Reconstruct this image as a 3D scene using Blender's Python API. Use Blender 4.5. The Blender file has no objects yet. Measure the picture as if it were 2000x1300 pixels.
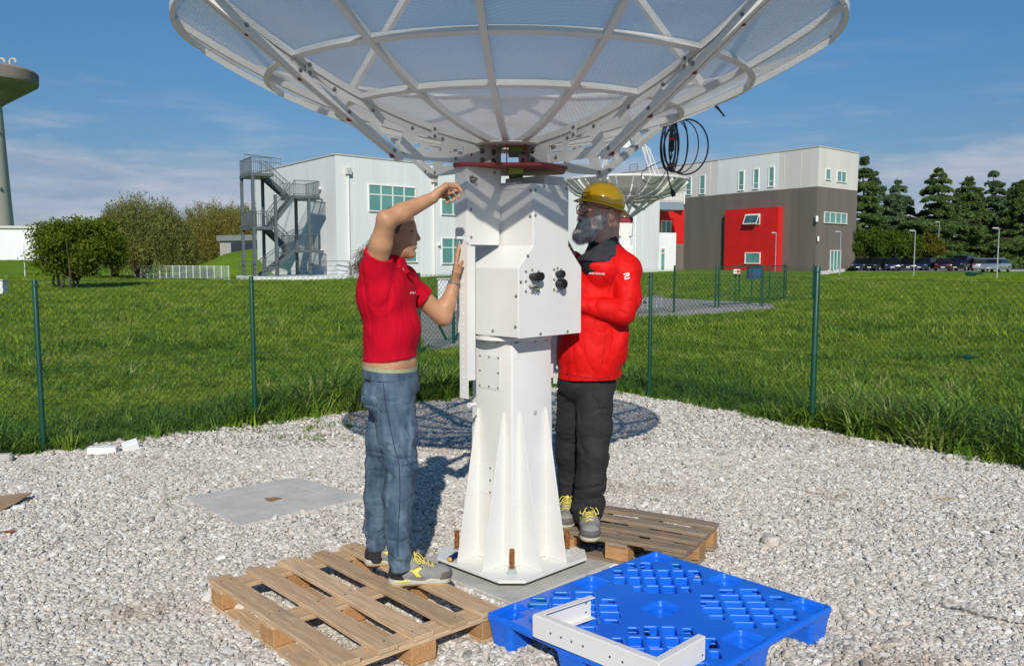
import bpy, bmesh, math, random
import numpy as np
from mathutils import Vector, Matrix, noise as mnoise
from mathutils.bvhtree import BVHTree
random.seed(7); RNG = np.random.default_rng(7)
SC = bpy.context.scene; COL = SC.collection
R = math.radians
# ------------------------------------------------------------------ camera
F, HOR, H = 1700.0, 500.0, 1.7          # focal length in photo pixels, horizon row, eye height (m)
PITCH = math.atan((650 - HOR) / F)
cam = bpy.data.cameras.new('camera'); camo = bpy.data.objects.new('camera', cam); COL.objects.link(camo)
cam.sensor_width = 36; cam.lens = 36 * F / 2000; cam.clip_start = 0.05; cam.clip_end = 3000
camo.location = (0, 0, H); camo.rotation_euler = (math.pi / 2 - PITCH, 0, 0)
SC.camera = camo
SC.render.resolution_x = 1024; SC.render.resolution_y = 665
# ------------------------------------------------------------------ light
SUN_EL = 32.0
SUN_DIR = Vector((-0.02, math.cos(R(SUN_EL)), -math.sin(R(SUN_EL)))).normalized()
sl = bpy.data.lights.new('sun', 'SUN'); sl.energy = 4.2; sl.angle = R(0.55); sl.color = (1.0, 0.94, 0.85)
so = bpy.data.objects.new('sun', sl); COL.objects.link(so)
so.rotation_euler = SUN_DIR.to_track_quat('-Z', 'Y').to_euler()
SC.view_settings.view_transform = 'Standard'; SC.view_settings.look = 'None'
SC.view_settings.exposure = 0.0; SC.view_settings.gamma = 1.0; SC.view_settings.use_curve_mapping = False
w = bpy.data.worlds.new('World'); SC.world = w; w.use_nodes = True
nt = w.node_tree; nt.nodes.clear()
def wn(t, **k):
    n = nt.nodes.new(t)
    for a, b in k.items(): setattr(n, a, b)
    return n
def wm(op, a, b=None, c=None, clamp=False):
    n = wn('ShaderNodeMath', operation=op, use_clamp=clamp)
    for i, v in enumerate((a, b, c)):
        if v is None: continue
        if isinstance(v, (int, float)): n.inputs[i].default_value = v
        else: nt.links.new(v, n.inputs[i])
    return n.outputs[0]
sky = wn('ShaderNodeTexSky', sky_type='NISHITA', sun_disc=False)
sky.sun_elevation = R(SUN_EL); sky.sun_rotation = R(180); sky.altitude = 100; sky.air_density = 1.0; sky.dust_density = 0.3; sky.ozone_density = 2.2
tint = wn('ShaderNodeMix', data_type='RGBA', blend_type='MULTIPLY'); tint.inputs[0].default_value = 1.0
nt.links.new(sky.outputs[0], tint.inputs[6])

bg1 = wn('ShaderNodeBackground'); bg1.inputs[1].default_value = 0.075
nt.links.new(tint.outputs[2], bg1.inputs[0])
tc = wn('ShaderNodeTexCoord'); sp = wn('ShaderNodeSeparateXYZ'); nt.links.new(tc.outputs['Generated'], sp.inputs[0])
mp = wn('ShaderNodeMapping'); nt.links.new(tc.outputs['Generated'], mp.inputs[0]); mp.inputs['Scale'].default_value = (1.0, 1.0, 3.2); mp.inputs['Location'].default_value = (0.35, 0.1, 0.0)
n1 = wn('ShaderNodeTexNoise'); n1.inputs['Scale'].default_value = 5.0; n1.inputs['Detail'].default_value = 9; n1.inputs['Roughness'].default_value = 0.56
nt.links.new(mp.outputs[0], n1.inputs['Vector'])
mp2 = wn('ShaderNodeMapping'); nt.links.new(tc.outputs['Generated'], mp2.inputs[0]); mp2.inputs['Scale'].default_value = (1.4, 1.4, 9.0); mp2.inputs['Location'].default_value = (2.3, 0.6, 0.4)
n2 = wn('ShaderNodeTexNoise'); n2.inputs['Scale'].default_value = 4.0; n2.inputs['Detail'].default_value = 8; n2.inputs['Roughness'].default_value = 0.6
nt.links.new(mp2.outputs[0], n2.inputs['Vector'])
z = sp.outputs[2]
zr = wn('ShaderNodeValToRGB'); nt.links.new(z, zr.inputs[0]); e = zr.color_ramp.elements     # clear polarised air: the whitish horizon glow held back
e[0].position = 0.0; e[0].color = (0.42, 0.50, 0.62, 1); e[1].position = 0.42; e[1].color = (0.50, 0.98, 1.30, 1)
q = e.new(0.10); q.color = (0.50, 0.66, 0.84, 1); q = e.new(0.22); q.color = (0.48, 0.80, 1.04, 1)
nt.links.new(zr.outputs[0], tint.inputs[7])
# a low cloud bank whose top (about 7 degrees up) is broken by the noise, thin streaks above it
top = wm('ADD', 0.118, wm('MULTIPLY', wm('SUBTRACT', n1.outputs[0], 0.5), 0.13))
bank = wm('MULTIPLY', wm('SUBTRACT', top, z), 45.0, clamp=True)
low = wm('MULTIPLY', wm('SUBTRACT', z, 0.014), 28.0, clamp=True)
bank = wm('MULTIPLY', bank, wm('ADD', 0.25, wm('MULTIPLY', low, 0.75)))
st = wm('MULTIPLY', wm('SUBTRACT', n2.outputs[0], 0.52), 5.0, clamp=True)
band = wm('MULTIPLY', wm('SUBTRACT', 0.24, z), 9.0, clamp=True)
st = wm('MULTIPLY', wm('MULTIPLY', st, band), 0.36)
fac = wm('MULTIPLY', wm('MAXIMUM', bank, st), 0.93, clamp=True)
cr = wn('ShaderNodeValToRGB'); nt.links.new(n2.outputs[0], cr.inputs[0])
e = cr.color_ramp.elements; e[0].position = 0.38; e[0].color = (0.28, 0.37, 0.52, 1); e[1].position = 0.70; e[1].color = (0.54, 0.57, 0.65, 1)
bg2 = wn('ShaderNodeBackground'); bg2.inputs[1].default_value = 1.0; nt.links.new(cr.outputs[0], bg2.inputs[0])
mx = wn('ShaderNodeMixShader'); nt.links.new(fac, mx.inputs[0]); nt.links.new(bg1.outputs[0], mx.inputs[1]); nt.links.new(bg2.outputs[0], mx.inputs[2])
wo = wn('ShaderNodeOutputWorld'); nt.links.new(mx.outputs[0], wo.inputs[0])
# ------------------------------------------------------------------ measuring helpers
def ray(px, py):
    x = (px - 1000) / F; v = (650 - py) / F
    return Vector((x, math.cos(PITCH) + v * math.sin(PITCH), -math.sin(PITCH) + v * math.cos(PITCH)))
def G(px, py, z=0.0):                 # point at height z
    d = ray(px, py); t = (z - H) / d.z; return Vector((0, 0, H)) + d * t
def Y(px, py, y):                     # point at distance y
    d = ray(px, py); t = y / d.y; return Vector((0, 0, H)) + d * t
# ------------------------------------------------------------------ object helpers
def tag(o, label=None, cat=None, group=None, kind=None):
    if label: o['label'] = label
    if cat: o['category'] = cat
    if group: o['group'] = group
    if kind: o['kind'] = kind
    return o
def thing(name, loc, label, cat, group=None, rz=0.0):
    o = bpy.data.objects.new(name, None); COL.objects.link(o); o.empty_display_size = 0.1
    o.location = loc; o.rotation_euler = (0, 0, rz)
    tag(o, label, cat, group); return o
def link(name, me, mat=None, parent=None, world=True):
    o = bpy.data.objects.new(name, me); COL.objects.link(o)
    if mat is not None and not me.materials: me.materials.append(mat)
    if parent is not None:
        o.parent = parent
        if world:
            m = Matrix.Identity(4); p = parent
            while p is not None:
                m = (Matrix.Translation(p.location) @ p.rotation_euler.to_matrix().to_4x4()) @ m if p.parent is None else m
                p = p.parent
            o.matrix_parent_inverse = m.inverted() if parent.parent is None else Matrix.Identity(4)
    return o
def copy_tree(o, parent=None):
    c = o.copy(); COL.objects.link(c); c.parent = parent
    for ch in [x for x in bpy.data.objects if x.parent == o]: copy_tree(ch, c)
    return c
class MB:
    def __init__(s): s.v = []; s.f = []
    def add(s, vs, fs):
        b = len(s.v); s.v += [tuple(v) for v in vs]; s.f += [tuple(b + i for i in f) for f in fs]; return s
    def box(s, c, d, rot=None):
        c = Vector(c); vs = []
        for z in (-.5, .5):
            for x, y in ((-.5, -.5), (.5, -.5), (.5, .5), (-.5, .5)):
                p = Vector((x * d[0], y * d[1], z * d[2]))
                if rot is not None: p = rot @ p
                vs.append(c + p)
        return s.add(vs, [(0, 3, 2, 1), (4, 5, 6, 7), (0, 1, 5, 4), (1, 2, 6, 5), (2, 3, 7, 6), (3, 0, 4, 7)])
    def bx(s, x0, x1, y0, y1, z0, z1):
        return s.box(((x0 + x1) / 2, (y0 + y1) / 2, (z0 + z1) / 2), (abs(x1 - x0), abs(y1 - y0), abs(z1 - z0)))
    def bar(s, a, b, w, h, up=(0, 0, 1)):
        a = Vector(a); b = Vector(b); d = (b - a); L = d.length; d.normalize()
        side = d.cross(Vector(up))
        if side.length < 1e-4: side = d.cross(Vector((1, 0, 0)))
        side.normalize(); u = side.cross(d)
        m = Matrix((d, side, u)).transposed()
        return s.box((a + b) / 2, (L, w, h), m)
    def tube(s, path, r, n=8, caps=True, closed=False):
        P = [Vector(p) for p in path]; k = len(P); rings = []
        rr = r if isinstance(r, (list, tuple)) else [r] * k
        prev = None
        for i in range(k):
            if closed: t = P[(i + 1) % k] - P[i - 1]
            else: t = P[min(i + 1, k - 1)] - P[max(i - 1, 0)]
            t.normalize()
            if prev is None:
                a = t.cross(Vector((0, 0, 1)))
                if a.length < 1e-3: a = t.cross(Vector((1, 0, 0)))
            else: a = prev - t * prev.dot(t)
            a.normalize(); prev = a; b = t.cross(a)
            rings.append([P[i] + (a * math.cos(2 * math.pi * j / n) + b * math.sin(2 * math.pi * j / n)) * rr[i] for j in range(n)])
        vs = [p for q in rings for p in q]; fs = []
        for i in range(k if closed else k - 1):
            i2 = (i + 1) % k
            for j in range(n):
                j2 = (j + 1) % n; fs.append((i * n + j, i2 * n + j, i2 * n + j2, i * n + j2))
        if caps and not closed: fs += [tuple(range(n)), tuple(range((k - 1) * n, k * n))[::-1]]
        return s.add(vs, fs)
    def cyl(s, a, b, r, n=12, r2=None): return s.tube([a, b], [r, r if r2 is None else r2], n)
    def lathe(s, prof, n=24, c=(0, 0, 0)):
        vs = []; fs = []; k = len(prof)
        for i in range(n):
            a = 2 * math.pi * i / n
            for (r, z) in prof: vs.append((c[0] + r * math.cos(a), c[1] + r * math.sin(a), c[2] + z))
        for i in range(n):
            i2 = (i + 1) % n
            for j in range(k - 1): fs.append((i * k + j, i2 * k + j, i2 * k + j + 1, i * k + j + 1))
        return s.add(vs, fs)
    def prism(s, poly, h, m=None):       # poly in local xy extruded from z=0 to h, placed by matrix m
        n = len(poly); vs = [Vector((x, y, 0)) for x, y in poly] + [Vector((x, y, h)) for x, y in poly]
        if m is not None: vs = [m @ v for v in vs]
        return s.add(vs, [tuple(range(n))[::-1], tuple(range(n, 2 * n))] + [(i, (i + 1) % n, n + (i + 1) % n, n + i) for i in range(n)])
    def mesh(s, name, smooth=False, bevel=0.0, seg=1, fix=True):
        me = bpy.data.meshes.new(name); me.from_pydata([tuple(v) for v in s.v], [], s.f); me.update()
        if fix or bevel > 0:
            bm = bmesh.new(); bm.from_mesh(me)
            bmesh.ops.recalc_face_normals(bm, faces=bm.faces)
            if bevel > 0:
                ed = [e for e in bm.edges if len(e.link_faces) == 2 and e.calc_face_angle(0) > 0.6]
                if ed: bmesh.ops.bevel(bm, geom=ed, offset=bevel, segments=seg, affect='EDGES', profile=0.5, clamp_overlap=True)
            bm.to_mesh(me); bm.free()
        if smooth:
            for p in me.polygons: p.use_smooth = True
            if smooth != 'all': me.set_sharp_from_angle(angle=R(38))
        return me
    def build(s, name, mat, parent=None, smooth=False, bevel=0.0, world=True, seg=1, fix=True):
        return link(name, s.mesh(name, smooth, bevel, seg, fix), mat, parent, world)
def np_mesh(name, V, Fa, smooth=False):      # V (n,3), Fa (m,k) numpy arrays
    me = bpy.data.meshes.new(name); V = np.ascontiguousarray(V, dtype=np.float32); Fa = np.ascontiguousarray(Fa, dtype=np.int32)
    me.vertices.add(len(V)); me.vertices.foreach_set('co', V.ravel())
    m, k = Fa.shape; me.loops.add(m * k); me.loops.foreach_set('vertex_index', Fa.ravel())
    me.polygons.add(m); me.polygons.foreach_set('loop_start', np.arange(0, m * k, k, dtype=np.int32))
    if smooth: me.polygons.foreach_set('use_smooth', np.ones(m, dtype=bool))
    me.update(calc_edges=True); return me
# ------------------------------------------------------------------ materials
def mat(name, col, rough=0.6, metal=0.0, col2=None, nscale=8.0, bump=0.0, bscale=60.0, spec=0.5, detail=5, stretch=None, sss=0.0, coat=0.0, lo=0.35, hi=0.65, dirt=None):
    m = bpy.data.materials.new(name); m.use_nodes = True; t = m.node_tree; b = t.nodes['Principled BSDF']
    b.inputs['Base Color'].default_value = (*col, 1); b.inputs['Roughness'].default_value = rough; b.inputs['Metallic'].default_value = metal
    b.inputs['Specular IOR Level'].default_value = spec
    if coat: b.inputs['Coat Weight'].default_value = coat; b.inputs['Coat Roughness'].default_value = 0.08
    if sss: b.inputs['Subsurface Weight'].default_value = sss; b.inputs['Subsurface Radius'].default_value = (0.02, 0.008, 0.004); b.inputs['Subsurface Scale'].default_value = 0.5
    co = t.nodes.new('ShaderNodeTexCoord'); vec = co.outputs['Object']
    if stretch:
        mp = t.nodes.new('ShaderNodeMapping'); mp.inputs['Scale'].default_value = stretch; t.links.new(vec, mp.inputs[0]); vec = mp.outputs[0]
    if col2 is not None:
        n = t.nodes.new('ShaderNodeTexNoise'); n.inputs['Scale'].default_value = nscale; n.inputs['Detail'].default_value = detail
        t.links.new(vec, n.inputs['Vector'])
        r = t.nodes.new('ShaderNodeValToRGB'); t.links.new(n.outputs[0], r.inputs[0])
        r.color_ramp.elements[0].position = lo; r.color_ramp.elements[0].color = (*col, 1)
        r.color_ramp.elements[1].position = hi; r.color_ramp.elements[1].color = (*col2, 1)
        out = r.outputs[0]
        if dirt:
            n3 = t.nodes.new('ShaderNodeTexNoise'); n3.inputs['Scale'].default_value = dirt[1]; n3.inputs['Detail'].default_value = 7; n3.inputs['Roughness'].default_value = 0.65
            t.links.new(vec, n3.inputs['Vector'])
            r3 = t.nodes.new('ShaderNodeValToRGB'); t.links.new(n3.outputs[0], r3.inputs[0]); r3.color_ramp.elements[0].position = dirt[2]; r3.color_ramp.elements[1].position = dirt[2] + 0.14
            mm = t.nodes.new('ShaderNodeMix'); mm.data_type = 'RGBA'; t.links.new(r3.outputs[0], mm.inputs[0]); t.links.new(out, mm.inputs[6]); mm.inputs[7].default_value = (*dirt[0], 1); out = mm.outputs[2]
        t.links.new(out, b.inputs['Base Color'])
    if bump:
        n = t.nodes.new('ShaderNodeTexNoise'); n.inputs['Scale'].default_value = bscale; n.inputs['Detail'].default_value = 4
        t.links.new(vec, n.inputs['Vector'])
        bp = t.nodes.new('ShaderNodeBump'); bp.inputs['Strength'].default_value = bump; bp.inputs['Distance'].default_value = 0.01
        t.links.new(n.outputs[0], bp.inputs['Height']); t.links.new(bp.outputs[0], b.inputs['Normal'])
    return m
M = {}
M['white'] = mat('white_paint', (0.75, 0.745, 0.71), 0.38, col2=(0.71, 0.70, 0.665), nscale=3, bump=0.02, bscale=180)
M['white_dusty'] = mat('white_paint_dusty', (0.75, 0.735, 0.69), 0.42, col2=(0.70, 0.685, 0.64), nscale=4, bump=0.03, bscale=140, dirt=((0.64, 0.60, 0.52), 6.0, 0.63))
M['red_metal'] = mat('dark_red_paint', (0.30, 0.012, 0.016), 0.4, col2=(0.24, 0.01, 0.014))
M['steel'] = mat('zinc_steel', (0.42, 0.41, 0.38), 0.32, metal=0.9, col2=(0.3, 0.29, 0.27), nscale=40)
M['rust'] = mat('rusty_thread', (0.36, 0.13, 0.03), 0.85, col2=(0.17, 0.055, 0.018), nscale=70, bump=0.6, bscale=200)
M['black_rubber'] = mat('black_rubber', (0.012, 0.012, 0.013), 0.45, col2=(0.02, 0.02, 0.02))
M['black_gloss'] = mat('black_plastic', (0.01, 0.01, 0.011), 0.25)
M['concrete'] = mat('concrete', (0.50, 0.485, 0.44), 0.9, col2=(0.40, 0.39, 0.36), nscale=7, bump=0.25, bscale=120, dirt=((0.38, 0.32, 0.24), 5.0, 0.62))
M['concrete_cool'] = mat('concrete_slab', (0.60, 0.58, 0.53), 0.85, col2=(0.50, 0.485, 0.445), nscale=6, bump=0.2, bscale=150, dirt=((0.30, 0.30, 0.28), 4.0, 0.62))
M['post_green'] = mat('green_plastic_coating', (0.003, 0.055, 0.032), 0.4, col2=(0.004, 0.065, 0.038))
M['wire_green'] = mat('green_wire', (0.006, 0.048, 0.030), 0.5)
M['wood'] = mat('pallet_pine', (0.56, 0.36, 0.185), 0.75, col2=(0.38, 0.225, 0.105), nscale=5, stretch=(1, 9, 9), bump=0.25, bscale=22, detail=8, dirt=((0.25, 0.19, 0.13), 3.0, 0.62))
M['wood_grey'] = mat('weathered_pallet_wood', (0.27, 0.21, 0.15), 0.85, col2=(0.15, 0.115, 0.08), nscale=5, stretch=(1, 9, 9), bump=0.3, bscale=22, detail=8, dirt=((0.38, 0.24, 0.12), 3.0, 0.60))
M['wood_end'] = mat('pallet_block_wood', (0.50, 0.27, 0.12), 0.8, col2=(0.36, 0.18, 0.075), nscale=14, bump=0.25, bscale=60)
M['blue'] = mat('blue_plastic', (0.003, 0.125, 0.72), 0.36, col2=(0.010, 0.155, 0.74), nscale=3.2, bump=0.05, bscale=70, dirt=((0.20, 0.30, 0.58), 7.0, 0.70))
M['alu'] = mat('galvanised_steel', (0.42, 0.44, 0.45), 0.45, metal=0.5)
# ------------------------------------------------------------------ sculpting on a distance field
def vnoise(P, seed=0):                       # smooth value noise in [-1,1], P (n,3)
    Pi = np.floor(P).astype(np.int64); f = P - Pi; f = f * f * (3 - 2 * f)
    def h(ix, iy, iz):
        n = (ix * 73856093) ^ (iy * 19349663) ^ (iz * 83492791) ^ (seed * 2654435761)
        n = (n ^ (n >> 13)) * 1274126177; n = n & 0x7fffffff; n = (n ^ (n >> 16)) & 0xffff
        return n / 32767.5 - 1
    out = 0
    for dx in (0, 1):
        for dy in (0, 1):
            for dz in (0, 1):
                wgt = (f[:, 0] if dx else 1 - f[:, 0]) * (f[:, 1] if dy else 1 - f[:, 1]) * (f[:, 2] if dz else 1 - f[:, 2])
                out = out + wgt * h(Pi[:, 0] + dx, Pi[:, 1] + dy, Pi[:, 2] + dz)
    return out
class Sculpt:
    def __init__(s, lo, hi, vox):
        s.lo = np.array(lo, float); s.vox = vox
        s.n = (np.ceil((np.array(hi) - s.lo) / vox).astype(int) + 1)
        s.ax = [s.lo[i] + vox * np.arange(s.n[i]) for i in range(3)]
        s.F = np.full(tuple(s.n), 1.0, dtype=np.float32)
    def reg(s, lo, hi, m):
        sl = []
        for i in range(3):
            a = int(max(0, math.floor((lo[i] - m - s.lo[i]) / s.vox))); b = int(min(s.n[i], math.ceil((hi[i] + m - s.lo[i]) / s.vox) + 1))
            if b <= a: return None
            sl.append(slice(a, b))
        X = s.ax[0][sl[0]][:, None, None]; Yy = s.ax[1][sl[1]][None, :, None]; Z = s.ax[2][sl[2]][None, None, :]
        return tuple(sl), X, Yy, Z
    def comb(s, sl, d, op, k):
        A = s.F[sl]; d = d.astype(np.float32)
        if op == 'sub': A, d, sg = -A, d, -1
        else: sg = 1
        h = np.maximum(k - np.abs(A - d), 0) / k if k > 0 else 0
        r = np.minimum(A, d) - h * h * k * 0.25
        s.F[sl] = sg * r
    def cone(s, a, b, ra, rb, k=0.02, op='add', flat=None):
        a = np.array(a, float); b = np.array(b, float); rm = max(ra, rb)
        q = s.reg(np.minimum(a, b) - rm, np.maximum(a, b) + rm, k + 3 * s.vox)
        if q is None: return s
        sl, X, Yy, Z = q; d = b - a; L2 = max(float(d @ d), 1e-9)
        px, py, pz = X - a[0], Yy - a[1], Z - a[2]
        t = np.clip((px * d[0] + py * d[1] + pz * d[2]) / L2, 0, 1)
        ex, ey, ez = px - t * d[0], py - t * d[1], pz - t * d[2]
        if flat is not None:                 # flat=(dir, factor): stretch the section along dir
            n = np.array(flat[0], float); n /= np.linalg.norm(n); c = ex * n[0] + ey * n[1] + ez * n[2]; g = 1 / flat[1] - 1
            ex, ey, ez = ex + g * c * n[0], ey + g * c * n[1], ez + g * c * n[2]
        D = np.sqrt(ex * ex + ey * ey + ez * ez) - (ra + (rb - ra) * t)
        s.comb(sl, D, op, k); return s
    def path(s, pts, rad, k=0.02, op='add', flat=None):
        for i in range(len(pts) - 1): s.cone(pts[i], pts[i + 1], rad[i], rad[i + 1], k, op, flat)
        return s
    def ell(s, c, r, rot=None, k=0.02, op='add'):
        c = np.array(c, float); r = np.array(r, float); rm = r.max()
        q = s.reg(c - rm, c + rm, k + 3 * s.vox)
        if q is None: return s
        sl, X, Yy, Z = q; px, py, pz = X - c[0], Yy - c[1], Z - c[2]
        if rot is not None:
            m = np.array(rot.to_3x3() if hasattr(rot, 'to_3x3') else rot)  # columns = local axes
            px, py, pz = (px * m[0, 0] + py * m[1, 0] + pz * m[2, 0], px * m[0, 1] + py * m[1, 1] + pz * m[2, 1], px * m[0, 2] + py * m[1, 2] + pz * m[2, 2])
        k0 = np.sqrt((px / r[0]) ** 2 + (py / r[1]) ** 2 + (pz / r[2]) ** 2)
        k1 = np.sqrt((px / r[0] ** 2) ** 2 + (py / r[1] ** 2) ** 2 + (pz / r[2] ** 2) ** 2) + 1e-9
        s.comb(sl, k0 * (k0 - 1) / k1, op, k); return s
    def box(s, c, d, rad=0.005, rz=0.0, k=0.0, op='add', m=None):
        c = np.array(c, float); h = np.array(d, float) / 2 - rad; rm = np.linalg.norm(np.array(d) / 2)
        q = s.reg(c - rm, c + rm, k + 3 * s.vox)
        if q is None: return s
        sl, X, Yy, Z = q; px, py, pz = X - c[0], Yy - c[1], Z - c[2]
        if m is not None:
            m = np.array(m); px, py, pz = (px * m[0, 0] + py * m[1, 0] + pz * m[2, 0], px * m[0, 1] + py * m[1, 1] + pz * m[2, 1], px * m[0, 2] + py * m[1, 2] + pz * m[2, 2])
        elif rz: px, py = px * math.cos(rz) + py * math.sin(rz), -px * math.sin(rz) + py * math.cos(rz)
        qx, qy, qz = np.abs(px) - h[0] + 0 * py, np.abs(py) - h[1] + 0 * px, np.abs(pz) - h[2] + 0 * px
        D = np.sqrt(np.maximum(qx, 0) ** 2 + np.maximum(qy, 0) ** 2 + np.maximum(qz, 0) ** 2) + np.minimum(np.maximum(np.maximum(qx, qy), qz), 0) - rad
        s.comb(sl, D, op, k if k > 0 else 1e-6); return s
    def plane(s, p, n):                      # keep the side n points away from
        n = np.array(n, float); n /= np.linalg.norm(n)
        D = (s.ax[0][:, None, None] - p[0]) * n[0] + (s.ax[1][None, :, None] - p[1]) * n[1] + (s.ax[2][None, None, :] - p[2]) * n[2]
        s.F = np.maximum(s.F, D.astype(np.float32)); return s
    def verts(s, relax=1):
        Fd = s.F; ins = Fd < 0
        nx, ny, nz = [k - 1 for k in Fd.shape]
        cnt = np.zeros((nx, ny, nz), np.int8)
        for dx in (0, 1):
            for dy in (0, 1):
                for dz in (0, 1): cnt += ins[dx:nx + dx, dy:ny + dy, dz:nz + dz]
        act = np.argwhere((cnt > 0) & (cnt < 8))
        idx = np.full((nx, ny, nz), -1, np.int32); idx[act[:, 0], act[:, 1], act[:, 2]] = np.arange(len(act))
        val = {}
        for dx in (0, 1):
            for dy in (0, 1):
                for dz in (0, 1): val[(dx, dy, dz)] = Fd[act[:, 0] + dx, act[:, 1] + dy, act[:, 2] + dz].astype(np.float64)
        sm = np.zeros((len(act), 3)); ct = np.zeros(len(act))
        cs = list(val)
        for a in cs:
            for axis in range(3):
                if a[axis]: continue
                b = list(a); b[axis] = 1; b = tuple(b)
                va, vb = val[a], val[b]; m = (va < 0) != (vb < 0)
                t = np.where(m, va / np.where(m, va - vb, 1), 0)
                p = np.array(a, float)[None, :].repeat(len(act), 0); p[:, axis] = t
                sm[m] += p[m]; ct[m] += 1
        V = s.lo + (act + sm / ct[:, None]) * s.vox
        Q = []
        for axis in range(3):
            o = [a for a in range(3) if a != axis]
            A = ins[:nx, :ny, :nz]; sh = [slice(0, nx), slice(0, ny), slice(0, nz)]; sh[axis] = slice(1, (nx, ny, nz)[axis] + 1)
            B = ins[tuple(sh)]
            e = np.argwhere(A != B); e = e[(e[:, o[0]] > 0) & (e[:, o[1]] > 0)]
            if not len(e): continue
            flip = A[e[:, 0], e[:, 1], e[:, 2]]
            def ix(d0, d1):
                g = e.copy(); g[:, o[0]] -= d0; g[:, o[1]] -= d1; return idx[g[:, 0], g[:, 1], g[:, 2]]
            q = np.stack([ix(0, 0), ix(1, 0), ix(1, 1), ix(0, 1)], 1)
            if axis == 1: flip = ~flip
            q[~flip] = q[~flip][:, ::-1]
            Q.append(q)
        Q = np.concatenate(Q); Q = Q[(Q >= 0).all(1)]
        for _ in range(relax): V = relaxv(V, Q, 0.5)
        return V, Q[:, ::-1]
    def build(s, name, mat_, parent=None, relax=1, disp=None, world=True):
        V, Q = s.verts(relax)
        if disp is not None:
            V = disp(V, normals(V, Q))
        me = np_mesh(name, V, Q, smooth=True)
        return link(name, me, mat_, parent, world)
def relaxv(V, Q, t):
    a = np.zeros_like(V); c = np.zeros(len(V))
    for i in range(4):
        for j in (1, 3):
            np.add.at(a, Q[:, i], V[Q[:, (i + j) % 4]]); np.add.at(c, Q[:, i], 1)
    return V + (a / np.maximum(c, 1)[:, None] - V) * t
def normals(V, Q):
    n = np.cross(V[Q[:, 2]] - V[Q[:, 0]], V[Q[:, 3]] - V[Q[:, 1]]); N = np.zeros_like(V)
    for i in range(4): np.add.at(N, Q[:, i], n)
    return N / np.maximum(np.linalg.norm(N, axis=1), 1e-12)[:, None]
def folds(amp, sc, seed=1, ridge=True):
    sc = np.array(sc, float)
    RM = np.array(Matrix.Rotation(.6, 3, Vector((.3, .8, .5)).normalized()))
    def f(V, N):
        P = (V * sc) @ RM.T; P = P + 0.6 * np.stack([vnoise(P * 0.6 + 7, seed + 5), vnoise(P * 0.6 + 19, seed + 6), vnoise(P * 0.6 + 3, seed + 7)], 1)
        d = vnoise(P, seed)
        if ridge: d = 1 - 2 * np.sqrt(np.abs(d) + 0.01)
        d = d + 0.45 * vnoise(P * 2.1, seed + 1)
        a = amp(V) if callable(amp) else amp
        return V + N * (d * a)[:, None]
    return f
def rig(loc, rz, tx=0.0, ty=0.0):      # numpy point transformer
    m = Matrix.Translation(loc) @ Matrix.Rotation(rz, 4, 'Z') @ Matrix.Rotation(ty, 4, 'Y') @ Matrix.Rotation(tx, 4, 'X')
    return m
def scatter(name, P, ROT, SCL, tmpl_mesh, mat_, label=None, kind='stuff', cat=None, parent=None):
    me = bpy.data.meshes.new(name); me.vertices.add(len(P)); me.vertices.foreach_set('co', np.ascontiguousarray(P, dtype=np.float32).ravel())
    a = me.attributes.new('rot', 'FLOAT_VECTOR', 'POINT'); a.data.foreach_set('vector', np.ascontiguousarray(ROT, dtype=np.float32).ravel())
    a = me.attributes.new('scl', 'FLOAT_VECTOR', 'POINT'); a.data.foreach_set('vector', np.ascontiguousarray(SCL, dtype=np.float32).ravel())
    o = bpy.data.objects.new(name, me); COL.objects.link(o); me.materials.append(mat_)
    src = bpy.data.objects.new(name + '_piece', tmpl_mesh)          # never linked to the scene
    if not tmpl_mesh.materials: tmpl_mesh.materials.append(mat_)
    g = bpy.data.node_groups.new(name, 'GeometryNodeTree')
    g.interface.new_socket('Geometry', in_out='INPUT', socket_type='NodeSocketGeometry'); g.interface.new_socket('Geometry', in_out='OUTPUT', socket_type='NodeSocketGeometry')
    N = g.nodes.new; gi = N('NodeGroupInput'); go = N('NodeGroupOutput'); ip = N('GeometryNodeInstanceOnPoints'); oi = N('GeometryNodeObjectInfo')
    oi.inputs['Object'].default_value = src; oi.transform_space = 'ORIGINAL'
    r = N('GeometryNodeInputNamedAttribute'); r.data_type = 'FLOAT_VECTOR'; r.inputs['Name'].default_value = 'rot'
    s_ = N('GeometryNodeInputNamedAttribute'); s_.data_type = 'FLOAT_VECTOR'; s_.inputs['Name'].default_value = 'scl'
    L = g.links.new; L(gi.outputs[0], ip.inputs['Points']); L(oi.outputs['Geometry'], ip.inputs['Instance'])
    L(r.outputs['Attribute'], ip.inputs['Rotation']); L(s_.outputs['Attribute'], ip.inputs['Scale']); L(ip.outputs[0], go.inputs[0])
    md = o.modifiers.new('scatter', 'NODES'); md.node_group = g
    tag(o, label, cat, None, kind)
    if parent is not None: o.parent = parent
    return o
# ------------------------------------------------------------------ ground
P1, P2, P3, P4 = Vector((-4.083, 7.474)), Vector((-2.607, 8.73)), Vector((1.663, 10.441)), Vector((2.998, 8.596))
CORNER = Vector((0.787, 11.64))
DL = (P2 - P1); DR = (P4 - P3)
LEFT_END = P1 - DL * 3.0; RIGHT_END = P4 + DR * 3.0
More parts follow.
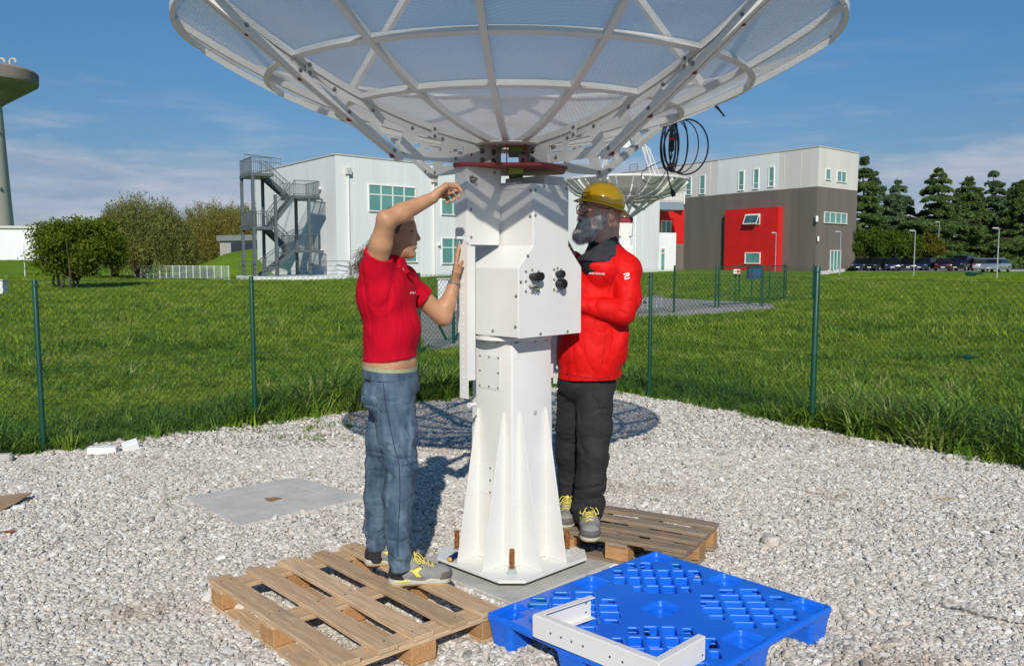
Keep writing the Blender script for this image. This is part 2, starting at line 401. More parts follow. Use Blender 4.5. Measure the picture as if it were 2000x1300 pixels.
# grass
gm = bpy.data.materials.new('lawn_soil'); gm.use_nodes = True; t = gm.node_tree; b = t.nodes['Principled BSDF']; b.inputs['Roughness'].default_value = 0.95; b.inputs['Specular IOR Level'].default_value = 0.1
co = t.nodes.new('ShaderNodeTexCoord')
def nz(scale, det, ra=0.6, st=None):
    n = t.nodes.new('ShaderNodeTexNoise'); n.inputs['Scale'].default_value = scale; n.inputs['Detail'].default_value = det; n.inputs['Roughness'].default_value = ra
    v = co.outputs['Object']
    if st:
        mp = t.nodes.new('ShaderNodeMapping'); mp.inputs['Scale'].default_value = st; t.links.new(v, mp.inputs[0]); v = mp.outputs[0]
    t.links.new(v, n.inputs['Vector']); return n.outputs[0]
def ramp(src, p0, c0, p1, c1):
    r = t.nodes.new('ShaderNodeValToRGB'); t.links.new(src, r.inputs[0]); e = r.color_ramp.elements
    e[0].position = p0; e[0].color = (*c0, 1); e[1].position = p1; e[1].color = (*c1, 1); return r.outputs[0]
def mixc(f, a, b_, mode='MIX'):
    m = t.nodes.new('ShaderNodeMix'); m.data_type = 'RGBA'; m.blend_type = mode
    for i, v in ((0, f), (6, a), (7, b_)):
        if isinstance(v, (int, float)): m.inputs[i].default_value = v
        elif isinstance(v, tuple): m.inputs[i].default_value = (*v, 1)
        else: t.links.new(v, m.inputs[i])
    return m.outputs[2]
c1 = ramp(nz(0.35, 8), 0.35, (0.105, 0.200, 0.012), 0.65, (0.165, 0.275, 0.018))
c2 = ramp(nz(3.5, 8, 0.7), 0.35, (0.07, 0.14, 0.012), 0.7, (0.19, 0.29, 0.022))
cc = mixc(0.45, c1, c2)
cc = mixc(ramp(nz(0.22, 6), 0.60, (0, 0, 0), 0.78, (0.6, 0.6, 0.6)), cc, (0.14, 0.15, 0.05))
t.links.new(cc, b.inputs['Base Color'])
bp = t.nodes.new('ShaderNodeBump'); bp.inputs['Strength'].default_value = 0.9; bp.inputs['Distance'].default_value = 0.08
t.links.new(nz(7, 8, 0.8), bp.inputs['Height']); t.links.new(bp.outputs[0], b.inputs['Normal'])
mb = MB(); gx = np.linspace(-700, 700, 29); gy = [-60, -20, 0, 5, 10, 20, 40, 60, 80, 110, 150, 220, 400, 800, 1400]
for i in range(len(gx)):
    for yv in gy: mb.v.append((gx[i], yv, -0.012))
ng = len(gy)
for i in range(len(gx) - 1):
    for j in range(ng - 1): mb.f.append((i * ng + j, (i + 1) * ng + j, (i + 1) * ng + j + 1, i * ng + j + 1))
tag(mb.build('ground', gm), kind='structure')
# gravel yard
gv = bpy.data.materials.new('gravel_bed'); gv.use_nodes = True; t = gv.node_tree; b = t.nodes['Principled BSDF']; b.inputs['Roughness'].default_value = 0.95; b.inputs['Specular IOR Level'].default_value = 0.2
co = t.nodes.new('ShaderNodeTexCoord')
vo = t.nodes.new('ShaderNodeTexVoronoi'); vo.inputs['Scale'].default_value = 42; t.links.new(co.outputs['Object'], vo.inputs['Vector'])
cv = ramp(vo.outputs['Color'], 0.1, (0.27, 0.255, 0.235), 0.9, (0.47, 0.45, 0.42))
cv = mixc(ramp(nz(1.1, 6), 0.55, (0, 0, 0), 0.75, (0.55, 0.55, 0.55)), cv, (0.30, 0.27, 0.23))
t.links.new(cv, b.inputs['Base Color'])
bp = t.nodes.new('ShaderNodeBump'); bp.inputs['Strength'].default_value = 1.0; bp.inputs['Distance'].default_value = 0.012; bp.invert = True
t.links.new(vo.outputs['Distance'], bp.inputs['Height']); t.links.new(bp.outputs[0], b.inputs['Normal'])
yard = [LEFT_END, CORNER, RIGHT_END, Vector((9, 0)), Vector((9, -6)), Vector((-12, -6)), Vector((-12, 0))]
yard = [Vector((p.x, p.y)) for p in yard]
def inside(poly, X, Yv):
    c = np.zeros(len(X), bool); n = len(poly); j = n - 1
    for i in range(n):
        xi, yi, xj, yj = poly[i].x, poly[i].y, poly[j].x, poly[j].y
        m = ((yi > Yv) != (yj > Yv)) & (X < (xj - xi) * (Yv - yi) / (yj - yi + 1e-12) + xi); c ^= m; j = i
    return c
mb = MB(); mb.add([(p.x, p.y, -0.004) for p in yard], [tuple(range(len(yard)))])
tag(mb.build('gravel_yard', gv), kind='structure')
def dist_line(X, Yv):                      # signed distance inside the yard from its two fence edges
    def dl(a, b_):
        d = (b_ - a).normalized(); n = Vector((-d.y, d.x)); return -((X - a.x) * n.x + (Yv - a.y) * n.y)
    return np.minimum(dl(LEFT_END, CORNER), dl(CORNER, RIGHT_END))
# stones
stone_m = bpy.data.materials.new('gravel_stone'); stone_m.use_nodes = True; t = stone_m.node_tree; b = t.nodes['Principled BSDF']; b.inputs['Roughness'].default_value = 0.9; b.inputs['Specular IOR Level'].default_value = 0.25
oi = t.nodes.new('ShaderNodeObjectInfo'); rr = t.nodes.new('ShaderNodeValToRGB'); t.links.new(oi.outputs['Random'], rr.inputs[0])
els = rr.color_ramp.elements; els[0].position = 0; els[0].color = (0.30, 0.28, 0.25, 1); els[1].position = 1; els[1].color = (0.76, 0.73, 0.67, 1)
for p_, c_ in ((0.15, (0.43, 0.395, 0.345)), (0.4, (0.54, 0.505, 0.45)), (0.6, (0.60, 0.53, 0.45)), (0.78, (0.56, 0.545, 0.51))):
    q = els.new(p_); q.color = (*c_, 1)
co = t.nodes.new('ShaderNodeNewGeometry')
n_ = t.nodes.new('ShaderNodeTexNoise'); n_.inputs['Scale'].default_value = 0.9; n_.inputs['Detail'].default_value = 5; t.links.new(co.outputs['Position'], n_.inputs['Vector'])
r2 = t.nodes.new('ShaderNodeValToRGB'); t.links.new(n_.outputs[0], r2.inputs[0]); r2.color_ramp.elements[0].position = 0.58; r2.color_ramp.elements[1].position = 0.72
r2.color_ramp.elements[0].color = (1, 1, 1, 1); r2.color_ramp.elements[1].color = (0.80, 0.74, 0.66, 1)
mm = t.nodes.new('ShaderNodeMix'); mm.data_type = 'RGBA'; mm.blend_type = 'MULTIPLY'; mm.inputs[0].default_value = 1; t.links.new(rr.outputs[0], mm.inputs[6]); t.links.new(r2.outputs[0], mm.inputs[7])
t.links.new(mm.outputs[2], b.inputs['Base Color'])
bm = bmesh.new(); bmesh.ops.create_icosphere(bm, subdivisions=2, radius=0.5)
for v in bm.verts:
    v.co *= 1 + 0.30 * mnoise.noise(v.co * 2.6 + Vector((3, 1, 8)))
st_me = bpy.data.meshes.new('stone'); bm.to_mesh(st_me); bm.free()
SLAB = [G(362, 975), G(580, 935), G(715, 975), G(470, 1030)]
def stones(n, x0, x1, y0, y1, size, seed, zz=0.0):
    r = np.random.default_rng(seed); X = r.uniform(x0, x1, n); Yv = r.uniform(y0, y1, n)
    edge = 0.10 * vnoise(np.stack([X * 2.3, Yv * 2.3, 0 * X], 1), 3) + 0.04 * r.standard_normal(n)
    k = (dist_line(X, Yv) > edge) & (np.abs(X) < Yv * 0.62 + 1.0) & ~inside([p.xy for p in SLAB], X, Yv) & ~(np.abs(X) + np.abs(Yv - 4.67) < 0.575)
    X, Yv = X[k], Yv[k]; n = len(X); S = size * np.exp(0.38 * r.standard_normal(n))
    SC3 = np.stack([S * r.uniform(0.85, 1.35, n), S * r.uniform(0.75, 1.05, n), S * r.uniform(0.5, 0.8, n)], 1)
    ROT = np.stack([r.uniform(-0.6, 0.6, n), r.uniform(-0.6, 0.6, n), r.uniform(0, 6.28, n)], 1)
    Z = S * r.uniform(-0.05, 0.35, n) + zz
    return np.stack([X, Yv, Z], 1), ROT, SC3
A = [stones(185000, -3.7, 3.7, 2.5, 4.6, 0.0145, 1), stones(240000, -5.2, 5.2, 4.6, 7.6, 0.0152, 2), stones(155000, -6.6, 6.6, 7.2, 12, 0.018, 3)]
scatter('gravel', *[np.concatenate([a[i] for a in A]) for i in range(3)], st_me, stone_m)
# concrete slab with a shallow sunk frame, left of the man
sc_ = sum(SLAB, Vector()) / 4
sl_t = thing('manhole_slab', (sc_.x, sc_.y, 0), 'flat grey concrete slab with a shallow square groove lying in the gravel', 'concrete slab')
def quad_prism(mb, pts, z0, z1):
    mb.add([(p.x, p.y, z0) for p in pts] + [(p.x, p.y, z1) for p in pts], [(3, 2, 1, 0), (4, 5, 6, 7)] + [(i, (i + 1) % 4, 4 + (i + 1) % 4, 4 + i) for i in range(4)])
def shrink(pts, f, c=None):
    c = c or sum(pts, Vector()) / len(pts); return [c + (p - c) * f for p in pts]
mb = MB(); o4 = SLAB; i4 = shrink(SLAB, 0.665)
for i in range(4): quad_prism(mb, [o4[i], o4[(i + 1) % 4], i4[(i + 1) % 4], i4[i]], -0.03, 0.018)
mb.build('slab_rim', M['concrete_cool'], sl_t)
mb = MB(); quad_prism(mb, shrink(SLAB, 0.645), -0.03, 0.017); mb.build('slab_lid', M['concrete_cool'], sl_t)
mb = MB(); quad_prism(mb, shrink(SLAB, 0.67), -0.05, 0.003); mb.build('groove', mat('groove_grit', (0.5, 0.46, 0.4), 0.95, bump=0.6, bscale=200), sl_t)
mb = MB(); hc = G(532, 974, 0.019)
mb.add([(hc.x + 0.055 * math.cos(a) * (1 + .3 * math.sin(3 * a)), hc.y + 0.055 * math.sin(a), 0.0188) for a in np.linspace(0, 6.28, 13)[:-1]], [tuple(range(12))])
mb.build('rusty_lifting_hole', mat('rust_stain', (0.42, 0.27, 0.13), 0.9, col2=(0.20, 0.11, 0.05), nscale=40), sl_t)
# concrete pad under the pedestal
PC = Vector((0.0, 4.67, 0))
pad_t = thing('concrete_pad', PC, 'pale square concrete footing beneath the white antenna pedestal', 'concrete footing', rz=R(45))
MB().bx(-.405, .405, -.405, .405, -.2, .022).build('concrete_block', M['concrete'], pad_t, bevel=0.006, world=False)
# fence -----------------------------------------------------------------
def chainlink(mb, a, b_, h0, h1, cell=0.062, r=0.0014):
    d = (b_ - a); L = d.length; d.normalize(); n = int(L / cell); nz_ = int((h1 - h0) / cell)
    V = []; Fa = []
    nrm = Vector((-d.y, d.x))
    for s_ in (0, 1):                       # two families of zigzag wires, woven
        for i in range(n + 1):
            pts = []
            for j in range(nz_ + 1):
                off = ((i + (j % 2 if s_ == 0 else (j + 1) % 2)) * cell) if True else 0
                off = i * cell + (cell / 2 if (j % 2) else -cell / 2) * (1 if s_ == 0 else -1) + (0 if s_ == 0 else 0)
                if off < 0: off = 0
                if off > L: off = L
                sag = 0.004 * math.sin(off * 7 + j)
                pts.append((a.x + d.x * off + nrm.x * (0.0015 if s_ else -0.0015) + nrm.x * sag, a.y + d.y * off + nrm.y * sag, h0 + j * cell / 1.0))
            b0 = len(V)
            for p in pts:
                V += [(p[0] - d.x * r, p[1] - d.y * r, p[2] - r * .5), (p[0] + d.x * r, p[1] + d.y * r, p[2] - r * .5), (p[0] + nrm.x * r * 1.5, p[1] + nrm.y * r * 1.5, p[2] + r)]
            for j in range(len(pts) - 1):
                for q in range(3):
                    q2 = (q + 1) % 3; Fa.append((b0 + j * 3 + q, b0 + j * 3 + q2, b0 + j * 3 + 3 + q2, b0 + j * 3 + 3 + q))
    mb.add(V, Fa)
def fence(a, b_, posts, label, H_=1.5, far=False):
    ft = thing('wire_fence', (a.x, a.y, 0), label, 'fence')
    for (p, h, r, lean) in posts:
        mb = MB(); mb.tube([(p.x, p.y, -0.05), (p.x + lean, p.y, h - 0.012), (p.x + lean, p.y, h)], [r, r, r * 0.8], 14)
        po = mb.build('post', M['post_green'], ft, smooth=True)
        if not far:
            for zz in (0.72, h - 0.06): cb = MB(); cb.cyl((p.x, p.y, zz), (p.x, p.y, zz + 0.012), r * 1.12, 12); cb.build('wire_clip', M['wire_green'], po)
    mb = MB(); chainlink(mb, a, b_, 0.03, H_, 0.058, 0.0017)
    o = mb.build('chain_link_mesh', M['wire_green'], ft, fix=False); o['kind'] = 'stuff'
    for zz in (0.72, H_ - 0.01, 0.06):
        mb = MB(); n = 40; pts = [(a.x + (b_.x - a.x) * i / n, a.y + (b_.y - a.y) * i / n, zz - 0.006 * abs(math.sin(i * 0.7))) for i in range(n + 1)]
        mb.tube(pts, 0.0019, 5); mb.build('tension_wire', M['wire_green'], ft)
    return ft
fl = fence(LEFT_END, CORNER, [(P1, 1.50, .022, -0.012), (P2, 1.50, .022, -0.004), (P1 + DL * 2, 1.5, .022, 0), (P1 - DL, 1.5, .022, 0), (CORNER, 1.55, .026, 0)], 'dark green chain link fence along the left edge of the gravel yard')
fr = fence(CORNER, RIGHT_END, [(P3, 1.51, .022, 0.0), (P4, 1.60, .029, 0.012), (P4 + DR, 1.5, .022, 0)], 'dark green chain link fence with two wire tensioners right of the gravel yard')
for (px, py) in ((1896, 535), (1890, 697)):
    # wire tensioner sitting on the fence line
    d = DR.normalized(); s_ = None
    x_ = (px - 1000) / F                      # intersect the view ray with the fence plane
    A_ = np.array([[d.x, -ray(px, py).x], [d.y, -ray(px, py).y]]); sol = np.linalg.solve(A_, np.array([-P4.x, -P4.y]))
    q = Vector((P4.x + d.x * sol[0], P4.y + d.y * sol[0], 0)); zz = H + ray(px, py).z * sol[1]
    mb = MB(); mb.tube([(q.x - d.x * .05, q.y - d.y * .05, zz), (q.x - d.x * .03, q.y - d.y * .03, zz), (q.x + d.x * .03, q.y + d.y * .03, zz), (q.x + d.x * .05, q.y + d.y * .05, zz)], [.006, .018, .018, .005], 8)
    mb.bar((q.x, q.y - .02, zz), (q.x + d.x * .09, q.y - .02 + d.y * .09, zz + .008), .01, .012)
    mb.build('wire_tensioner', M['post_green'], fr, smooth=True)
# grass: one blade tuft as template, scattered
def tuft(name, n, h, wd, seed, bend=0.5, spread=0.05):
    r = random.Random(seed); V = []; Fa = []
    for i in range(n):
        a = r.uniform(0, 6.28); bx, by = r.gauss(0, spread), r.gauss(0, spread); hh = h * r.uniform(0.55, 1.1); bd = bend * r.uniform(0.3, 1.3); ww = wd * r.uniform(0.7, 1.3)
        ca, sa = math.cos(a), math.sin(a); k = 4; b0 = len(V)
        for j in range(k + 1):
            u = j / k; out = bd * hh * u * u; zz = hh * (u - 0.35 * bd * u * u); w2 = ww * (1 - u ** 1.6) * 0.5 + 0.0004
            tw = 0.3
            V += [(bx + ca * out - sa * w2, by + sa * out + ca * w2, zz), (bx + ca * out + sa * w2, by + sa * out - ca * w2, zz)]
        for j in range(k): Fa.append((b0 + 2 * j, b0 + 2 * j + 1, b0 + 2 * j + 3, b0 + 2 * j + 2))
    return np_mesh(name, np.array(V), np.array(Fa), smooth=True)
def leafmat(name, ramp_cols, rough=0.6, trans=0.25):
    m = bpy.data.materials.new(name); m.use_nodes = True; t = m.node_tree; b = t.nodes['Principled BSDF']; b.inputs['Roughness'].default_value = rough; b.inputs['Specular IOR Level'].default_value = 0.3
    oi = t.nodes.new('ShaderNodeObjectInfo'); g = t.nodes.new('ShaderNodeNewGeometry')
    n = t.nodes.new('ShaderNodeTexNoise'); n.inputs['Scale'].default_value = 0.6; n.inputs['Detail'].default_value = 4; t.links.new(g.outputs['Position'], n.inputs['Vector'])
    ad = t.nodes.new('ShaderNodeMath'); ad.operation = 'MULTIPLY_ADD'; t.links.new(oi.outputs['Random'], ad.inputs[0]); ad.inputs[1].default_value = 0.55
    m2 = t.nodes.new('ShaderNodeMath'); m2.operation = 'MULTIPLY_ADD'; t.links.new(n.outputs[0], m2.inputs[0]); m2.inputs[1].default_value = 1.5; m2.inputs[2].default_value = -0.55
    t.links.new(m2.outputs[0], ad.inputs[2])
    r = t.nodes.new('ShaderNodeValToRGB'); t.links.new(ad.outputs[0], r.inputs[0]); e = r.color_ramp.elements
    e[0].position = 0.1; e[0].color = (*ramp_cols[0], 1); e[1].position = 0.95; e[1].color = (*ramp_cols[-1], 1)
    for i, c in enumerate(ramp_cols[1:-1]): q = e.new(0.1 + 0.85 * (i + 1) / (len(ramp_cols) - 1)); q.color = (*c, 1)
    t.links.new(r.outputs[0], b.inputs['Base Color'])
    if trans:
        tr = t.nodes.new('ShaderNodeBsdfTranslucent'); t.links.new(r.outputs[0], tr.inputs[0]); mx = t.nodes.new('ShaderNodeMixShader'); mx.inputs[0].default_value = trans
        t.links.new(b.outputs[0], mx.inputs[1]); t.links.new(tr.outputs[0], mx.inputs[2]); t.links.new(mx.outputs[0], t.nodes['Material Output'].inputs[0])
    return m
M['blade'] = leafmat('grass_blade', [(0.085, 0.165, 0.012), (0.165, 0.265, 0.016), (0.24, 0.345, 0.022), (0.36, 0.38, 0.09)])
M['blade_tall'] = leafmat('tall_grass_blade', [(0.06, 0.130, 0.014), (0.11, 0.215, 0.018), (0.18, 0.30, 0.030), (0.38, 0.37, 0.14)])
GRAV2 = [Vector((-1.5, 15.5)), Vector((3.3, 23.0)), Vector((8.6, 28.2)), Vector((9.4, 31.5)), Vector((3.0, 40)), Vector((-4.5, 30))]
def grass_pts(n, ymin, ymax, seed, hs, edge=0.0, pw=1.0, near_only=None):
    r = np.random.default_rng(seed); u = r.uniform(0, 1, n); Yv = (ymin ** pw + u * (ymax ** pw - ymin ** pw)) ** (1 / pw); X = r.uniform(-0.64, 0.64, n) * Yv
    d = dist_line(X, Yv); k = (d < edge - 0.02 + 0.07 * r.standard_normal(n) + 0.06 * vnoise(np.stack([X * 1.7, Yv * 1.7, 0 * X], 1), 9)) & ~inside(GRAV2, X, Yv)
    if near_only: k &= d > -near_only * (0.4 + r.uniform(0, 1, n))
    X, Yv = X[k], Yv[k]; n = len(X)
    pat = 0.75 + 0.35 * vnoise(np.stack([X * 0.5, Yv * 0.5, 0 * X], 1), 4) + 0.2 * vnoise(np.stack([X * 2, Yv * 2, 0 * X], 1), 5)
    S = hs * pat * np.exp(0.22 * r.standard_normal(n))
    return np.stack([X, Yv, -0.01 + 0 * X], 1), np.stack([0.15 * r.standard_normal(n), 0.15 * r.standard_normal(n), r.uniform(0, 6.28, n)], 1), np.stack([S, S, S], 1)
t_short = tuft('short_grass', 16, 0.11, 0.010, 3, 0.9, 0.05)
t_mid = tuft('mid_grass', 14, 0.16, 0.016, 8, 0.9, 0.09)
t_tall = tuft('tall_grass', 12, 0.36, 0.024, 5, 0.85, 0.035)
cat3 = lambda L: [np.concatenate([a[i] for a in L]) for i in range(3)]
scatter('lawn', *cat3([grass_pts(60000, 6.5, 20, 11, 1.0, pw=1.2)]), t_short, M['blade'])
scatter('lawn_far', *cat3([grass_pts(60000, 16, 75, 12, 1.15, pw=1.0)]), t_mid, M['blade'])
scatter('verge_grass', *cat3([grass_pts(22000, 6.0, 13.5, 13, 0.82, edge=0.08, near_only=0.9), grass_pts(5000, 7.0, 30, 14, 0.65)]), t_tall, M['blade_tall'])
# second gravel yard, round the far antenna
mb = MB(); mb.add([(p.x, p.y, -0.004) for p in GRAV2], [tuple(range(len(GRAV2)))]); tag(mb.build('far_gravel_yard', gv), kind='structure')
# ------------------------------------------------------------------ the antenna: pedestal, housing, dish
bolt_me = {}
def bolt(name, p, n, r, parent, m=None, h=None):
    key = (round(r, 4), name)
    if key not in bolt_me:
        mb = MB(); hh = h or r * 0.7
        mb.tube([(0, 0, -0.002), (0, 0, 0.0012)], r * 1.55, 12); mb.tube([(0, 0, 0.0012), (0, 0, hh)], r, 6); mb.tube([(0, 0, hh), (0, 0, hh * 1.5)], r * 0.5, 8)
        bolt_me[key] = mb.mesh(name); bolt_me[key].materials.append(m or M['steel'])
    o = link(name, bolt_me[key], None, parent)
    o.matrix_basis = Matrix.Translation(Vector(p)) @ Vector(n).to_track_quat('Z', 'Y').to_matrix().to_4x4()
    return o
HC = Vector((0.034, 4.69, 0))
def rot45(c, x, y, z=0.0): k = math.sqrt(.5); return Vector((c.x + (x - y) * k, c.y + (x + y) * k, z))
R45 = Matrix.Rotation(R(45), 3, 'Z')
PED = Vector((0.0, 4.68, 0))
ant = thing('satellite_antenna', (0, 4.68, 0.03), 'big white mesh dish antenna on a finned white pedestal, being mounted by two men', 'dish antenna')
def pl(x, y, z): return rot45(PED, x, y, z)
mat45 = Matrix.Translation(PED) @ Matrix.Rotation(R(45), 4, 'Z')
# base plate with cut corners
a, c = 0.335, 0.095
poly = [(-a + c, -a), (a - c, -a), (a, -a + c), (a, a - c), (a - c, a), (-a + c, a), (-a, a - c), (-a, -a + c)]
mb = MB(); mb.prism(poly, 0.016, mat45 @ Matrix.Translation((0, 0, 0.052))); mb.build('base_plate', M['white'], ant, bevel=0.0015)
# shaft, slightly tapered square tube
mb = MB(); s0, s1 = 0.165, 0.150
vs = [pl(x * s0, y * s0, 0.0685) for x, y in ((-1, -1), (1, -1), (1, 1), (-1, 1))] + [pl(x * s1, y * s1, 1.262) for x, y in ((-1, -1), (1, -1), (1, 1), (-1, 1))]
mb.add(vs, [(3, 2, 1, 0), (4, 5, 6, 7)] + [(i, (i + 1) % 4, 4 + (i + 1) % 4, 4 + i) for i in range(4)])
shaft = mb.build('shaft', M['white_dusty'], ant, bevel=0.008, seg=3, smooth=True)
# gussets: two per face
for f_ in range(4):
    rf = Matrix.Rotation(R(90 * f_), 3, 'Z')
    for sx in (-1, 1):
        mb = MB(); th = 0.007; x = sx * 0.098
        prof = [(-s0 + .004, 0.0685), (-s0 - 0.150, 0.0685), (-s0 - 0.148, 0.085), (-s0 - 0.002, 0.885), (-s0 + .010, 0.885)]
        vs = []
        for xx in (x - th / 2, x + th / 2):
            for (yy, zz) in prof:
                q = rf @ Vector((xx, yy, 0)); vs.append(pl(q.x, q.y, zz))
        n = len(prof); mb.add(vs, [tuple(range(n))[::-1], tuple(range(n, 2 * n))] + [(i, (i + 1) % n, n + (i + 1) % n, n + i) for i in range(n)])
        mb.build('fin', M['white'], ant, bevel=0.0012)
# anchor bolts
for (x, y) in ((-1, -1), (1, -1), (1, 1), (-1, 1)):
    p = pl(x * .215, y * .215, 0)
    mb = MB()
    pts = [(p.x, p.y, 0.0), (p.x, p.y, 0.195)]
    prof = [(0.0, 0.018)]; zz = 0.018
    while zz < 0.192: prof += [(0.0125, zz), (0.0145, zz + 0.0022)]; zz += 0.0045
    prof += [(0.0125, 0.195), (0.0, 0.195)]
    mb.lathe(prof, 12, (p.x, p.y, 0)); b_ = mb.build('anchor_bolt', M['rust'], ant, smooth=True)
    mb = MB(); mb.tube([(p.x, p.y, 0.0685), (p.x, p.y, 0.073)], 0.028, 16); mb.tube([(p.x, p.y, 0.073), (p.x, p.y, 0.096)], 0.0235, 6); mb.build('nut', mat('zinc_nut', (0.5, 0.56, 0.55), 0.5, metal=0.3), b_)
# access covers on the left face (local -x face) and a drilled hole on the right face
def face_pt(face, u, z, out=0.0):            # face 0 = local -y (right), 1 = local -x (left)
    k = (z - 0.0685) / (1.262 - 0.0685); s_ = s0 + (s1 - s0) * k + out
    return pl(u, -s_, z) if face == 0 else pl(-s_, -u, z)
nL = (R45 @ Vector((-1, 0, 0))); nR = (R45 @ Vector((0, -1, 0)))
for (u0, u1, z0, z1, cols, rows) in ((-0.10, 0.065, 0.998, 1.180, 3, 3), (-0.115, 0.01, 0.43, 0.585, 2, 3)):
    mb = MB(); A = [face_pt(1, u, z, o) for o in (0.0005, 0.003) for (u, z) in ((u0, z0), (u1, z0), (u1, z1), (u0, z1))]
    mb.add(A, [(3, 2, 1, 0), (4, 5, 6, 7)] + [(i, (i + 1) % 4, 4 + (i + 1) % 4, 4 + i) for i in range(4)]); mb.build('access_cover', M['white'], ant, bevel=0.0006)
    for i in range(cols):
        for j in range(rows):
            if cols == 3 and i == 1 and j == 1: continue
            u = u0 + .012 + (u1 - u0 - .024) * i / (cols - 1); zz = z0 + .012 + (z1 - z0 - .024) * j / (rows - 1)
            bolt('screw', face_pt(1, u, zz, 0.003), nL, 0.0042, ant)
hp = face_pt(0, 0.02, 0.868, 0.0006); mb = MB(); mb.cyl(hp - nR * 0.0, hp + nR * 0.0008, 0.014, 18); mb.build('drilled_hole', mat('hole_inside', (0.45, 0.44, 0.41), 0.6), ant)
hp = face_pt(1, 0.10, 0.20, 0.0006)
# grimy mark low on the left face
# scuffed sticker remains near the foot
mb = MB(); q = [face_pt(1, u, z, 0.0012) for (u, z) in ((0.015, .13), (0.045, .10), (0.05, .20), (0.055, .30), (0.01, .31), (0.018, .22))]
mb.add(q, [tuple(range(6))]); mb.build('torn_sticker', mat('torn_sticker', (0.62, 0.62, 0.58), 0.7, col2=(0.25, 0.25, 0.2), nscale=60, lo=.5, hi=.7), ant)
# top flange
mb = MB(); mb.cyl((PED.x, PED.y, 1.262), (PED.x, PED.y, 1.280), 0.218, 48); mb.cyl((PED.x, PED.y, 1.2805), (PED.x, PED.y, 1.298), 0.20, 48); mb.build('flange', M['white'], ant, smooth=True, bevel=0.0015)
for i in range(12):
    aa = R(i * 30 + 8); bolt('flange_bolt', (PED.x + .197 * math.cos(aa), PED.y + .197 * math.sin(aa), 1.262), (0, 0, -1), 0.0105, ant)
# housing: profile in local x-z extruded along local y
hw, tw = 0.238, 0.132
zb, z1_, z2_, zt = 1.289, 1.640, 1.752, 2.060
prof = [(-hw, zb), (hw, zb), (hw, z1_), (tw, z2_), (tw, zt), (-tw, zt), (-tw, z2_), (-hw, z1_)]
def hl(x, y, z): return rot45(HC, x, y, z)
def extr(mb, prof, y0, y1):
    n = len(prof); vs = [hl(x, y0, z) for x, z in prof] + [hl(x, y1, z) for x, z in prof]
    mb.add(vs, [tuple(range(n))[::-1], tuple(range(n, 2 * n))] + [(i, (i + 1) % n, n + (i + 1) % n, n + i) for i in range(n)])
mb = MB(); extr(mb, prof, -hw + .003, hw - .003); hs = mb.build('housing', M['white'], ant, bevel=0.004, seg=2)
g = 0.0025; pf = [(x + (g if x < 0 else -g) * 0, z) for x, z in prof]
mb = MB(); extr(mb, [(-hw - .001, zb - .002), (hw + .001, zb - .002), (hw + .001, z1_), (tw + .001, z2_), (tw + .001, zt - .016), (-tw - .001, zt - .016), (-tw - .001, z2_), (-hw - .001, z1_)], -hw - .0015, -hw + .0015)
mb.build('front_panel', M['white'], ant, bevel=0.0012)
mb = MB(); extr(mb, [(-tw - .004, zt - .018), (tw + .004, zt - .018), (tw + .004, zt + .004), (-tw - .004, zt + .004)], -hw - .0045, hw + .004)
mb.build('lid', M['white'], ant, bevel=0.0012)
for (x, z) in ((-tw + .012, zt - .03), (tw - .02, zt - .008), (-.06, zt - .006), (-tw + .012, 1.905), (-.175, 1.70), (-hw + .012, 1.57)[:2], (-.08, zb + .012), (.13, zb + .012)):
    if (x, z)[1] > zt - .02: bolt('screw', hl(x, -hw - .0045, z), nR, 0.0055, ant)
    else: bolt('screw', hl(x, -hw - .0015, z), nR, 0.0055, ant)
for (y, z, xx) in ((-.22, 1.50, hw), (-.215, 1.345, hw), (-.05, 1.315, hw), (-.215, 2.03, tw), (-.215, 1.90, tw)):
    bolt('screw', hl(-xx - .001, y, z), nL, 0.0055, ant)
# cable sockets on the front panel
def conn(u, z, r, L, m='black_gloss'):
    p = hl(u, -hw - .0015, z); mb = MB(); n = nR
    mb.tube([p, p + n * L * .35, p + n * L * .36, p + n * L], [r * .86, r * .86, r, r * .93], 18); o = mb.build('cable_socket', M[m], ant, smooth=True)
    mb = MB()
    for k in range(10):
        aa = k * math.pi / 5; off = (R45 @ Vector((math.cos(aa), 0, math.sin(aa)))) * r * .98
        mb.bar(p + off + n * L * .4, p + off + n * L * .95, .003, .003)
    mb.build('grip_ribs', M['black_rubber'], o)
for (cx_, cz, w_, h_) in ((-.145, 1.573, .105, .118), (.047, 1.578, .062, .125)):
    mb = MB(); 
    for (a0, a1, b0, b1) in ((-w_ / 2, w_ / 2, -h_ / 2, h_ / 2),):
        extr(mb, [(cx_ + a0, cz + b0), (cx_ + a1, cz + b0), (cx_ + a1, cz + b1), (cx_ + a0, cz + b1)], -hw - .0035, -hw - .0016)
    mb.build('socket_plate', M['white'], ant, bevel=0.0006)
    for i in range(3):
        for sx in (-1, 1): bolt('socket_screw', hl(cx_ + sx * w_ * .44, -hw - .0035, cz + (i - 1) * h_ * .42), nR, 0.0048, ant)
    for sz in (-1, 1): bolt('socket_screw', hl(cx_, -hw - .0035, cz + sz * h_ * .48), nR, 0.0048, ant)
conn(-.152, 1.596, .020, .055); conn(-.122, 1.598, .021, .05); conn(.045, 1.607, .019, .045); conn(.050, 1.556, .025, .05)
for (u, z) in ((-.165, 1.548), (-.142, 1.552), (-.12, 1.546), (-.152, 1.536), (-.128, 1.534)):
    p = hl(u, -hw - .003, z); mb = MB(); mb.cyl(p, p + nR * .02, .0075, 10); mb.cyl(p + nR * .02, p + nR * .034, .005, 8); mb.build('coaxial_socket', M['steel'], ant, smooth=True)
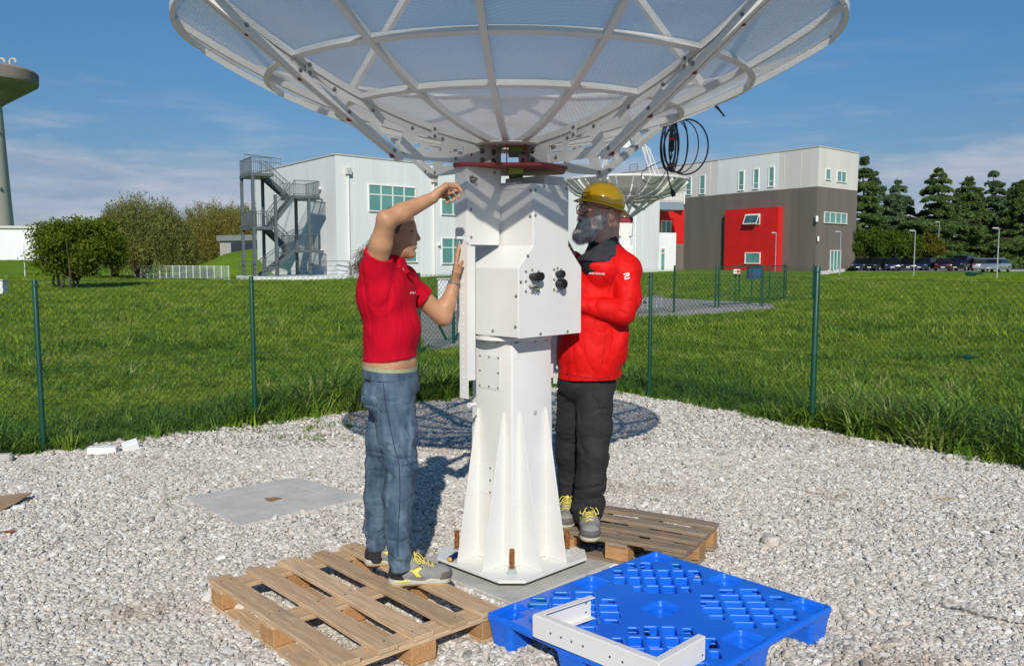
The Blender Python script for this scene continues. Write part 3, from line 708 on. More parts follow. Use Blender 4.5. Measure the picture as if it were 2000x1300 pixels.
# actuator cover and its long channel strut on the left, the twin strut on the right
def lbox(mb, x0, x1, y0, y1, z0, z1): 
    mb.add([hl(x, y, z) for z in (z0, z1) for x, y in ((x0, y0), (x1, y0), (x1, y1), (x0, y1))], [(0, 3, 2, 1), (4, 5, 6, 7), (0, 1, 5, 4), (1, 2, 6, 5), (2, 3, 7, 6), (3, 0, 4, 7)])
mb = MB(); 
pr = [(-.372, 1.770), (-.360, 1.757), (-.150, 1.757), (-.134, 2.0), (-.130, 2.150), (-.372, 2.150)]
extr(mb, pr, -.004, .0)
mb.build('cover_front_plate', M['white'], ant, bevel=0.001)
mb = MB(); lbox(mb, -.372, -.367, .0005, .088, 1.80, 2.150); lbox(mb, -.366, -.135, .001, .086, 2.140, 2.1495); mb.add([], [])
o = mb.build('cover_side_plate', M['white'], ant, bevel=0.001)
mb = MB(); lbox(mb, -.366, -.362, .088, .094, 1.75, 2.11); mb.build('rear_edge_strip', M['white'], ant)
for (x, z, r_) in ((-.335, 2.085, .013), (-.345, 1.935, .005), (-.345, 1.795, .005), (-.18, 2.13, .005)):
    bolt('cover_bolt', hl(x, -.004, z), nR, r_, ant, h=(.022 if r_ > .01 else None))
for sx in (-1, 1):
    # C-channel: web towards the outside, flange to the front
    mb = MB(); xo, xi = .362 * sx, .312 * sx; zt_ = 1.80 if sx < 0 else 1.30
    ztop = 2.13 if sx < 0 else 1.80
    mb2 = MB(); w0 = min(xo, xi); w1 = max(xo, xi)
    lbox(mb2, w0, w1, .002, .006, 1.062, ztop - .38 if sx < 0 else 1.78); fr_ = mb2.build('strut_flange', M['white'], ant, bevel=0.001)
    mb2 = MB(); lbox(mb2, min(xo, xo - .005 * sx), max(xo, xo - .005 * sx), .0065, .070, .966, ztop - .35 if sx < 0 else 1.78)
    st_ = mb2.build('strut_web', M['white'], ant, bevel=0.001)
    for k in range(11):
        if sx > 0: break
        zz = 1.02 + k * .055; p = hl(xo - .0008, .040, zz); mb3 = MB(); mb3.cyl(p, p + nL * .0012, .0058, 12); mb3.build('strut_hole', mat('hole_bright', (0.9, 0.9, 0.86), 0.5) if k == 0 else bpy.data.materials['hole_bright'], st_)
mb = MB(); mb.tube([hl(-.345, .02, .93), hl(-.335, .02, .93), hl(-.334, .02, .93), hl(-.30, .02, .93)], [.016, .016, .011, .011], 12)
mb.build('pivot_stub', M['white'], ant, smooth=True)
mb = MB(); lbox(mb, .245, .262, -.02, .05, 1.02, 1.30); lbox(mb, .2625, .275, -.02, .06, 1.12, 1.32); mb.build('rear_strut_bracket', M['white'], ant, bevel=.001)
# yoke block between housing and dish: right half is visible in the shade of the red plate
mb = MB(); lbox(mb, .02, .175, -.17, .12, zt + .006, 2.118); mb.build('yoke_block', M['white'], ant, bevel=0.002)
mb = MB(); lbox(mb, -.12, .0, -.10, .10, zt + .006, 2.02 + .06); mb.build('yoke_base', M['white'], ant, bevel=0.002)
bolt('top_bolt', hl(-.105, -.11, zt + .004), (0, 0, 1), .016, ant)
# dark red mounting plate
HB = Vector((-0.012, 4.69, 0))
def hub(az, r, z): return Vector((HB.x + r * math.sin(R(az)), HB.y - r * math.cos(R(az)), z))
mb = MB(); pts = [(-.286, -.10), (-.286, -.24), (-.245, -.285), (.165, -.285), (.30, -.10), (.30, .20), (.16, .29), (-.20, .29), (-.286, .20)]
mb.add([(HB.x + x, HB.y + y, 2.150) for x, y in pts] + [(HB.x + x, HB.y + y, 2.166) for x, y in pts], [tuple(range(9))[::-1], tuple(range(9, 18))] + [(i, (i + 1) % 9, 9 + (i + 1) % 9, 9 + i) for i in range(9)])
mb.build('mounting_plate', M['red_metal'], ant, bevel=0.002)
mb = MB(); mb.box((HB.x + .033, HB.y + .02, 2.135), (.075, .40, .028)); mb.box((HB.x + .033, HB.y + .02, 2.252), (.080, .26, .028)); mb.build('grass_tinted_underside', mat('white_with_grass_reflection', (0.26, 0.33, 0.06), 0.45), ant)  # white hub underside, the green reflected from the grass put into its colour
for x_ in (-.015, .082): mb = MB(); mb.box((HB.x + x_, HB.y - .12, 2.218), (.006, .12, .104)); mb.build('hub_cheek', M['red_metal'], ant)
# hub ring under the mesh centre
mb = MB(); mb.lathe([(0.045, 2.268), (0.235, 2.268), (0.245, 2.274), (0.245, 2.280), (0.04, 2.280), (0.045, 2.268)], 48, (HB.x, HB.y, 0)); mb.build('hub_disc', M['white'], ant, smooth=True)
KP = 0.192; Z0 = 2.300; RIM = 1.655
def zp(r): return Z0 + KP * r * r
RIBS = [-4.5 + 22.5 * i for i in range(16)]
ARMS = (-49.5, 40.5, 130.5, 220.5)
# ribs
for az in RIBS:
    mb = MB(); n = 16; w_, h_ = .030, .030; V = []
    for i in range(n + 1):
        r = 0.06 + (RIM - .012 - .06) * i / n; c_ = hub(az, r, 0); sl = math.atan(2 * KP * r); t_ = Vector((math.cos(R(az)), math.sin(R(az)), 0)); rad = Vector((math.sin(R(az)), -math.cos(R(az)), 0))
        up = Vector((0, 0, 1)) * math.cos(sl) - rad * math.sin(sl); ctr = Vector((c_.x, c_.y, zp(r))) - up * .005
        if r < .24: ctr = ctr + Vector((0, 0, .0))
        V += [ctr - t_ * w_ / 2, ctr + t_ * w_ / 2, ctr + t_ * w_ / 2 - up * h_, ctr - t_ * w_ / 2 - up * h_]
    Fs = [(0, 1, 2, 3), (4 * n + 3, 4 * n + 2, 4 * n + 1, 4 * n)]
    for i in range(n):
        for j in range(4): Fs.append((4 * i + j, 4 * i + 4 + j, 4 * i + 4 + (j + 1) % 4, 4 * i + (j + 1) % 4))
    mb.add(V, Fs); mb.build('rib', M['white'], ant, smooth=True, bevel=0.0)
# rings: sixteen straight-ish segments between ribs
for R_, w_, h_ in ((0.885, .028, .028), (1.225, .028, .028), (1.655, .022, .040)):
    for i in range(16):
        a0, a1 = RIBS[i], RIBS[i] + 22.5; mb = MB(); V = []; n = 5; e = math.degrees(.0155 / R_) if R_ < 1.6 else 0.02
        for k in range(n + 1):
            az = a0 + e + (a1 - a0 - 2 * e) * k / n; bulge = 1.0; sl = math.atan(2 * KP * R_) if R_ < 1.6 else 0
            rad = Vector((math.sin(R(az)), -math.cos(R(az)), 0)); up = Vector((0, 0, 1)) * math.cos(sl) - rad * math.sin(sl); tt = rad * math.cos(sl) + Vector((0, 0, 1)) * math.sin(sl)
            ctr = Vector((*hub(az, R_, 0).xy, zp(R_))) - up * (.0045 if R_ < 1.6 else -0.012)
            V += [ctr - tt * w_ / 2, ctr + tt * w_ / 2, ctr + tt * w_ / 2 - up * h_, ctr - tt * w_ / 2 - up * h_]
        Fs = [(0, 1, 2, 3), (4 * n + 3, 4 * n + 2, 4 * n + 1, 4 * n)]
        for k in range(n):
            for j in range(4): Fs.append((4 * k + j, 4 * k + 4 + j, 4 * k + 4 + (j + 1) % 4, 4 * k + (j + 1) % 4))
        mb.add(V, Fs); mb.build('ring_bar' if R_ < 1.6 else 'rim_bar', M['white'], ant, smooth=True)
# perforated sheet petals
pm = bpy.data.materials.new('perforated_sheet'); pm.use_nodes = True; t = pm.node_tree; b = t.nodes['Principled BSDF']; b.inputs['Base Color'].default_value = (0.84, 0.84, 0.82, 1); b.inputs['Roughness'].default_value = 0.45
uv = t.nodes.new('ShaderNodeUVMap'); mpn = t.nodes.new('ShaderNodeMapping'); mpn.inputs['Scale'].default_value = (1, 1, 1); t.links.new(uv.outputs[0], mpn.inputs[0])
sx_ = t.nodes.new('ShaderNodeSeparateXYZ'); t.links.new(mpn.outputs[0], sx_.inputs[0])
def pmn(op, a, b_=None, cl=False):
    n = t.nodes.new('ShaderNodeMath'); n.operation = op; n.use_clamp = cl
    for i, v in enumerate((a, b_)):
        if v is None: continue
        if isinstance(v, (int, float)): n.inputs[i].default_value = v
        else: t.links.new(v, n.inputs[i])
    return n.outputs[0]
PITCHH = 0.0075
def frac2(s, off): return pmn('SUBTRACT', pmn('FRACT', pmn('ADD', pmn('MULTIPLY', s, 1), off)), 0.5)
def holes(off):
    fx = frac2(pmn('MULTIPLY', sx_.outputs[0], 1 / PITCHH), off); fy = frac2(pmn('MULTIPLY', sx_.outputs[1], 1 / (PITCHH * 1.732)), off)
    return pmn('ADD', pmn('MULTIPLY', fx, fx), pmn('MULTIPLY', pmn('MULTIPLY', fy, fy), 3.0))
d2 = pmn('MINIMUM', holes(0.0), holes(0.5))
hole = pmn('LESS_THAN', d2, 0.185)
trn = t.nodes.new('ShaderNodeBsdfTransparent'); mxs = t.nodes.new('ShaderNodeMixShader'); t.links.new(hole, mxs.inputs[0]); t.links.new(b.outputs[0], mxs.inputs[1]); t.links.new(trn.outputs[0], mxs.inputs[2]); t.links.new(mxs.outputs[0], t.nodes['Material Output'].inputs[0])
for az0 in RIBS:
    nr, na = 22, 8; V = []; UV = []; Fs = []
    for lay in range(3):                      # three skins make up the thickness of the punched sheet
        b0 = len(V)
        for i in range(nr + 1):
            r = 0.05 + (RIM + .004 - .05) * i / nr; sl = math.atan(2 * KP * r); o_ = .0010 + .0010 * lay
            for j in range(na + 1):
                az = az0 + .05 + 22.4 * j / na; q = hub(az, r - math.sin(sl) * o_, zp(r) + math.cos(sl) * o_); V.append(q); UV.append((r * math.sin(R(az - az0 - 11.25)), r * math.cos(R(az - az0 - 11.25))))
        Fs += [(b0 + i * (na + 1) + j, b0 + i * (na + 1) + j + 1, b0 + (i + 1) * (na + 1) + j + 1, b0 + (i + 1) * (na + 1) + j) for i in range(nr) for j in range(na)]
    me = np_mesh('mesh_panel', np.array(V), np.array(Fs), smooth=True); ul = me.uv_layers.new(name='UVMap')
    li = np.zeros(len(me.loops), np.int32); me.loops.foreach_get('vertex_index', li); ul.data.foreach_set('uv', np.array(UV, np.float32)[li].ravel())
    link('mesh_panel', me, pm, ant)
# truss arms cut from sheet, with a box strip along the lower outer edge
def arm(az):
    rad = Vector((math.sin(R(az)), -math.cos(R(az)), 0)); t_ = Vector((math.cos(R(az)), math.sin(R(az)), 0))
    c0 = Vector((HB.x, HB.y, 0))
    def top(r): return zp(r) - .042 if r > .2 else zp(.2) - .044
    def bot(r): return 2.168 if r < .70 else 2.168 + (2.725 - 2.168) * (r - .70) / (1.575 - .70)
    # columns: post / window pairs along r (bottom position, top position)
    cols = [(.075, .075, 'P'), (.296, .270, 'W'), (.400, .400, 'P'), (.452, .445, 'W'), (.630, .580, 'P'), (.715, .650, 'W'), (.820, .765, 'P'), (.872, .825, 'W'), (1.00, .955, 'P'), (1.06, 1.01, 'W'), (1.17, 1.13, 'P'), (1.23, 1.19, 'W'), (1.33, 1.30, 'P'), (1.39, 1.37, 'W'), (1.48, 1.47, 'P'), (1.575, 1.575, 'E')]
    V = []; Fs = []; key = {}
    def vt(u, v):                              # u index into cols, v 0..3
        k = (u, v)
        if k not in key:
            rb, rt = cols[u][0], cols[u][1]; b_, t__ = bot(rb), top(rt)
            fr_ = (0, None, None, 1)[v]
            h_ = t__ - b_; lo = min(.056 if rb < .71 else .020, h_ * .40) / h_; hi = 1 - min(.024, h_ * .33) / h_
            f_ = {0: 0, 1: lo, 2: hi, 3: 1}[v]
            r = rb + (rt - rb) * f_; zz = bot(r) if v == 0 else (top(r) if v == 3 else b_ + h_ * f_)
            key[k] = len(V); V.append((r, zz))
        return key[k]
    for u in range(len(cols) - 1):
        for v in range(3):
            if v == 1 and cols[u][2] == 'W': continue
            Fs.append((vt(u, v), vt(u + 1, v), vt(u + 1, v + 1), vt(u, v + 1)))
    mb = MB(); th = .0055; n = len(V)
    P3 = [c0 + rad * r + Vector((0, 0, zz)) - t_ * th / 2 for r, zz in V] + [c0 + rad * r + Vector((0, 0, zz)) + t_ * th / 2 for r, zz in V]
    ed = {}
    for f_ in Fs:
        for i in range(4):
            a_, b_ = f_[i], f_[(i + 1) % 4]
            ed[(a_, b_)] = 1
    side = [(a_, b_, b_ + n, a_ + n) for (a_, b_) in ed if (b_, a_) not in ed]
    mb.add(P3, Fs + [tuple(i + n for i in f_)[::-1] for f_ in Fs] + side)
    tr = mb.build('truss_arm', M['white'], ant)
    # second web, set off by the width of the rib
    mb = MB()
    for zoff, r0, r1 in ((0.0, .70, 1.645),):
        a_ = c0 + rad * (r0 - .012) + Vector((0, 0, bot(.70) - .002)) ; b_ = c0 + rad * r1 + Vector((0, 0, bot(1.575) - .002 + .040))
        nn = (b_ - a_).normalized().cross(t_)
        mb.bar(a_ + t_ * .016, b_ + t_ * .016, .024, .030, nn); mb.bar(a_ - t_ * .016, b_ - t_ * .016, .024, .030, nn)
    mb.build('lower_strip', M['white'], ant, bevel=.001)
    mb = MB(); a_ = c0 + rad * .09; b_ = c0 + rad * .31
    mb.bar(a_ + t_ * .0065 + Vector((0, 0, 2.214)), b_ + t_ * .0065 + Vector((0, 0, 2.214)), .006, .088); mb.bar(a_ - t_ * .0065 + Vector((0, 0, 2.214)), b_ - t_ * .0065 + Vector((0, 0, 2.214)), .006, .088)
    mb.build('root_plate', M['white'], ant, bevel=.001)
    for s_ in (-1, 1):
        for r, zz in ((.12, 2.192), (.12, 2.240), (.195, 2.192), (.195, 2.240)): bolt('root_bolt', c0 + rad * r + t_ * s_ * .0095 + Vector((0, 0, zz)), t_ * s_, .0105, ant)
        for r in (.44, .62, .84, 1.04, 1.25, 1.42): bolt('truss_bolt', c0 + rad * r + t_ * s_ * .003 + Vector((0, 0, top(r) - .016)), t_ * s_, .0065, ant)
        for r in (.36, .68): bolt('truss_bolt', c0 + rad * r + t_ * s_ * .003 + Vector((0, 0, bot(r) + .022)), t_ * s_, .0065, ant)
        for r in (.74, .98, 1.22, 1.46): bolt('truss_bolt', c0 + rad * r + t_ * s_ * .0285 + Vector((0, 0, bot(r) + .006)), t_ * s_, .0065, ant)
    for r in (.735, .965, 1.205, 1.445):
        p = c0 + rad * r + Vector((0, 0, bot(r) - .012)); mb = MB(); mb.cyl(p - t_ * .009, p + t_ * .009, .0115, 12); mb.build('red_spacer', M['red_metal'], ant, smooth=True)
    # hinge tabs where rib and truss meet
    for r in (.50, 1.17):
        mb = MB()
        for s_ in (-1, 1): mb.box(c0 + rad * r + t_ * s_ * .0175 + Vector((0, 0, zp(r) - .042)), (.036, .004, .058), Matrix((rad, t_, Vector((0, 0, 1)))).transposed())
        mb.build('hinge_tab', M['white'], ant, bevel=.001)
        for s_ in (-1, 1):
            bolt('truss_bolt', c0 + rad * r + t_ * s_ * .0197 + Vector((0, 0, zp(r) - .026)), t_ * s_, .0065, ant); bolt('truss_bolt', c0 + rad * r + t_ * s_ * .0197 + Vector((0, 0, zp(r) - .060)), t_ * s_, .0065, ant)
for az in ARMS: arm(az)
# red lug near the left arm root
mb = MB(); p = hub(-49.5, .335, 2.205) + Vector((.02, .05, 0)); mb.box(p, (.085, .03, .045), Matrix.Rotation(R(-38), 3, 'Y')); mb.build('red_lug', M['red_metal'], ant, bevel=.003)
# feed legs rising from the rim to the feed above the dish
for k, az in enumerate(ARMS):
    a_ = hub(az, 1.62, zp(1.62) + .004); tp = hub(az, .20, 3.78); d = tp - a_
    mb = MB(); mb.bar(a_, tp, .034, .050, Vector((math.sin(R(az)), -math.cos(R(az)), 0))); mb.build('feed_leg', M['white'], ant, bevel=.002)
mb = MB(); mb.cyl((HB.x, HB.y, 3.74), (HB.x, HB.y, 3.82), .24, 32); mb.cyl((HB.x, HB.y, 3.55), (HB.x, HB.y, 3.74), .09, 24); mb.build('feed_horn', M['white'], ant, smooth=True)
# black cable hung from the ring behind
cb = thing('cable_coil', (1.03, 5.3, 2.1), 'black coiled cable with a red banded plug hanging from the mesh dish', 'cable')
def C(px, py, d=5.28): return Y(px, py, d)
def loop(cx_, cy_, rx, ry, tilt, d, n=40, ph=0.0):
    out = []
    for i in range(n):
        a_ = 2 * math.pi * i / n + ph; x = rx * math.cos(a_); y = ry * math.sin(a_); xr = x * math.cos(tilt) - y * math.sin(tilt); yr = x * math.sin(tilt) + y * math.cos(tilt)
        out.append(C(cx_ + xr, cy_ + yr, d + .02 * math.cos(a_)))
    return out
for k, (cx_, cy_, rx, ry, tl, rr_) in enumerate([(1340, 287, 43, 54, .12, 3.6), (1325, 285, 18, 52, .05, 3.6), (1306, 284, 14, 49, .0, 3.6), (1308, 285, 18, 48, .05, 3.2), (1311, 284, 13, 50, -.03, 3.4), (1330, 286, 34, 52, .10, 2.6), (1302, 286, 10, 46, .02, 3.2), (1318, 286, 26, 51, .06, 2.2)]):
    mb = MB(); mb.tube(loop(cx_, cy_, rx, ry, tl, 5.24 + .012 * k), rr_ * .00135, 8, closed=True); mb.build('cable_loop', M['black_rubber'], cb, smooth='all')
def spline(pts, n=8):
    P = [Vector(p) for p in pts]; out = []
    for i in range(len(P) - 1):
        p0 = P[max(i - 1, 0)]; p1 = P[i]; p2 = P[i + 1]; p3 = P[min(i + 2, len(P) - 1)]
        for k in range(n):
            t_ = k / n; out.append(0.5 * ((2 * p1) + (p2 - p0) * t_ + (2 * p0 - 5 * p1 + 4 * p2 - p3) * t_ * t_ + (3 * p1 - p0 - 3 * p2 + p3) * t_ ** 3))
    out.append(P[-1]); return out
for pts, rr_ in (([(1303, 312), (1275, 305 + 18), (1256, 335), (1254, 350), (1272, 360), (1292, 348), (1305, 325), (1315, 300)], 1.7),
                 ([(1303, 330), (1306, 350), (1312, 372)], 3.2), ([(1320, 222), (1326, 226), (1318, 238), (1312, 250)], 4.6), ([(1313, 235), (1311, 250), (1311, 265)], 3.6), ([(1316, 236), (1322, 244), (1321, 262), (1318, 300), (1310, 330)], 3.0)):
    mb = MB(); mb.tube(spline([C(x, y, 5.22) for x, y in pts]), rr_ * .00135, 8); mb.build('cable_tail', M['black_rubber'], cb, smooth='all')
mb = MB(); mb.tube([C(1312, 246, 5.18), C(1312, 262, 5.18), C(1312, 263, 5.18), C(1312, 292, 5.18), C(1312, 297, 5.18)], [.010, .012, .017, .016, .008], 14); pg = mb.build('plug', M['black_gloss'], cb, smooth=True)
mb = MB(); mb.cyl(C(1312, 270, 5.18), C(1312, 275, 5.18), .0185, 16); mb.build('red_band', mat('red_plastic', (0.55, 0.01, 0.015), 0.35), pg, smooth=True)
mb = MB(); mb.tube([C(1312, 370, 5.22), C(1314, 376, 5.22), C(1316, 384, 5.22)], [.007, .014, .012], 12); mb.build('cable_connector', M['black_gloss'], cb, smooth=True)
cw = thing('loose_cable_end', Y(1400, 215, 5.2), 'short loose black cable end sticking out behind the right rim of the dish', 'cable')
for pts, rr_ in (([(1378, 204), (1392, 206), (1405, 216), (1414, 227)], 3.4), ([(1394, 198), (1399, 206), (1408, 218), (1415, 228)], 4.2)):
    mb = MB(); mb.tube(spline([C(x, y, 5.6) for x, y in pts]), rr_ * .00135, 8); mb.build('cable_strand', M['black_rubber'], cw, smooth='all')
# ------------------------------------------------------------------ background buildings
M['plaster'] = mat('white_cladding', (0.78, 0.80, 0.81), 0.6, col2=(0.72, 0.74, 0.75), nscale=0.8, stretch=(1, 1, .15), bump=0.03, bscale=6)
M['plaster_warm'] = mat('offwhite_cladding', (0.70, 0.68, 0.63), 0.65, col2=(0.63, 0.61, 0.57), nscale=0.6, stretch=(1, 1, .12))
M['brown'] = mat('taupe_cladding', (0.175, 0.150, 0.128), 0.75, col2=(0.145, 0.125, 0.108), nscale=0.7, stretch=(1, 1, .1))
M['redwall'] = mat('red_cladding', (0.66, 0.012, 0.008), 0.55, col2=(0.58, 0.012, 0.010), nscale=0.8)
M['frame'] = mat('white_window_frame', (0.80, 0.80, 0.77), 0.5)
M['glass'] = mat('window_glass', (0.10, 0.27, 0.25), 0.12, col2=(0.14, 0.34, 0.31), nscale=0.7, spec=0.8)
M['glass_dark'] = mat('dark_window_glass', (0.03, 0.08, 0.085), 0.08, col2=(0.06, 0.14, 0.14), nscale=1.2, spec=0.8)
M['trim'] = mat('roof_trim', (0.55, 0.53, 0.49), 0.6)
M['grey_steel'] = mat('painted_grey_steel', (0.12, 0.15, 0.16), 0.5, metal=0.2, col2=(0.10, 0.125, 0.135), nscale=2)
M['dark_steel'] = mat('dark_grey_steel', (0.07, 0.085, 0.09), 0.5)
M['roadside'] = mat('pale_path', (0.55, 0.54, 0.50), 0.9, col2=(0.45, 0.44, 0.41), nscale=2)
class Wall:                                   # a facade: origin o, unit direction u along it, outward normal n
    def __init__(s, a, b): s.o = Vector((a[0], a[1], 0)); d = Vector((b[0] - a[0], b[1] - a[1], 0)); s.L = d.length; s.u = d / s.L; s.n = Vector((s.u.y, -s.u.x, 0)); s.n = s.n if s.n.y < 0 else -s.n
    def p(s, t, z, out=0.0): return s.o + s.u * t + s.n * out + Vector((0, 0, z))
    def hit(s, px, py):                       # (t, z) where the view ray meets the wall plane
        d = ray(px, py); A_ = np.array([[s.u.x, -d.x], [s.u.y, -d.y]]); q = np.linalg.solve(A_, np.array([-s.o.x, -s.o.y])); return q[0], H + d.z * q[1]
    def slab(s, mb, t0, t1, z0, z1, o0, o1):
        V = [s.p(t, z, o) for z in (z0, z1) for t, o in ((t0, o0), (t1, o0), (t1, o1), (t0, o1))]
        mb.add(V, [(0, 3, 2, 1), (4, 5, 6, 7), (0, 1, 5, 4), (1, 2, 6, 5), (2, 3, 7, 6), (3, 0, 4, 7)]); return mb
def window(wall, px0, px1, pyt, pyb, cols, rows, parent, name='window', tr=None, glass='glass', fw=0.07, sill=True, split=0.36, box=None):
    """pixel box at the left edge of the window gives its size; built on the wall plane"""
    if box: t0, t1, z0, z1 = box
    else:
        t0, z1 = wall.hit(px0, pyt); _, z0 = wall.hit(px0, pyb); t1, _ = wall.hit(px1, pyt)
        if t1 < t0: t0, t1 = t1, t0
    mb = MB(); o0, o1 = 0.01, 0.09
    wall.slab(mb, t0 - fw, t1 + fw, z1, z1 + fw, o0, o1); wall.slab(mb, t0 - fw, t1 + fw, z0 - fw, z0, o0, o1 + (0.05 if sill else 0))
    wall.slab(mb, t0 - fw, t0, z0, z1, o0, o1); wall.slab(mb, t1, t1 + fw, z0, z1, o0, o1)
    w_ = mb.build(name, M['frame'], parent)
    for i in range(cols):
        for j in range(rows):
            a0 = t0 + (t1 - t0) * i / cols; a1 = t0 + (t1 - t0) * (i + 1) / cols
            if rows == 2: b0, b1 = ((z0, z1 - (z1 - z0) * split) if j == 0 else (z1 - (z1 - z0) * split, z1))
            else: b0, b1 = z0, z1
            m_ = 0.045 if cols > 1 or rows > 1 else 0.03
            mb = MB(); wall.slab(mb, a0 + m_, a1 - m_, b0 + m_, b1 - m_, 0.012, 0.03); mb.build('pane', M[glass] if (i + j) % 3 or glass != 'glass' else M['glass'], w_)
    mb = MB(); th = 0.045
    for i in range(1, cols): a_ = t0 + (t1 - t0) * i / cols; wall.slab(mb, a_ - th, a_ + th, z0, z1, 0.02, 0.075)
    if rows == 2: b_ = z1 - (z1 - z0) * split; wall.slab(mb, t0, t1, b_ - th, b_ + th, 0.021, 0.070)
    if mb.v: mb.build('glazing_bar', M['frame'], w_)
    return w_
def zat(py, D): return Y(1000, py, D).z
def ppt(px, D): return ((px - 1000) / F * D * (math.cos(PITCH) * 1.0 + 0) / 1.0, D)
def gp(px, D):                                 # ground point at distance D under image column px (horizon row)
    d = ray(px, HOR); return Vector((d.x / d.y * D, D, 0))
# building 1: white block with the outside stair
A1, L1, B1 = gp(658, 64), gp(503, 78), gp(1287, 96)
HT1 = 9.02
b1 = thing('white_building', (A1.x, A1.y, 0), 'two storey white clad building with teal windows left of the pedestal', 'building')
back1 = Vector((4, 118, 0)); 
def block(name, pts, z0, z1, mt, parent, bevel=0.0):
    n = len(pts); mb = MB(); mb.add([(p.x, p.y, z0) for p in pts] + [(p.x, p.y, z1) for p in pts], [tuple(range(n))[::-1], tuple(range(n, 2 * n))] + [(i, (i + 1) % n, n + (i + 1) % n, n + i) for i in range(n)])
    return mb.build(name, mt, parent, bevel=bevel)
W1R = Wall(A1, B1); W1L = Wall(L1, A1)
block('wall', [A1, B1, B1 + Vector((-12, 14, 0)), L1 + Vector((10, 14, 0)), L1], -0.5, HT1, M['plaster'], b1)
mb = MB(); W1R.slab(mb, -.06, W1R.L, HT1 + .002, HT1 + .10, -.3, .06); W1L.slab(mb, 0, W1L.L + .0, HT1 + .001, HT1 + .098, -.3, .06); mb.build('roof_edge', M['trim'], b1)
for k in range(1, 26):                          # cladding joints
    mb = MB(); W1R.slab(mb, W1R.L * k / 26 - .012, W1R.L * k / 26 + .012, 0, HT1, .001, .012); mb.build('cladding_joint', M['plaster'], b1)
for (x0, x1, yt, yb, c) in ((720, 810, 361, 411, 4), (862, 905, 374, 418, 2), (962, 1040, 380, 425, 4), (745, 813, 478, 511, 3), (863, 905, 466, 514, 2), (962, 1040, 470, 512, 4)):
    window(W1R, x0, x1, yt, yb, c, 2, b1)
for px, y0 in ((678, 338), (845, 354), (1240, 400)):
    t_, zt_ = W1R.hit(px, y0); mb = MB(); a_ = W1R.p(t_, 0, .12); mb.cyl(a_, a_ + Vector((0, 0, zt_)), .06, 8); o = mb.build('downpipe', M['frame'], b1, smooth=True)
    mb = MB(); W1R.slab(mb, t_ - .22, t_ + .22, zt_ - .1, zt_ + .35, .02, .3); mb.build('rainwater_head', M['trim'], o)
for px, py in ((628, 368), (631, 490), (855, 477)):
    wl = W1R if px > 658 else W1L; t_, z_ = wl.hit(px, py); mb = MB(); mb.lathe([(0.0, -.16), (.12, -.1), (.15, 0), (.12, .1), (0, .16)], 12, wl.p(t_, z_, .18)); mb.build('wall_lamp', M['frame'], b1, smooth=True)
# raised platform with rail at the foot of the stair
SO = gp(497, 61.0); SU = Vector((.86, .51, 0)).normalized(); SV = Vector((-.51, .86, 0)).normalized()
def sp_(s_, t_, z_): return SO + SU * s_ + SV * t_ + Vector((0, 0, z_))
def sbox(mb, s0_, s1_, t0_, t1_, z0_, z1_):
    mb.add([sp_(s_, t_, z_) for z_ in (z0_, z1_) for s_, t_ in ((s0_, t0_), (s1_, t0_), (s1_, t1_), (s0_, t1_))], [(0, 3, 2, 1), (4, 5, 6, 7), (0, 1, 5, 4), (1, 2, 6, 5), (2, 3, 7, 6), (3, 0, 4, 7)]); return mb
stt = thing('fire_escape', SO, 'grey steel outside stair with landings and railings against the white building', 'fire escape')
sbox(MB(), -.35, 6.9, -.5, 4.0, -.2, .28).build('concrete_plinth', M['plaster'], stt)
def railing(pts, parent, h=1.05, gap=0.13, name='railing', m='grey_steel', bars=True, r=.022):
    mb = MB()
    for a_, b_ in zip(pts[:-1], pts[1:]):
        a_, b_ = Vector(a_), Vector(b_); L = (b_ - a_).length; up = Vector((0, 0, h))
        mb.bar(a_ + up, b_ + up, r * 2, r * 2); mb.bar(a_ + Vector((0, 0, .1)), b_ + Vector((0, 0, .1)), r * 1.5, r * 1.5)
        if not bars:
            mb.bar(a_ + up * .66, b_ + up * .66, r * 1.2, r * 1.2); mb.bar(a_ + up * .36, b_ + up * .36, r * 1.2, r * 1.2)
        n = max(1, int(L / (gap if bars else 1.6)))
        for k in range(n + 1):
            p = a_ + (b_ - a_) * k / n; mb.bar(p + Vector((0, 0, .0)), p + up, r * (.9 if bars else 1.8), r * (.9 if bars else 1.8), SU)
    o = mb.build(name, M[m], parent, fix=False); o['kind'] = 'stuff' if bars else 'part'
    if not bars: del o['kind']
    return o
ZL = [(2.15, 'R'), (3.75, 'L'), (6.0, 'R'), (7.45, 'L')]
for s_, t_, h_ in ((.0, 0, 7.3), (0, 3.1, 7.3), (1.55, 0, 6.0), (1.5, 3.1, 7.3), (3.95, 0, 5.9), (3.95, 3.1, 5.9)):
    mb = MB(); sbox(mb, s_ - .10, s_ + .10, t_ - .10, t_ + .10, .28, h_); mb.build('column', M['grey_steel'], stt)
for z_, side in ZL:
    s0_, s1_ = (-.12, 1.45) if side == 'L' else (2.85, 4.75)
    mb = MB(); sbox(mb, s0_, s1_, -.12, 3.2, z_ - .20, z_); o = mb.build('landing', M['grey_steel'], stt)
    e = .04
    if side == 'L': pts = [sp_(s1_, -.1, z_), sp_(s0_ + e, -.1, z_), sp_(s0_ + e, 3.15, z_), sp_(s1_, 3.15, z_)]
    else: pts = [sp_(s0_, -.1, z_), sp_(s1_ - e, -.1, z_), sp_(s1_ - e, 3.15, z_), sp_(s0_, 3.15, z_)]
    railing(pts, o)
prev = (.28, 'L'); 
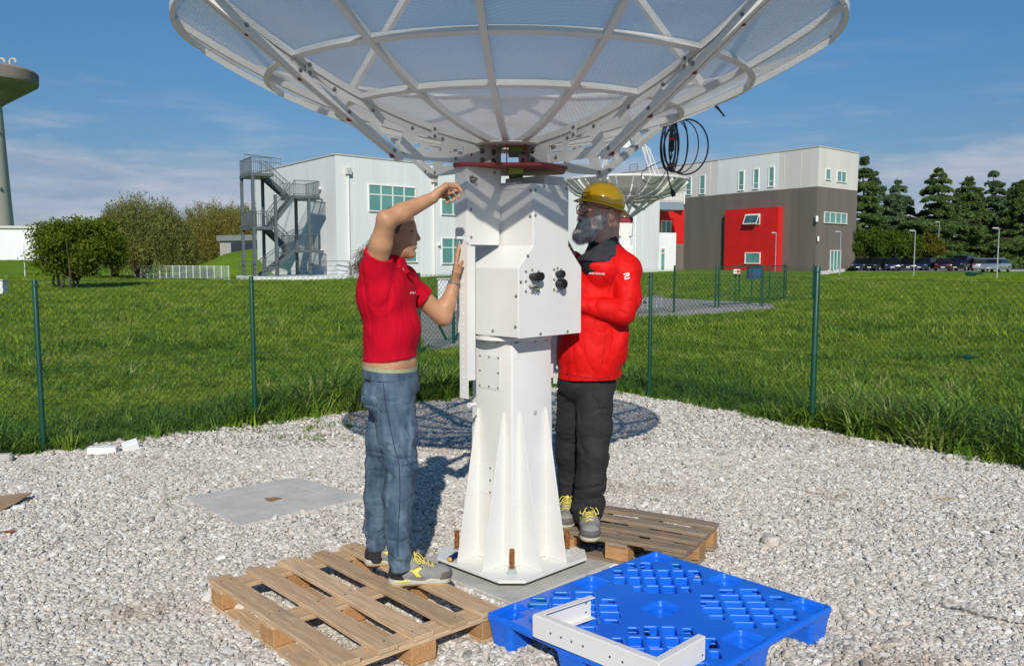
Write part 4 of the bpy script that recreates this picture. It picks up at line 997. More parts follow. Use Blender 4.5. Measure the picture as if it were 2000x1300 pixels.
for k, (z_, side) in enumerate(ZL):
    za = prev[0]; t0_, t1_ = (.1, 1.25) if side == 'R' else (1.75, 2.9)
    sa, sb = (1.2, 3.0) if side == 'R' else (3.0, 1.35)
    if k == 0: sa = .55
    fl_ = MB()
    for tt in (t0_, t1_): fl_.bar(sp_(sa, tt, za), sp_(sb, tt, z_ - .03), .05, .26)
    fo = fl_.build('stair_flight', M['grey_steel'], stt)
    n = max(8, int((z_ - za) / .175)); mb = MB()
    for j in range(1, n):
        u = j / n; c_ = sp_(sa + (sb - sa) * u, 0, za + (z_ - za) * u); sc0 = sa + (sb - sa) * u
        sbox(mb, sc0 - .13, sc0 + .13, t0_ + .03, t1_ - .03, za + (z_ - za) * u - .02, za + (z_ - za) * u + .02)
    o = mb.build('steps', M['grey_steel'], fo, fix=False); o['kind'] = 'stuff'
    for tt in (t0_, t1_): railing([sp_(sa, tt, za + .05), sp_(sb, tt, z_ + .05)], fo, h=1.0)
    prev = (z_, side)
for z_ in (6.0, 2.15):                          # link beams to the wall
    mb = MB(); mb.bar(sp_(4.7, 1.6, z_ - .08), sp_(6.9, 3.2, z_ - .08), .12, .12); mb.bar(sp_(4.7, 3.1, z_ - .08), sp_(6.6, 4.1, z_ - .08), .1, .1); mb.build('link_beam', M['grey_steel'], stt)
railing([sp_(-.3, 3.3, .28), sp_(-.3, -.4, .28), sp_(6.8, -.4, .28), sp_(6.8, 2.2, .28)], stt, bars=False, name='ramp_railing')
mb = MB(); railing([sp_(.2, 2.9, 8.55), sp_(3.3, 4.6, 8.55)], stt, h=.45, gap=.5, name='roof_railing')
# building 2: white over taupe with a red bay
A2 = gp(1593, 96.2); dL = Vector((-.58, 1, 0)); dR = Vector((1.08, 1, 0))
E2 = A2 + dL * 46; R2 = A2 + dR * 6.35
b2 = thing('taupe_building', (A2.x, A2.y, 0), 'tall building clad white above and taupe below with a projecting red bay', 'building')
HT2, SPL = 13.55, 9.28
W2L = Wall(E2, A2); W2R = Wall(A2, R2)
foot = [A2, R2, R2 + Vector((-12, 22, 0)), E2 + Vector((4, 4, 0)), E2]
block('upper_wall', foot, SPL + .002, HT2, M['plaster_warm'], b2)
block('lower_wall', [p + Vector((0, .03, 0)) for p in foot], -.5, SPL, M['brown'], b2)
mb = MB(); W2L.slab(mb, 0, W2L.L + .06, HT2 + .002, HT2 + .12, -.3, .07); W2R.slab(mb, 0, W2R.L + .05, HT2 + .001, HT2 + .118, -.3, .07); mb.build('roof_edge', M['trim'], b2)
# bluish repaired cladding field in the white storey
ta, _ = W2L.hit(1438, 340); tb, _ = W2L.hit(1515, 340)
mb = MB(); W2L.slab(mb, ta - 3.2, tb + .4, SPL + .05, HT2 - .05, .004, .02); mb.build('cladding_field', M['plaster'], b2)
for k in range(1, 22):
    for (z0_, z1_, m_) in ((SPL, HT2, 'plaster_warm'), (0, SPL, 'brown')):
        mb = MB(); W2L.slab(mb, W2L.L * k / 22 - .012, W2L.L * k / 22 + .012, z0_, z1_, .001, .014 if m_ == 'brown' else .026); mb.build('cladding_joint', M[m_], b2)
for (x0, x1, yt, yb) in ((1341, 1350, 347, 380), (1368, 1377, 344, 378), (1444, 1453, 336, 371), (1473, 1482, 332, 368), (1503, 1512, 328, 364)):
    wdw = window(W2L, x0, x1, yt, yb, 1, 2, b2, fw=0.12, split=.74)
# red bay
ra, _ = W2L.hit(1423, 500); rb, _ = W2L.hit(1527, 500); _, rz = W2L.hit(1527, 404)
mb = MB(); W2L.slab(mb, ra, rb, 0, rz, .03, .75); mb.build('red_bay', M['redwall'], b2)
for k in range(1, 5):
    mb = MB(); W2L.slab(mb, ra - .01, rb + .01, rz * k / 5 - .02, rz * k / 5 + .02, .70, .762); mb.build('bay_joint', M['redwall'], b2)
WB = Wall(W2L.p(0, 0, .76), W2L.p(W2L.L, 0, .76))
window(WB, 1457, 1484, 495, 513, 1, 1, b2, fw=.13)
tl0, zl1 = WB.hit(1457, 420); tl1, _ = WB.hit(1484, 420); _, zl0 = WB.hit(1457, 438)
w_ = window(WB, 0, 0, 0, 0, 1, 1, b2, fw=.08, glass='glass_dark', box=(tl0, tl1, zl0, zl1))
mb = MB()
def tilt(t_, z_, o_): k = (zl1 - z_) / (zl1 - zl0); return WB.p(t_, z_, .08 + o_ + .42 * k)
for (a0, a1, c0_, c1_) in ((tl0, tl1, zl1 - .09, zl1), (tl0, tl1, zl0, zl0 + .09), (tl0, tl0 + .09, zl0 + .09, zl1 - .09), (tl1 - .09, tl1, zl0 + .09, zl1 - .09)):
    V = [tilt(t_, z_, o_) for z_ in (c0_, c1_) for t_, o_ in ((a0, .05), (a1, .05), (a1, 0), (a0, 0))]; mb.add(V, [(0, 3, 2, 1), (4, 5, 6, 7), (0, 1, 5, 4), (1, 2, 6, 5), (2, 3, 7, 6), (3, 0, 4, 7)])
o = mb.build('tilted_sash', M['frame'], w_)
mb = MB(); V = [tilt(t_, z_, .02) for t_, z_ in ((tl0 + .09, zl0 + .09), (tl1 - .09, zl0 + .09), (tl1 - .09, zl1 - .09), (tl0 + .09, zl1 - .09))]; mb.add(V, [(0, 1, 2, 3)]); mb.build('sash_pane', M['glass_dark'], w_)
for (x0, x1, yt, yb, c) in ((1613, 1622, 331, 350, 1), (1635, 1652, 335, 354, 2), (1610, 1653, 415, 434, 4), (1622, 1641, 490, 527, 3)):
    window(W2R, x0, x1, yt, yb, c, 1, b2, fw=.09)
t_, z_ = W2L.hit(1592, 424); mb = MB(); p = A2 + Vector((-.1, -.15, z_)); mb.box(p, (.25, .5, .2)); mb.cyl(p + Vector((0, -.2, -.05)), p + Vector((0, -.2, -.5)), .15, 10); mb.build('security_camera', M['frame'], b2)
mb = MB(); mb.box(A2 + Vector((.15, -.2, 3.6)), (.18, .12, .5)); mb.build('wall_lamp', M['frame'], b2)
for (px, w_) in ((1224, .9), (1253, .5)):
    t_, _ = W2L.hit(px, 340); railing([W2L.p(t_ - w_, HT2 + .1, -1.2), W2L.p(t_ + w_, HT2 + .1, -1.2)], b2, h=1.1, gap=.6, name='roof_ladder_rail', m='dark_steel', bars=False, r=.03)
# link between the two buildings: recess with balcony
b3 = thing('link_building', (B1.x + .5, B1.y + 3, 0), 'narrow link with a red recess, grey balcony and white doorway between the two buildings', 'building link')
q0 = Vector((B1.x - 1.5, B1.y + 4.5, 0)); q1 = gp(1335, 104)
WL_ = Wall(q0, q1)
mb = MB(); WL_.slab(mb, 0, WL_.L, zat(476, 103), 9.0, -.8, 0); mb.build('red_wall', M['redwall'], b3)
mb = MB(); WL_.slab(mb, 0, WL_.L, -.2, zat(476, 103) - .01, -.8, 0); mb.build('taupe_wall', M['brown'], b3)
pA, pB = gp(1287, 99.5), gp(1320, 100.5)
WD = Wall(pA, pB)
mb = MB(); WD.slab(mb, 0, WD.L, 0, 4.35, -4.0, 0); mb.build('white_porch', M['plaster'], b3)
window(WD, 1291, 1298, 486, 528, 1, 2, b3, fw=.1, split=.2)
pC, pD = gp(1335, 101.5), gp(1335, 97)
mb = MB(); tA, _ = WL_.hit(1292, 440); tB, _ = WL_.hit(1309, 440); _, zA = WL_.hit(1292, 432); _, zB = WL_.hit(1292, 464)
window(WL_, 0, 0, 0, 0, 2, 1, b3, box=(tA, tB, zB, zA), fw=.1)
ba, bb = gp(1287, 97.5), gp(1334, 98.6)
WBk = Wall(ba, bb); mb = MB(); WBk.slab(mb, 0, WBk.L, 6.85, 7.7, -4.5, 0); mb.build('balcony_slab', mat('blue_grey_panel', (0.22, 0.27, 0.32), .5), b3)
railing([WBk.p(0, 7.7, -.1), WBk.p(WBk.L, 7.7, -.1)], b3, h=1.1, gap=.16, name='balcony_railing', r=.025)
block('upper_wall', [gp(1287, 101.8), gp(1336, 101.8), gp(1336, 106), gp(1287, 106)], 7.7, 9.1, M['plaster_warm'], b3)
# small roofs at far left, tower, bunker in the embankment
M['tower'] = mat('tower_concrete', (0.50, 0.485, 0.41), 0.9, col2=(0.40, 0.39, 0.33), nscale=0.25, stretch=(1, 1, .12), bump=.1, bscale=3)
M['tower_dark'] = mat('tower_bowl_concrete', (0.27, 0.27, 0.22), 0.9, col2=(0.18, 0.185, 0.15), nscale=0.5, stretch=(1, 1, .12))
wt = thing('water_tower', gp(-22, 150), 'tall concrete water tower with a flaring cone top at the left edge', 'water tower')
c = gp(-22, 150)
mb = MB(); mb.lathe([(4.3, 0), (4.0, 8), (3.6, zat(330, 150)), (3.15, zat(207, 150)), (3.0, zat(200, 150))], 40, (c.x, c.y, 0)); mb.build('shaft', M['tower'], wt, smooth=True)
mb = MB(); mb.lathe([(3.1, zat(207, 150)), (3.5, zat(202, 150)), (8.75, zat(162, 150)), (8.85, zat(158, 150))], 48, (c.x, c.y, 0)); mb.build('cone', M['tower_dark'], wt, smooth=True)
mb = MB(); mb.lathe([(8.85, zat(158, 150)), (8.9, zat(140, 150)), (8.6, zat(136, 150)), (5, zat(128, 150)), (0, zat(122, 150))], 48, (c.x, c.y, 0)); mb.build('tank_rim', mat('rim_concrete', (0.30, 0.24, 0.20), .9, col2=(.22, .19, .16), nscale=.4), wt, smooth=True)
for k, px in enumerate((3, 25)):
    p = Y(px, 121, 148); mb = MB(); mb.tube([p + Vector((-.5, 0, -1.6))] + [p + Vector((math.cos(a_) * .5, 0, math.sin(a_) * .5)) for a_ in np.linspace(math.pi * 1.0, -.3, 10)], .2, 8); mb.build('vent_pipe', M['tower'], wt, smooth=True)
for zf in (.35, .62): 
    p = c + Vector((3.4, -1.5, 37 * zf)); mb = MB(); mb.box(p, (.6, .3, .5)); mb.build('floodlight', M['dark_steel'], wt)
wb = thing('white_shed', gp(30, 118), 'low flat roofed white building below the water tower', 'building')
WS = Wall(gp(-60, 118), gp(135, 121)); _, zr = WS.hit(30, 446)
mb = MB(); WS.slab(mb, 0, WS.L, 0, zr, -14, 0); mb.build('wall', M['plaster'], wb)
mb = MB(); WS.slab(mb, -.3, WS.L + .3, zr + .002, zr + .35, -14.3, .3); mb.build('flat_roof', M['trim'], wb)
mb = MB(); WS.slab(mb, 8.4, 9.2, zr - 1.0, zr - .5, .01, .15); mb.build('vent', M['dark_steel'], wb)
# mounds: grassed embankments
def mound(name, pts, cx0, kind='structure'):    # pts: list of (px, base py or D, crest py)
    mb = MB(); V = []; n = 26
    xs = [p[0] for p in pts]
    rows = 9
    for i in range(n + 1):
        px = xs[0] + (xs[-1] - xs[0]) * i / n
        D0 = np.interp(px, xs, [p[1] for p in pts]); D1 = np.interp(px, xs, [p[2] for p in pts]); cz = np.interp(px, xs, [p[3] for p in pts])
        for j in range(rows):
            u = j / (rows - 1); D = D0 + (D1 - D0) * u
            h = cz * (math.sin(min(u * 1.5, 1) * math.pi / 2) if u < .8 else math.cos((u - .8) / .2 * math.pi / 2))
            p = gp(px, D); V.append((p.x, p.y, max(h, 0) + .12 * mnoise.noise(Vector((p.x * .3, p.y * .3, 0))) * (1 if 0 < u < 1 else 0) - .02))
    Fs = [(i * rows + j, (i + 1) * rows + j, (i + 1) * rows + j + 1, i * rows + j + 1) for i in range(n) for j in range(rows - 1)]
    mb.add(V, Fs); return tag(mb.build(name, gm, smooth='all'), kind='structure')
mound('grass_embankment', [(340, 72, 84, 0.0), (385, 70, 88, .75), (440, 70, 92, 1.9), (500, 72, 95, 2.5), (600, 78, 98, 2.5), (660, 85, 100, 2.2)], 0)
mound('grass_embankment', [(-220, 92, 118, 1.0), (30, 92, 118, 1.25), (150, 92, 118, .9), (260, 92, 110, .2)], 0)
# bunker-like retaining wall in the embankment
rw = thing('retaining_wall', gp(470, 88), 'low grey retaining wall with a dark glazed side set in the green embankment', 'wall')
WR = Wall(gp(430, 90), gp(512, 86)); _, za = WR.hit(440, 458); _, zb_ = WR.hit(440, 495)
mb = MB(); WR.slab(mb, 0, WR.L, 1.0, zat(470, 88), -3, 0); mb.build('wall', mat('grey_render', (.42, .41, .38), .9, col2=(.35, .34, .32), nscale=.6), rw)
mb = MB(); WR.slab(mb, -.2, WR.L, zat(470, 88) + .002, zat(459, 88), -3.2, .25); mb.build('parapet', mat('grey_sheet', (.22, .23, .23), .7), rw)
mb = MB(); WR.slab(mb, 2.0, WR.L, 1.0, zat(474, 88), .01, .12); mb.build('solar_panel', mat('dark_panel', (.03, .04, .06), .3), rw)
# pale wire fence with thin white posts far left
ff = thing('glass_fence', gp(355, 62), 'pale see-through fence with thin white posts at the foot of the embankment', 'fence')
fa, fb = gp(262, 66), gp(446, 60)
for k in range(15):
    p = fa + (fb - fa) * k / 14; mb = MB(); mb.cyl(p, p + Vector((0, 0, 1.05)), .022, 6); mb.build('post', M['frame'], ff)
mb = MB(); d = (fb - fa); mm_ = bpy.data.materials.new('pale_netting'); mm_.use_nodes = True; t = mm_.node_tree; bb_ = t.nodes['Principled BSDF']; bb_.inputs['Base Color'].default_value = (.45, .55, .5, 1); bb_.inputs['Alpha'].default_value = .32
mb.add([fa, fb, fb + Vector((0, 0, 1.0)), fa + Vector((0, 0, 1.0))], [(0, 1, 2, 3)]); o = mb.build('netting', mm_, ff)
mb = MB(); mb.bar(fa + Vector((0, 0, 1.0)), fb + Vector((0, 0, 1.0)), .02, .02); mb.build('top_rail', M['frame'], ff)
pz = gp(47, 70); pst = thing('thin_post', pz, 'thin pale post standing in the grass left of the round bush', 'post'); mb = MB(); mb.cyl(pz, pz + Vector((0, 0, 2.6)), .035, 6); mb.build('pole', M['frame'], pst)
bx_ = G(2, 577, .0); wbx = thing('white_box', bx_, 'small white box in the grass at the left edge', 'box')
mb = MB(); p = gp(-4, 38); mb.box(p + Vector((0, 0, .35)), (.5, .4, .55)); mb.build('cabinet', M['frame'], wbx); mb = MB(); mb.box(p + Vector((0, 0, .66)), (.56, .46, .05)); mb.build('lid', M['trim'], wbx)
# pale path strips
for k, (pts, nm) in enumerate(((((1588, 541.5), (1900, 546.5), (1910, 550), (1588, 544.5)), 'path'), (((1672, 527.5), (2100, 526.5), (2100, 529.5), (1672, 530)), 'road'))):
    mb = MB(); mb.add([G(x, y, .004 + .004 * k) for x, y in pts], [(0, 1, 2, 3)]); o = mb.build(nm, M['roadside']); o['kind'] = 'structure'
mb = MB(); mb.add([G(x, y, .004) for x, y in ((1655, 524.0), (2200, 522.5), (2200, 527.0), (1655, 528.0))], [(0, 1, 2, 3)]); o = mb.build('car_park', mat('asphalt', (.06, .06, .06), .9, col2=(.08, .08, .08))); o['kind'] = 'structure'
# white rubble by the door
rub = thing('rubble_heap', G(1610, 532), 'small heap of pale rubble in front of the taupe building door', 'rubble')
mb = MB(); r_ = random.Random(4)
for k in range(60):
    u = r_.random(); p = G(1594 + 50 * u, 537 - 7 * u + r_.uniform(-1, 1)); mb.box(p + Vector((0, 0, .1)), (r_.uniform(.2, .6), r_.uniform(.2, .6), r_.uniform(.1, .4)), Matrix.Rotation(r_.uniform(0, 3), 3, 'Z'))
o = mb.build('stones', M['roadside'], rub); o['kind'] = 'stuff'
# street lamps
def lamp(px, D, pt, label):
    p = gp(px, D); h = zat(pt, D); t_ = thing('street_lamp', p, label, 'street lamp', 'street lamps')
    mb = MB(); mb.tube([p, p + Vector((0, 0, h * .97))], [.055, .035], 8); mb.build('pole', M['alu'], t_, smooth=True)
    mb = MB(); q = p + Vector((0, 0, h)); mb.tube([q + Vector((.05, 0, -.1)), q + Vector((-.1, 0, 0)), q + Vector((-.5, 0, .02))], [.05, .10, .05], 8); mb.build('lamp_head', M['alu'], t_, smooth=True)
lamp(1515, 92, 455, 'street lamp in front of the red bay'); lamp(1641, 78, 453, 'street lamp beside the glass door of the taupe building')
lamp(1786, 72, 451, 'street lamp between the olive tree and the round green tree'); lamp(1832, 105, 434, 'tallest street lamp, in front of the middle cedar'); lamp(1949, 64, 446, 'rightmost street lamp, in front of the silver saloon')
# cars ------------------------------------------------------------------
CARGLASS = mat('car_glass', (.006, .008, .010), .18, spec=.5)
def car(name, loc, rz, paint, label, kind='sedan', parentgroup='cars parked in a row under the cedars'):
    L, W, Hh = (4.4, 1.78, 1.45) if kind != 'suv' else (4.7, 1.9, 1.75)
    t_ = thing(name, (0, 0, 0), label, 'car', parentgroup)
    hz = Hh / 1.45
    side = [(-2.2, .30), (-2.2, .62), (-2.12, .86), (-1.55, .93), (1.15, .95), (2.05, .82), (2.18, .6), (2.18, .30)]
    if kind == 'wagon': top = [(-2.1, .94), (-1.9, 1.38), (-1.2, 1.46), (.1, 1.46), (1.15, .95)]
    elif kind == 'suv': top = [(-2.1, .94), (-1.95, 1.38), (-1.2, 1.46), (.3, 1.46), (1.1, .95)]
    else: top = [(-1.75, .93), (-1.15, 1.36), (-.6, 1.45), (.15, 1.44), (1.15, .95)]
    def loft(prof, w0, w1, mb, zc):
        n = len(prof); V = []
        for sy in (-1, 1):
            for (x, z_) in prof:
                wv = w0 + (w1 - w0) * max(0, (z_ - .93) / .52); V.append((x * L / 4.4, sy * wv * W / 2, z_ * hz))
        mb.add(V, [tuple(range(n))[::-1], tuple(range(n, 2 * n))] + [(i, (i + 1) % n, n + (i + 1) % n, n + i) for i in range(n)])
    mb = MB(); loft(side, 1, 1, mb, 0); mb.build('body', paint, t_, bevel=.07, seg=2, smooth=True, world=False)
    mb = MB(); loft([(x, max(z_, .935)) for x, z_ in top], .93, .74, mb, 0); mb.build('cabin_glass', CARGLASS, t_, bevel=.03, world=False)
    mb = MB(); loft([(x * .9, z_) for x, z_ in ((top[1][0] + .02, 1.38), (top[1][0] + .10, 1.45), (top[2][0], 1.49), (top[3][0], 1.485), (top[3][0] + .30, 1.42), (top[3][0] + .34, 1.36))], .80, .79, mb, 0); mb.build('roof', paint, t_, bevel=.02, world=False, smooth=True)
    for x in (-1.35, 1.38):
        for sy in (-1, 1):
            mb = MB(); y0, y1 = sy * W * .39, sy * W * .503; mb.cyl((x, y0, .32), (x, y1, .32), .32, 18); wh = mb.build('wheel', M['black_rubber'], t_, smooth=True, world=False)
            mb = MB(); mb.cyl((x, y1, .32), (x, y1 + sy * .012, .32), .19, 12); mb.build('rim', M['alu'], wh, world=False)
    for sy in (-1, 1):
        mb = MB(); mb.box((2.10 * L / 4.4, sy * .62, .68 * hz), (.14, .26, .10)); mb.build('headlight', M['alu'], t_, bevel=.03, world=False)
        mb = MB(); mb.box((-2.16 * L / 4.4, sy * .66, .78 * hz), (.10, .30, .16)); mb.build('tail_light', M['red_metal'], t_, bevel=.02, world=False)
    for x in (2.19, -2.21): mb = MB(); mb.box((x * L / 4.4, 0, .45), (.02, .40, .09)); mb.build('number_plate', M['frame'], t_, world=False)
    t_.location = loc; t_.rotation_euler = (0, 0, rz); return t_
darkb = mat('dark_blue_paint', (.008, .012, .03), .25, coat=.6); darkg = mat('black_paint', (.006, .006, .008), .25, coat=.6); darkr = mat('dark_red_paint_car', (.03, .006, .008), .25, coat=.6); silv = mat('silver_paint', (.42, .44, .47), .3, metal=.6, coat=.5); navy = mat('navy_paint', (.01, .018, .045), .25, coat=.6)
CARS = [(1684, 101, darkb, 'dark blue car nearest the taupe building', 'sedan', 1), (1713, 100, darkg, 'black car second from the taupe building', 'sedan', 1), (1742, 100, darkb, 'dark car behind the young tree trunk', 'sedan', 1), (1773, 101, darkg, 'black car left of the middle lamp post', 'sedan', 1),
        (1807, 101, navy, 'navy car behind the olive tree trunk', 'sedan', 1), (1844, 100, darkr, 'dark maroon hatchback seen from behind', 'wagon', -1), (1878, 100, darkg, 'tall black off-roader beside the silver estate', 'suv', 1), (1911, 101, silv, 'silver estate car seen from behind', 'wagon', -1), (1946, 93, silv, 'silver saloon nearest the right edge', 'sedan', 1)]
for px, D, pnt, lab, kd, dr in CARS:
    car('parked_car', gp(px, D), R(-90 + (-34 if dr > 0 else 150) + 13 * math.sin(px)) , pnt, lab, kd)
# ------------------------------------------------------------------ vegetation
def foliage_mat(name, c0, c1, c2, trans=.22, sc=.5):
    m = bpy.data.materials.new(name); m.use_nodes = True; t = m.node_tree; b = t.nodes['Principled BSDF']; b.inputs['Roughness'].default_value = .65; b.inputs['Specular IOR Level'].default_value = .2
    g = t.nodes.new('ShaderNodeNewGeometry'); n = t.nodes.new('ShaderNodeTexNoise'); n.inputs['Scale'].default_value = sc; n.inputs['Detail'].default_value = 9; n.inputs['Roughness'].default_value = .75; t.links.new(g.outputs['Position'], n.inputs['Vector'])
    r = t.nodes.new('ShaderNodeValToRGB'); t.links.new(n.outputs[0], r.inputs[0]); e = r.color_ramp.elements
    e[0].position = .35; e[0].color = (*c0, 1); e[1].position = .68; e[1].color = (*c2, 1); q = e.new(.5); q.color = (*c1, 1)
    t.links.new(r.outputs[0], b.inputs['Base Color'])
    tr = t.nodes.new('ShaderNodeBsdfTranslucent'); t.links.new(r.outputs[0], tr.inputs[0]); mx = t.nodes.new('ShaderNodeMixShader'); mx.inputs[0].default_value = trans
    t.links.new(b.outputs[0], mx.inputs[1]); t.links.new(tr.outputs[0], mx.inputs[2]); t.links.new(mx.outputs[0], t.nodes['Material Output'].inputs[0]); return m
M['bark'] = mat('bark', (.12, .085, .055), .9, col2=(.07, .05, .035), nscale=4, bump=.4, bscale=20)
M['leaf_bush'] = foliage_mat('bush_leaves', (.06, .10, .006), (.12, .175, .010), (.22, .26, .022), .38, .9)
M['leaf_willow'] = foliage_mat('willow_leaves', (.15, .19, .045), (.24, .25, .065), (.34, .31, .085), .45, .5)
M['leaf_willow2'] = foliage_mat('autumn_willow_leaves', (.19, .20, .045), (.29, .265, .06), (.38, .31, .08), .45, .5)
M['leaf_cedar'] = foliage_mat('cedar_needles', (.08, .145, .04), (.15, .235, .065), (.22, .32, .095), .45, .35)
M['leaf_cedar_b'] = foliage_mat('blue_cedar_needles', (.09, .165, .085), (.16, .26, .125), (.23, .33, .17), .45, .35)
M['leaf_round'] = foliage_mat('round_tree_leaves', (.04, .085, .006), (.065, .12, .008), (.10, .155, .012), .25, .6)
M['leaf_olive'] = foliage_mat('olive_tree_leaves', (.06, .075, .006), (.11, .11, .008), (.16, .14, .012), .25, .6)
def leaves(C_, size, r, droop=0.0, aspect=2.0, flat=None):      # quads at points C_, numpy
    n = len(C_); a_ = r.uniform(0, 6.283, n)
    if flat is None: nz_ = r.uniform(-1, 1, n); q = np.sqrt(1 - nz_ ** 2); N_ = np.stack([q * np.cos(a_), q * np.sin(a_), nz_], 1)
    else: N_ = np.stack([flat * r.standard_normal(n), flat * r.standard_normal(n), np.ones(n)], 1); N_ /= np.linalg.norm(N_, axis=1)[:, None]
    T_ = np.cross(N_, np.stack([r.standard_normal(n), r.standard_normal(n), r.standard_normal(n)], 1)); T_ /= np.linalg.norm(T_, axis=1)[:, None] + 1e-9
    if droop: T_ = T_ * (1 - droop) + np.array([0, 0, -1]) * droop; T_ /= np.linalg.norm(T_, axis=1)[:, None]; N_ = np.cross(T_, np.stack([r.standard_normal(n), r.standard_normal(n), 0 * a_], 1)); N_ /= np.linalg.norm(N_, axis=1)[:, None] + 1e-9
    B_ = np.cross(N_, T_); s_ = (size * np.exp(.35 * r.standard_normal(n)))[:, None]
    V = np.stack([C_ - T_ * s_ * .5, C_ + B_ * s_ * .5 / aspect, C_ + T_ * s_ * .5, C_ - B_ * s_ * .5 / aspect], 1).reshape(-1, 3)
    return V, np.arange(4 * n).reshape(n, 4)
def limb(mb, a_, b_, r0, r1, wob=.06, n=5, rnd=None):
    a_, b_ = Vector(a_), Vector(b_); L = (b_ - a_).length; P = []
    for i in range(n + 1):
        p = a_ + (b_ - a_) * i / n
        if 0 < i < n: p += Vector((rnd.gauss(0, wob), rnd.gauss(0, wob), rnd.gauss(0, wob * .5))) * L * .5
        P.append(p)
    mb.tube(P, [r0 + (r1 - r0) * i / n for i in range(n + 1)], 7); return P
def crown_pts(blobs, per, r, shell=.55):
    out = []
    for (c_, rr, n) in blobs:
        d = r.standard_normal((n, 3)); d /= np.linalg.norm(d, axis=1)[:, None]; rad = (shell + (1 - shell) * r.uniform(0, 1, n)) ** 1.0
        out.append(np.array(c_) + d * np.array(rr) * rad[:, None])
    return np.concatenate(out)
def broad_tree(name, base, h, trunk_h, cr, crh, leafm, label, cat, group, seed, nblob=26, nleaf=9000, lsize=.16, droop=0, trunk_r=.12, stems=1, aspect=1.8, gap=.5, fine=1.0, blobr=.32):
    rnd = random.Random(seed); r = np.random.default_rng(seed)
    t_ = thing(name, base, label, cat, group); mb = MB(); tops = []
    cz = trunk_h + crh * .5
    for s_ in range(stems):
        off = Vector((rnd.gauss(0, .12 * stems), rnd.gauss(0, .12 * stems), 0)) if stems > 1 else Vector()
        lean = Vector((rnd.gauss(0, .1 + .25 * (stems > 1)), rnd.gauss(0, .1 + .25 * (stems > 1)), 0)) * cr * .5
        limb(mb, Vector(base) + off - Vector((0, 0, .1)), Vector(base) + off + lean + Vector((0, 0, trunk_h + crh * .55)), trunk_r, trunk_r * .25, .03, 6, rnd)
    blobs = []
    for i in range(nblob):
        u = rnd.uniform(-1, 1); aa = rnd.uniform(0, 6.28); q = math.sqrt(1 - u * u); rad = rnd.uniform(.45, .92)
        cc = Vector(base) + Vector((cr * q * math.cos(aa) * rad, cr * q * math.sin(aa) * rad, cz + crh * .5 * u * rad))
        if u < -.3: cc.z += .1 * crh
        br = cr * blobr * rnd.uniform(.6, 1.25); blobs.append((cc, (br, br, br * .8), int(nleaf / nblob)))
        if i % 2 == 0: limb(mb, Vector(base) + Vector((0, 0, trunk_h * rnd.uniform(.7, 1.3))), cc, trunk_r * .45, .015, .08, 4, rnd)
    mb.build('trunk', M['bark'], t_, smooth='all')
    P = crown_pts(blobs, 0, r, gap); V, Q = leaves(P, lsize, r, droop, aspect); link('crown', np_mesh('crown', V, Q), leafm, t_); return t_
def willow(name, base, h, cr, leafm, label, seed, nstr=900, lsize=.34):
    rnd = random.Random(seed); r = np.random.default_rng(seed); t_ = thing(name, base, label, 'tree', 'willows beside the white shed'); mb = MB(); P = []
    b_ = Vector(base)
    for s_ in range(5):
        aa = s_ * 1.26 + rnd.random(); e_ = b_ + Vector((math.cos(aa) * cr * .5, math.sin(aa) * cr * .5, h * rnd.uniform(.75, .95)))
        limb(mb, b_ - Vector((0, 0, .1)), e_, .22, .04, .05, 6, rnd)
    mb.build('trunk', M['bark'], t_, smooth='all')
    for i in range(nstr):
        aa = rnd.uniform(0, 6.28); rad = cr * math.sqrt(rnd.random()); top = h * (1 - .50 * (rad / cr) ** 2.4) * (1 - .45 * rnd.random() ** 1.6)
        lump = 1 + .22 * mnoise.noise(Vector((math.cos(aa) * 1.6 + seed, math.sin(aa) * 1.6, rad))); top *= lump
        L = min(top - .1, h * rnd.uniform(.12, .38)); x, y = b_.x + math.cos(aa) * rad, b_.y + math.sin(aa) * rad; k = int(L / .13) + 1
        for j in range(k):
            u = j / max(k, 1)
            for _ in range(3): P.append((x + .16 * rnd.gauss(0, 1) + math.cos(aa) * .25 * u, y + .16 * rnd.gauss(0, 1), b_.z + top - L * u + rnd.gauss(0, .08)))
    V, Q = leaves(np.array(P), lsize * .62, r, .45, 3.6); link('crown', np_mesh('crown', V, Q), leafm, t_); return t_
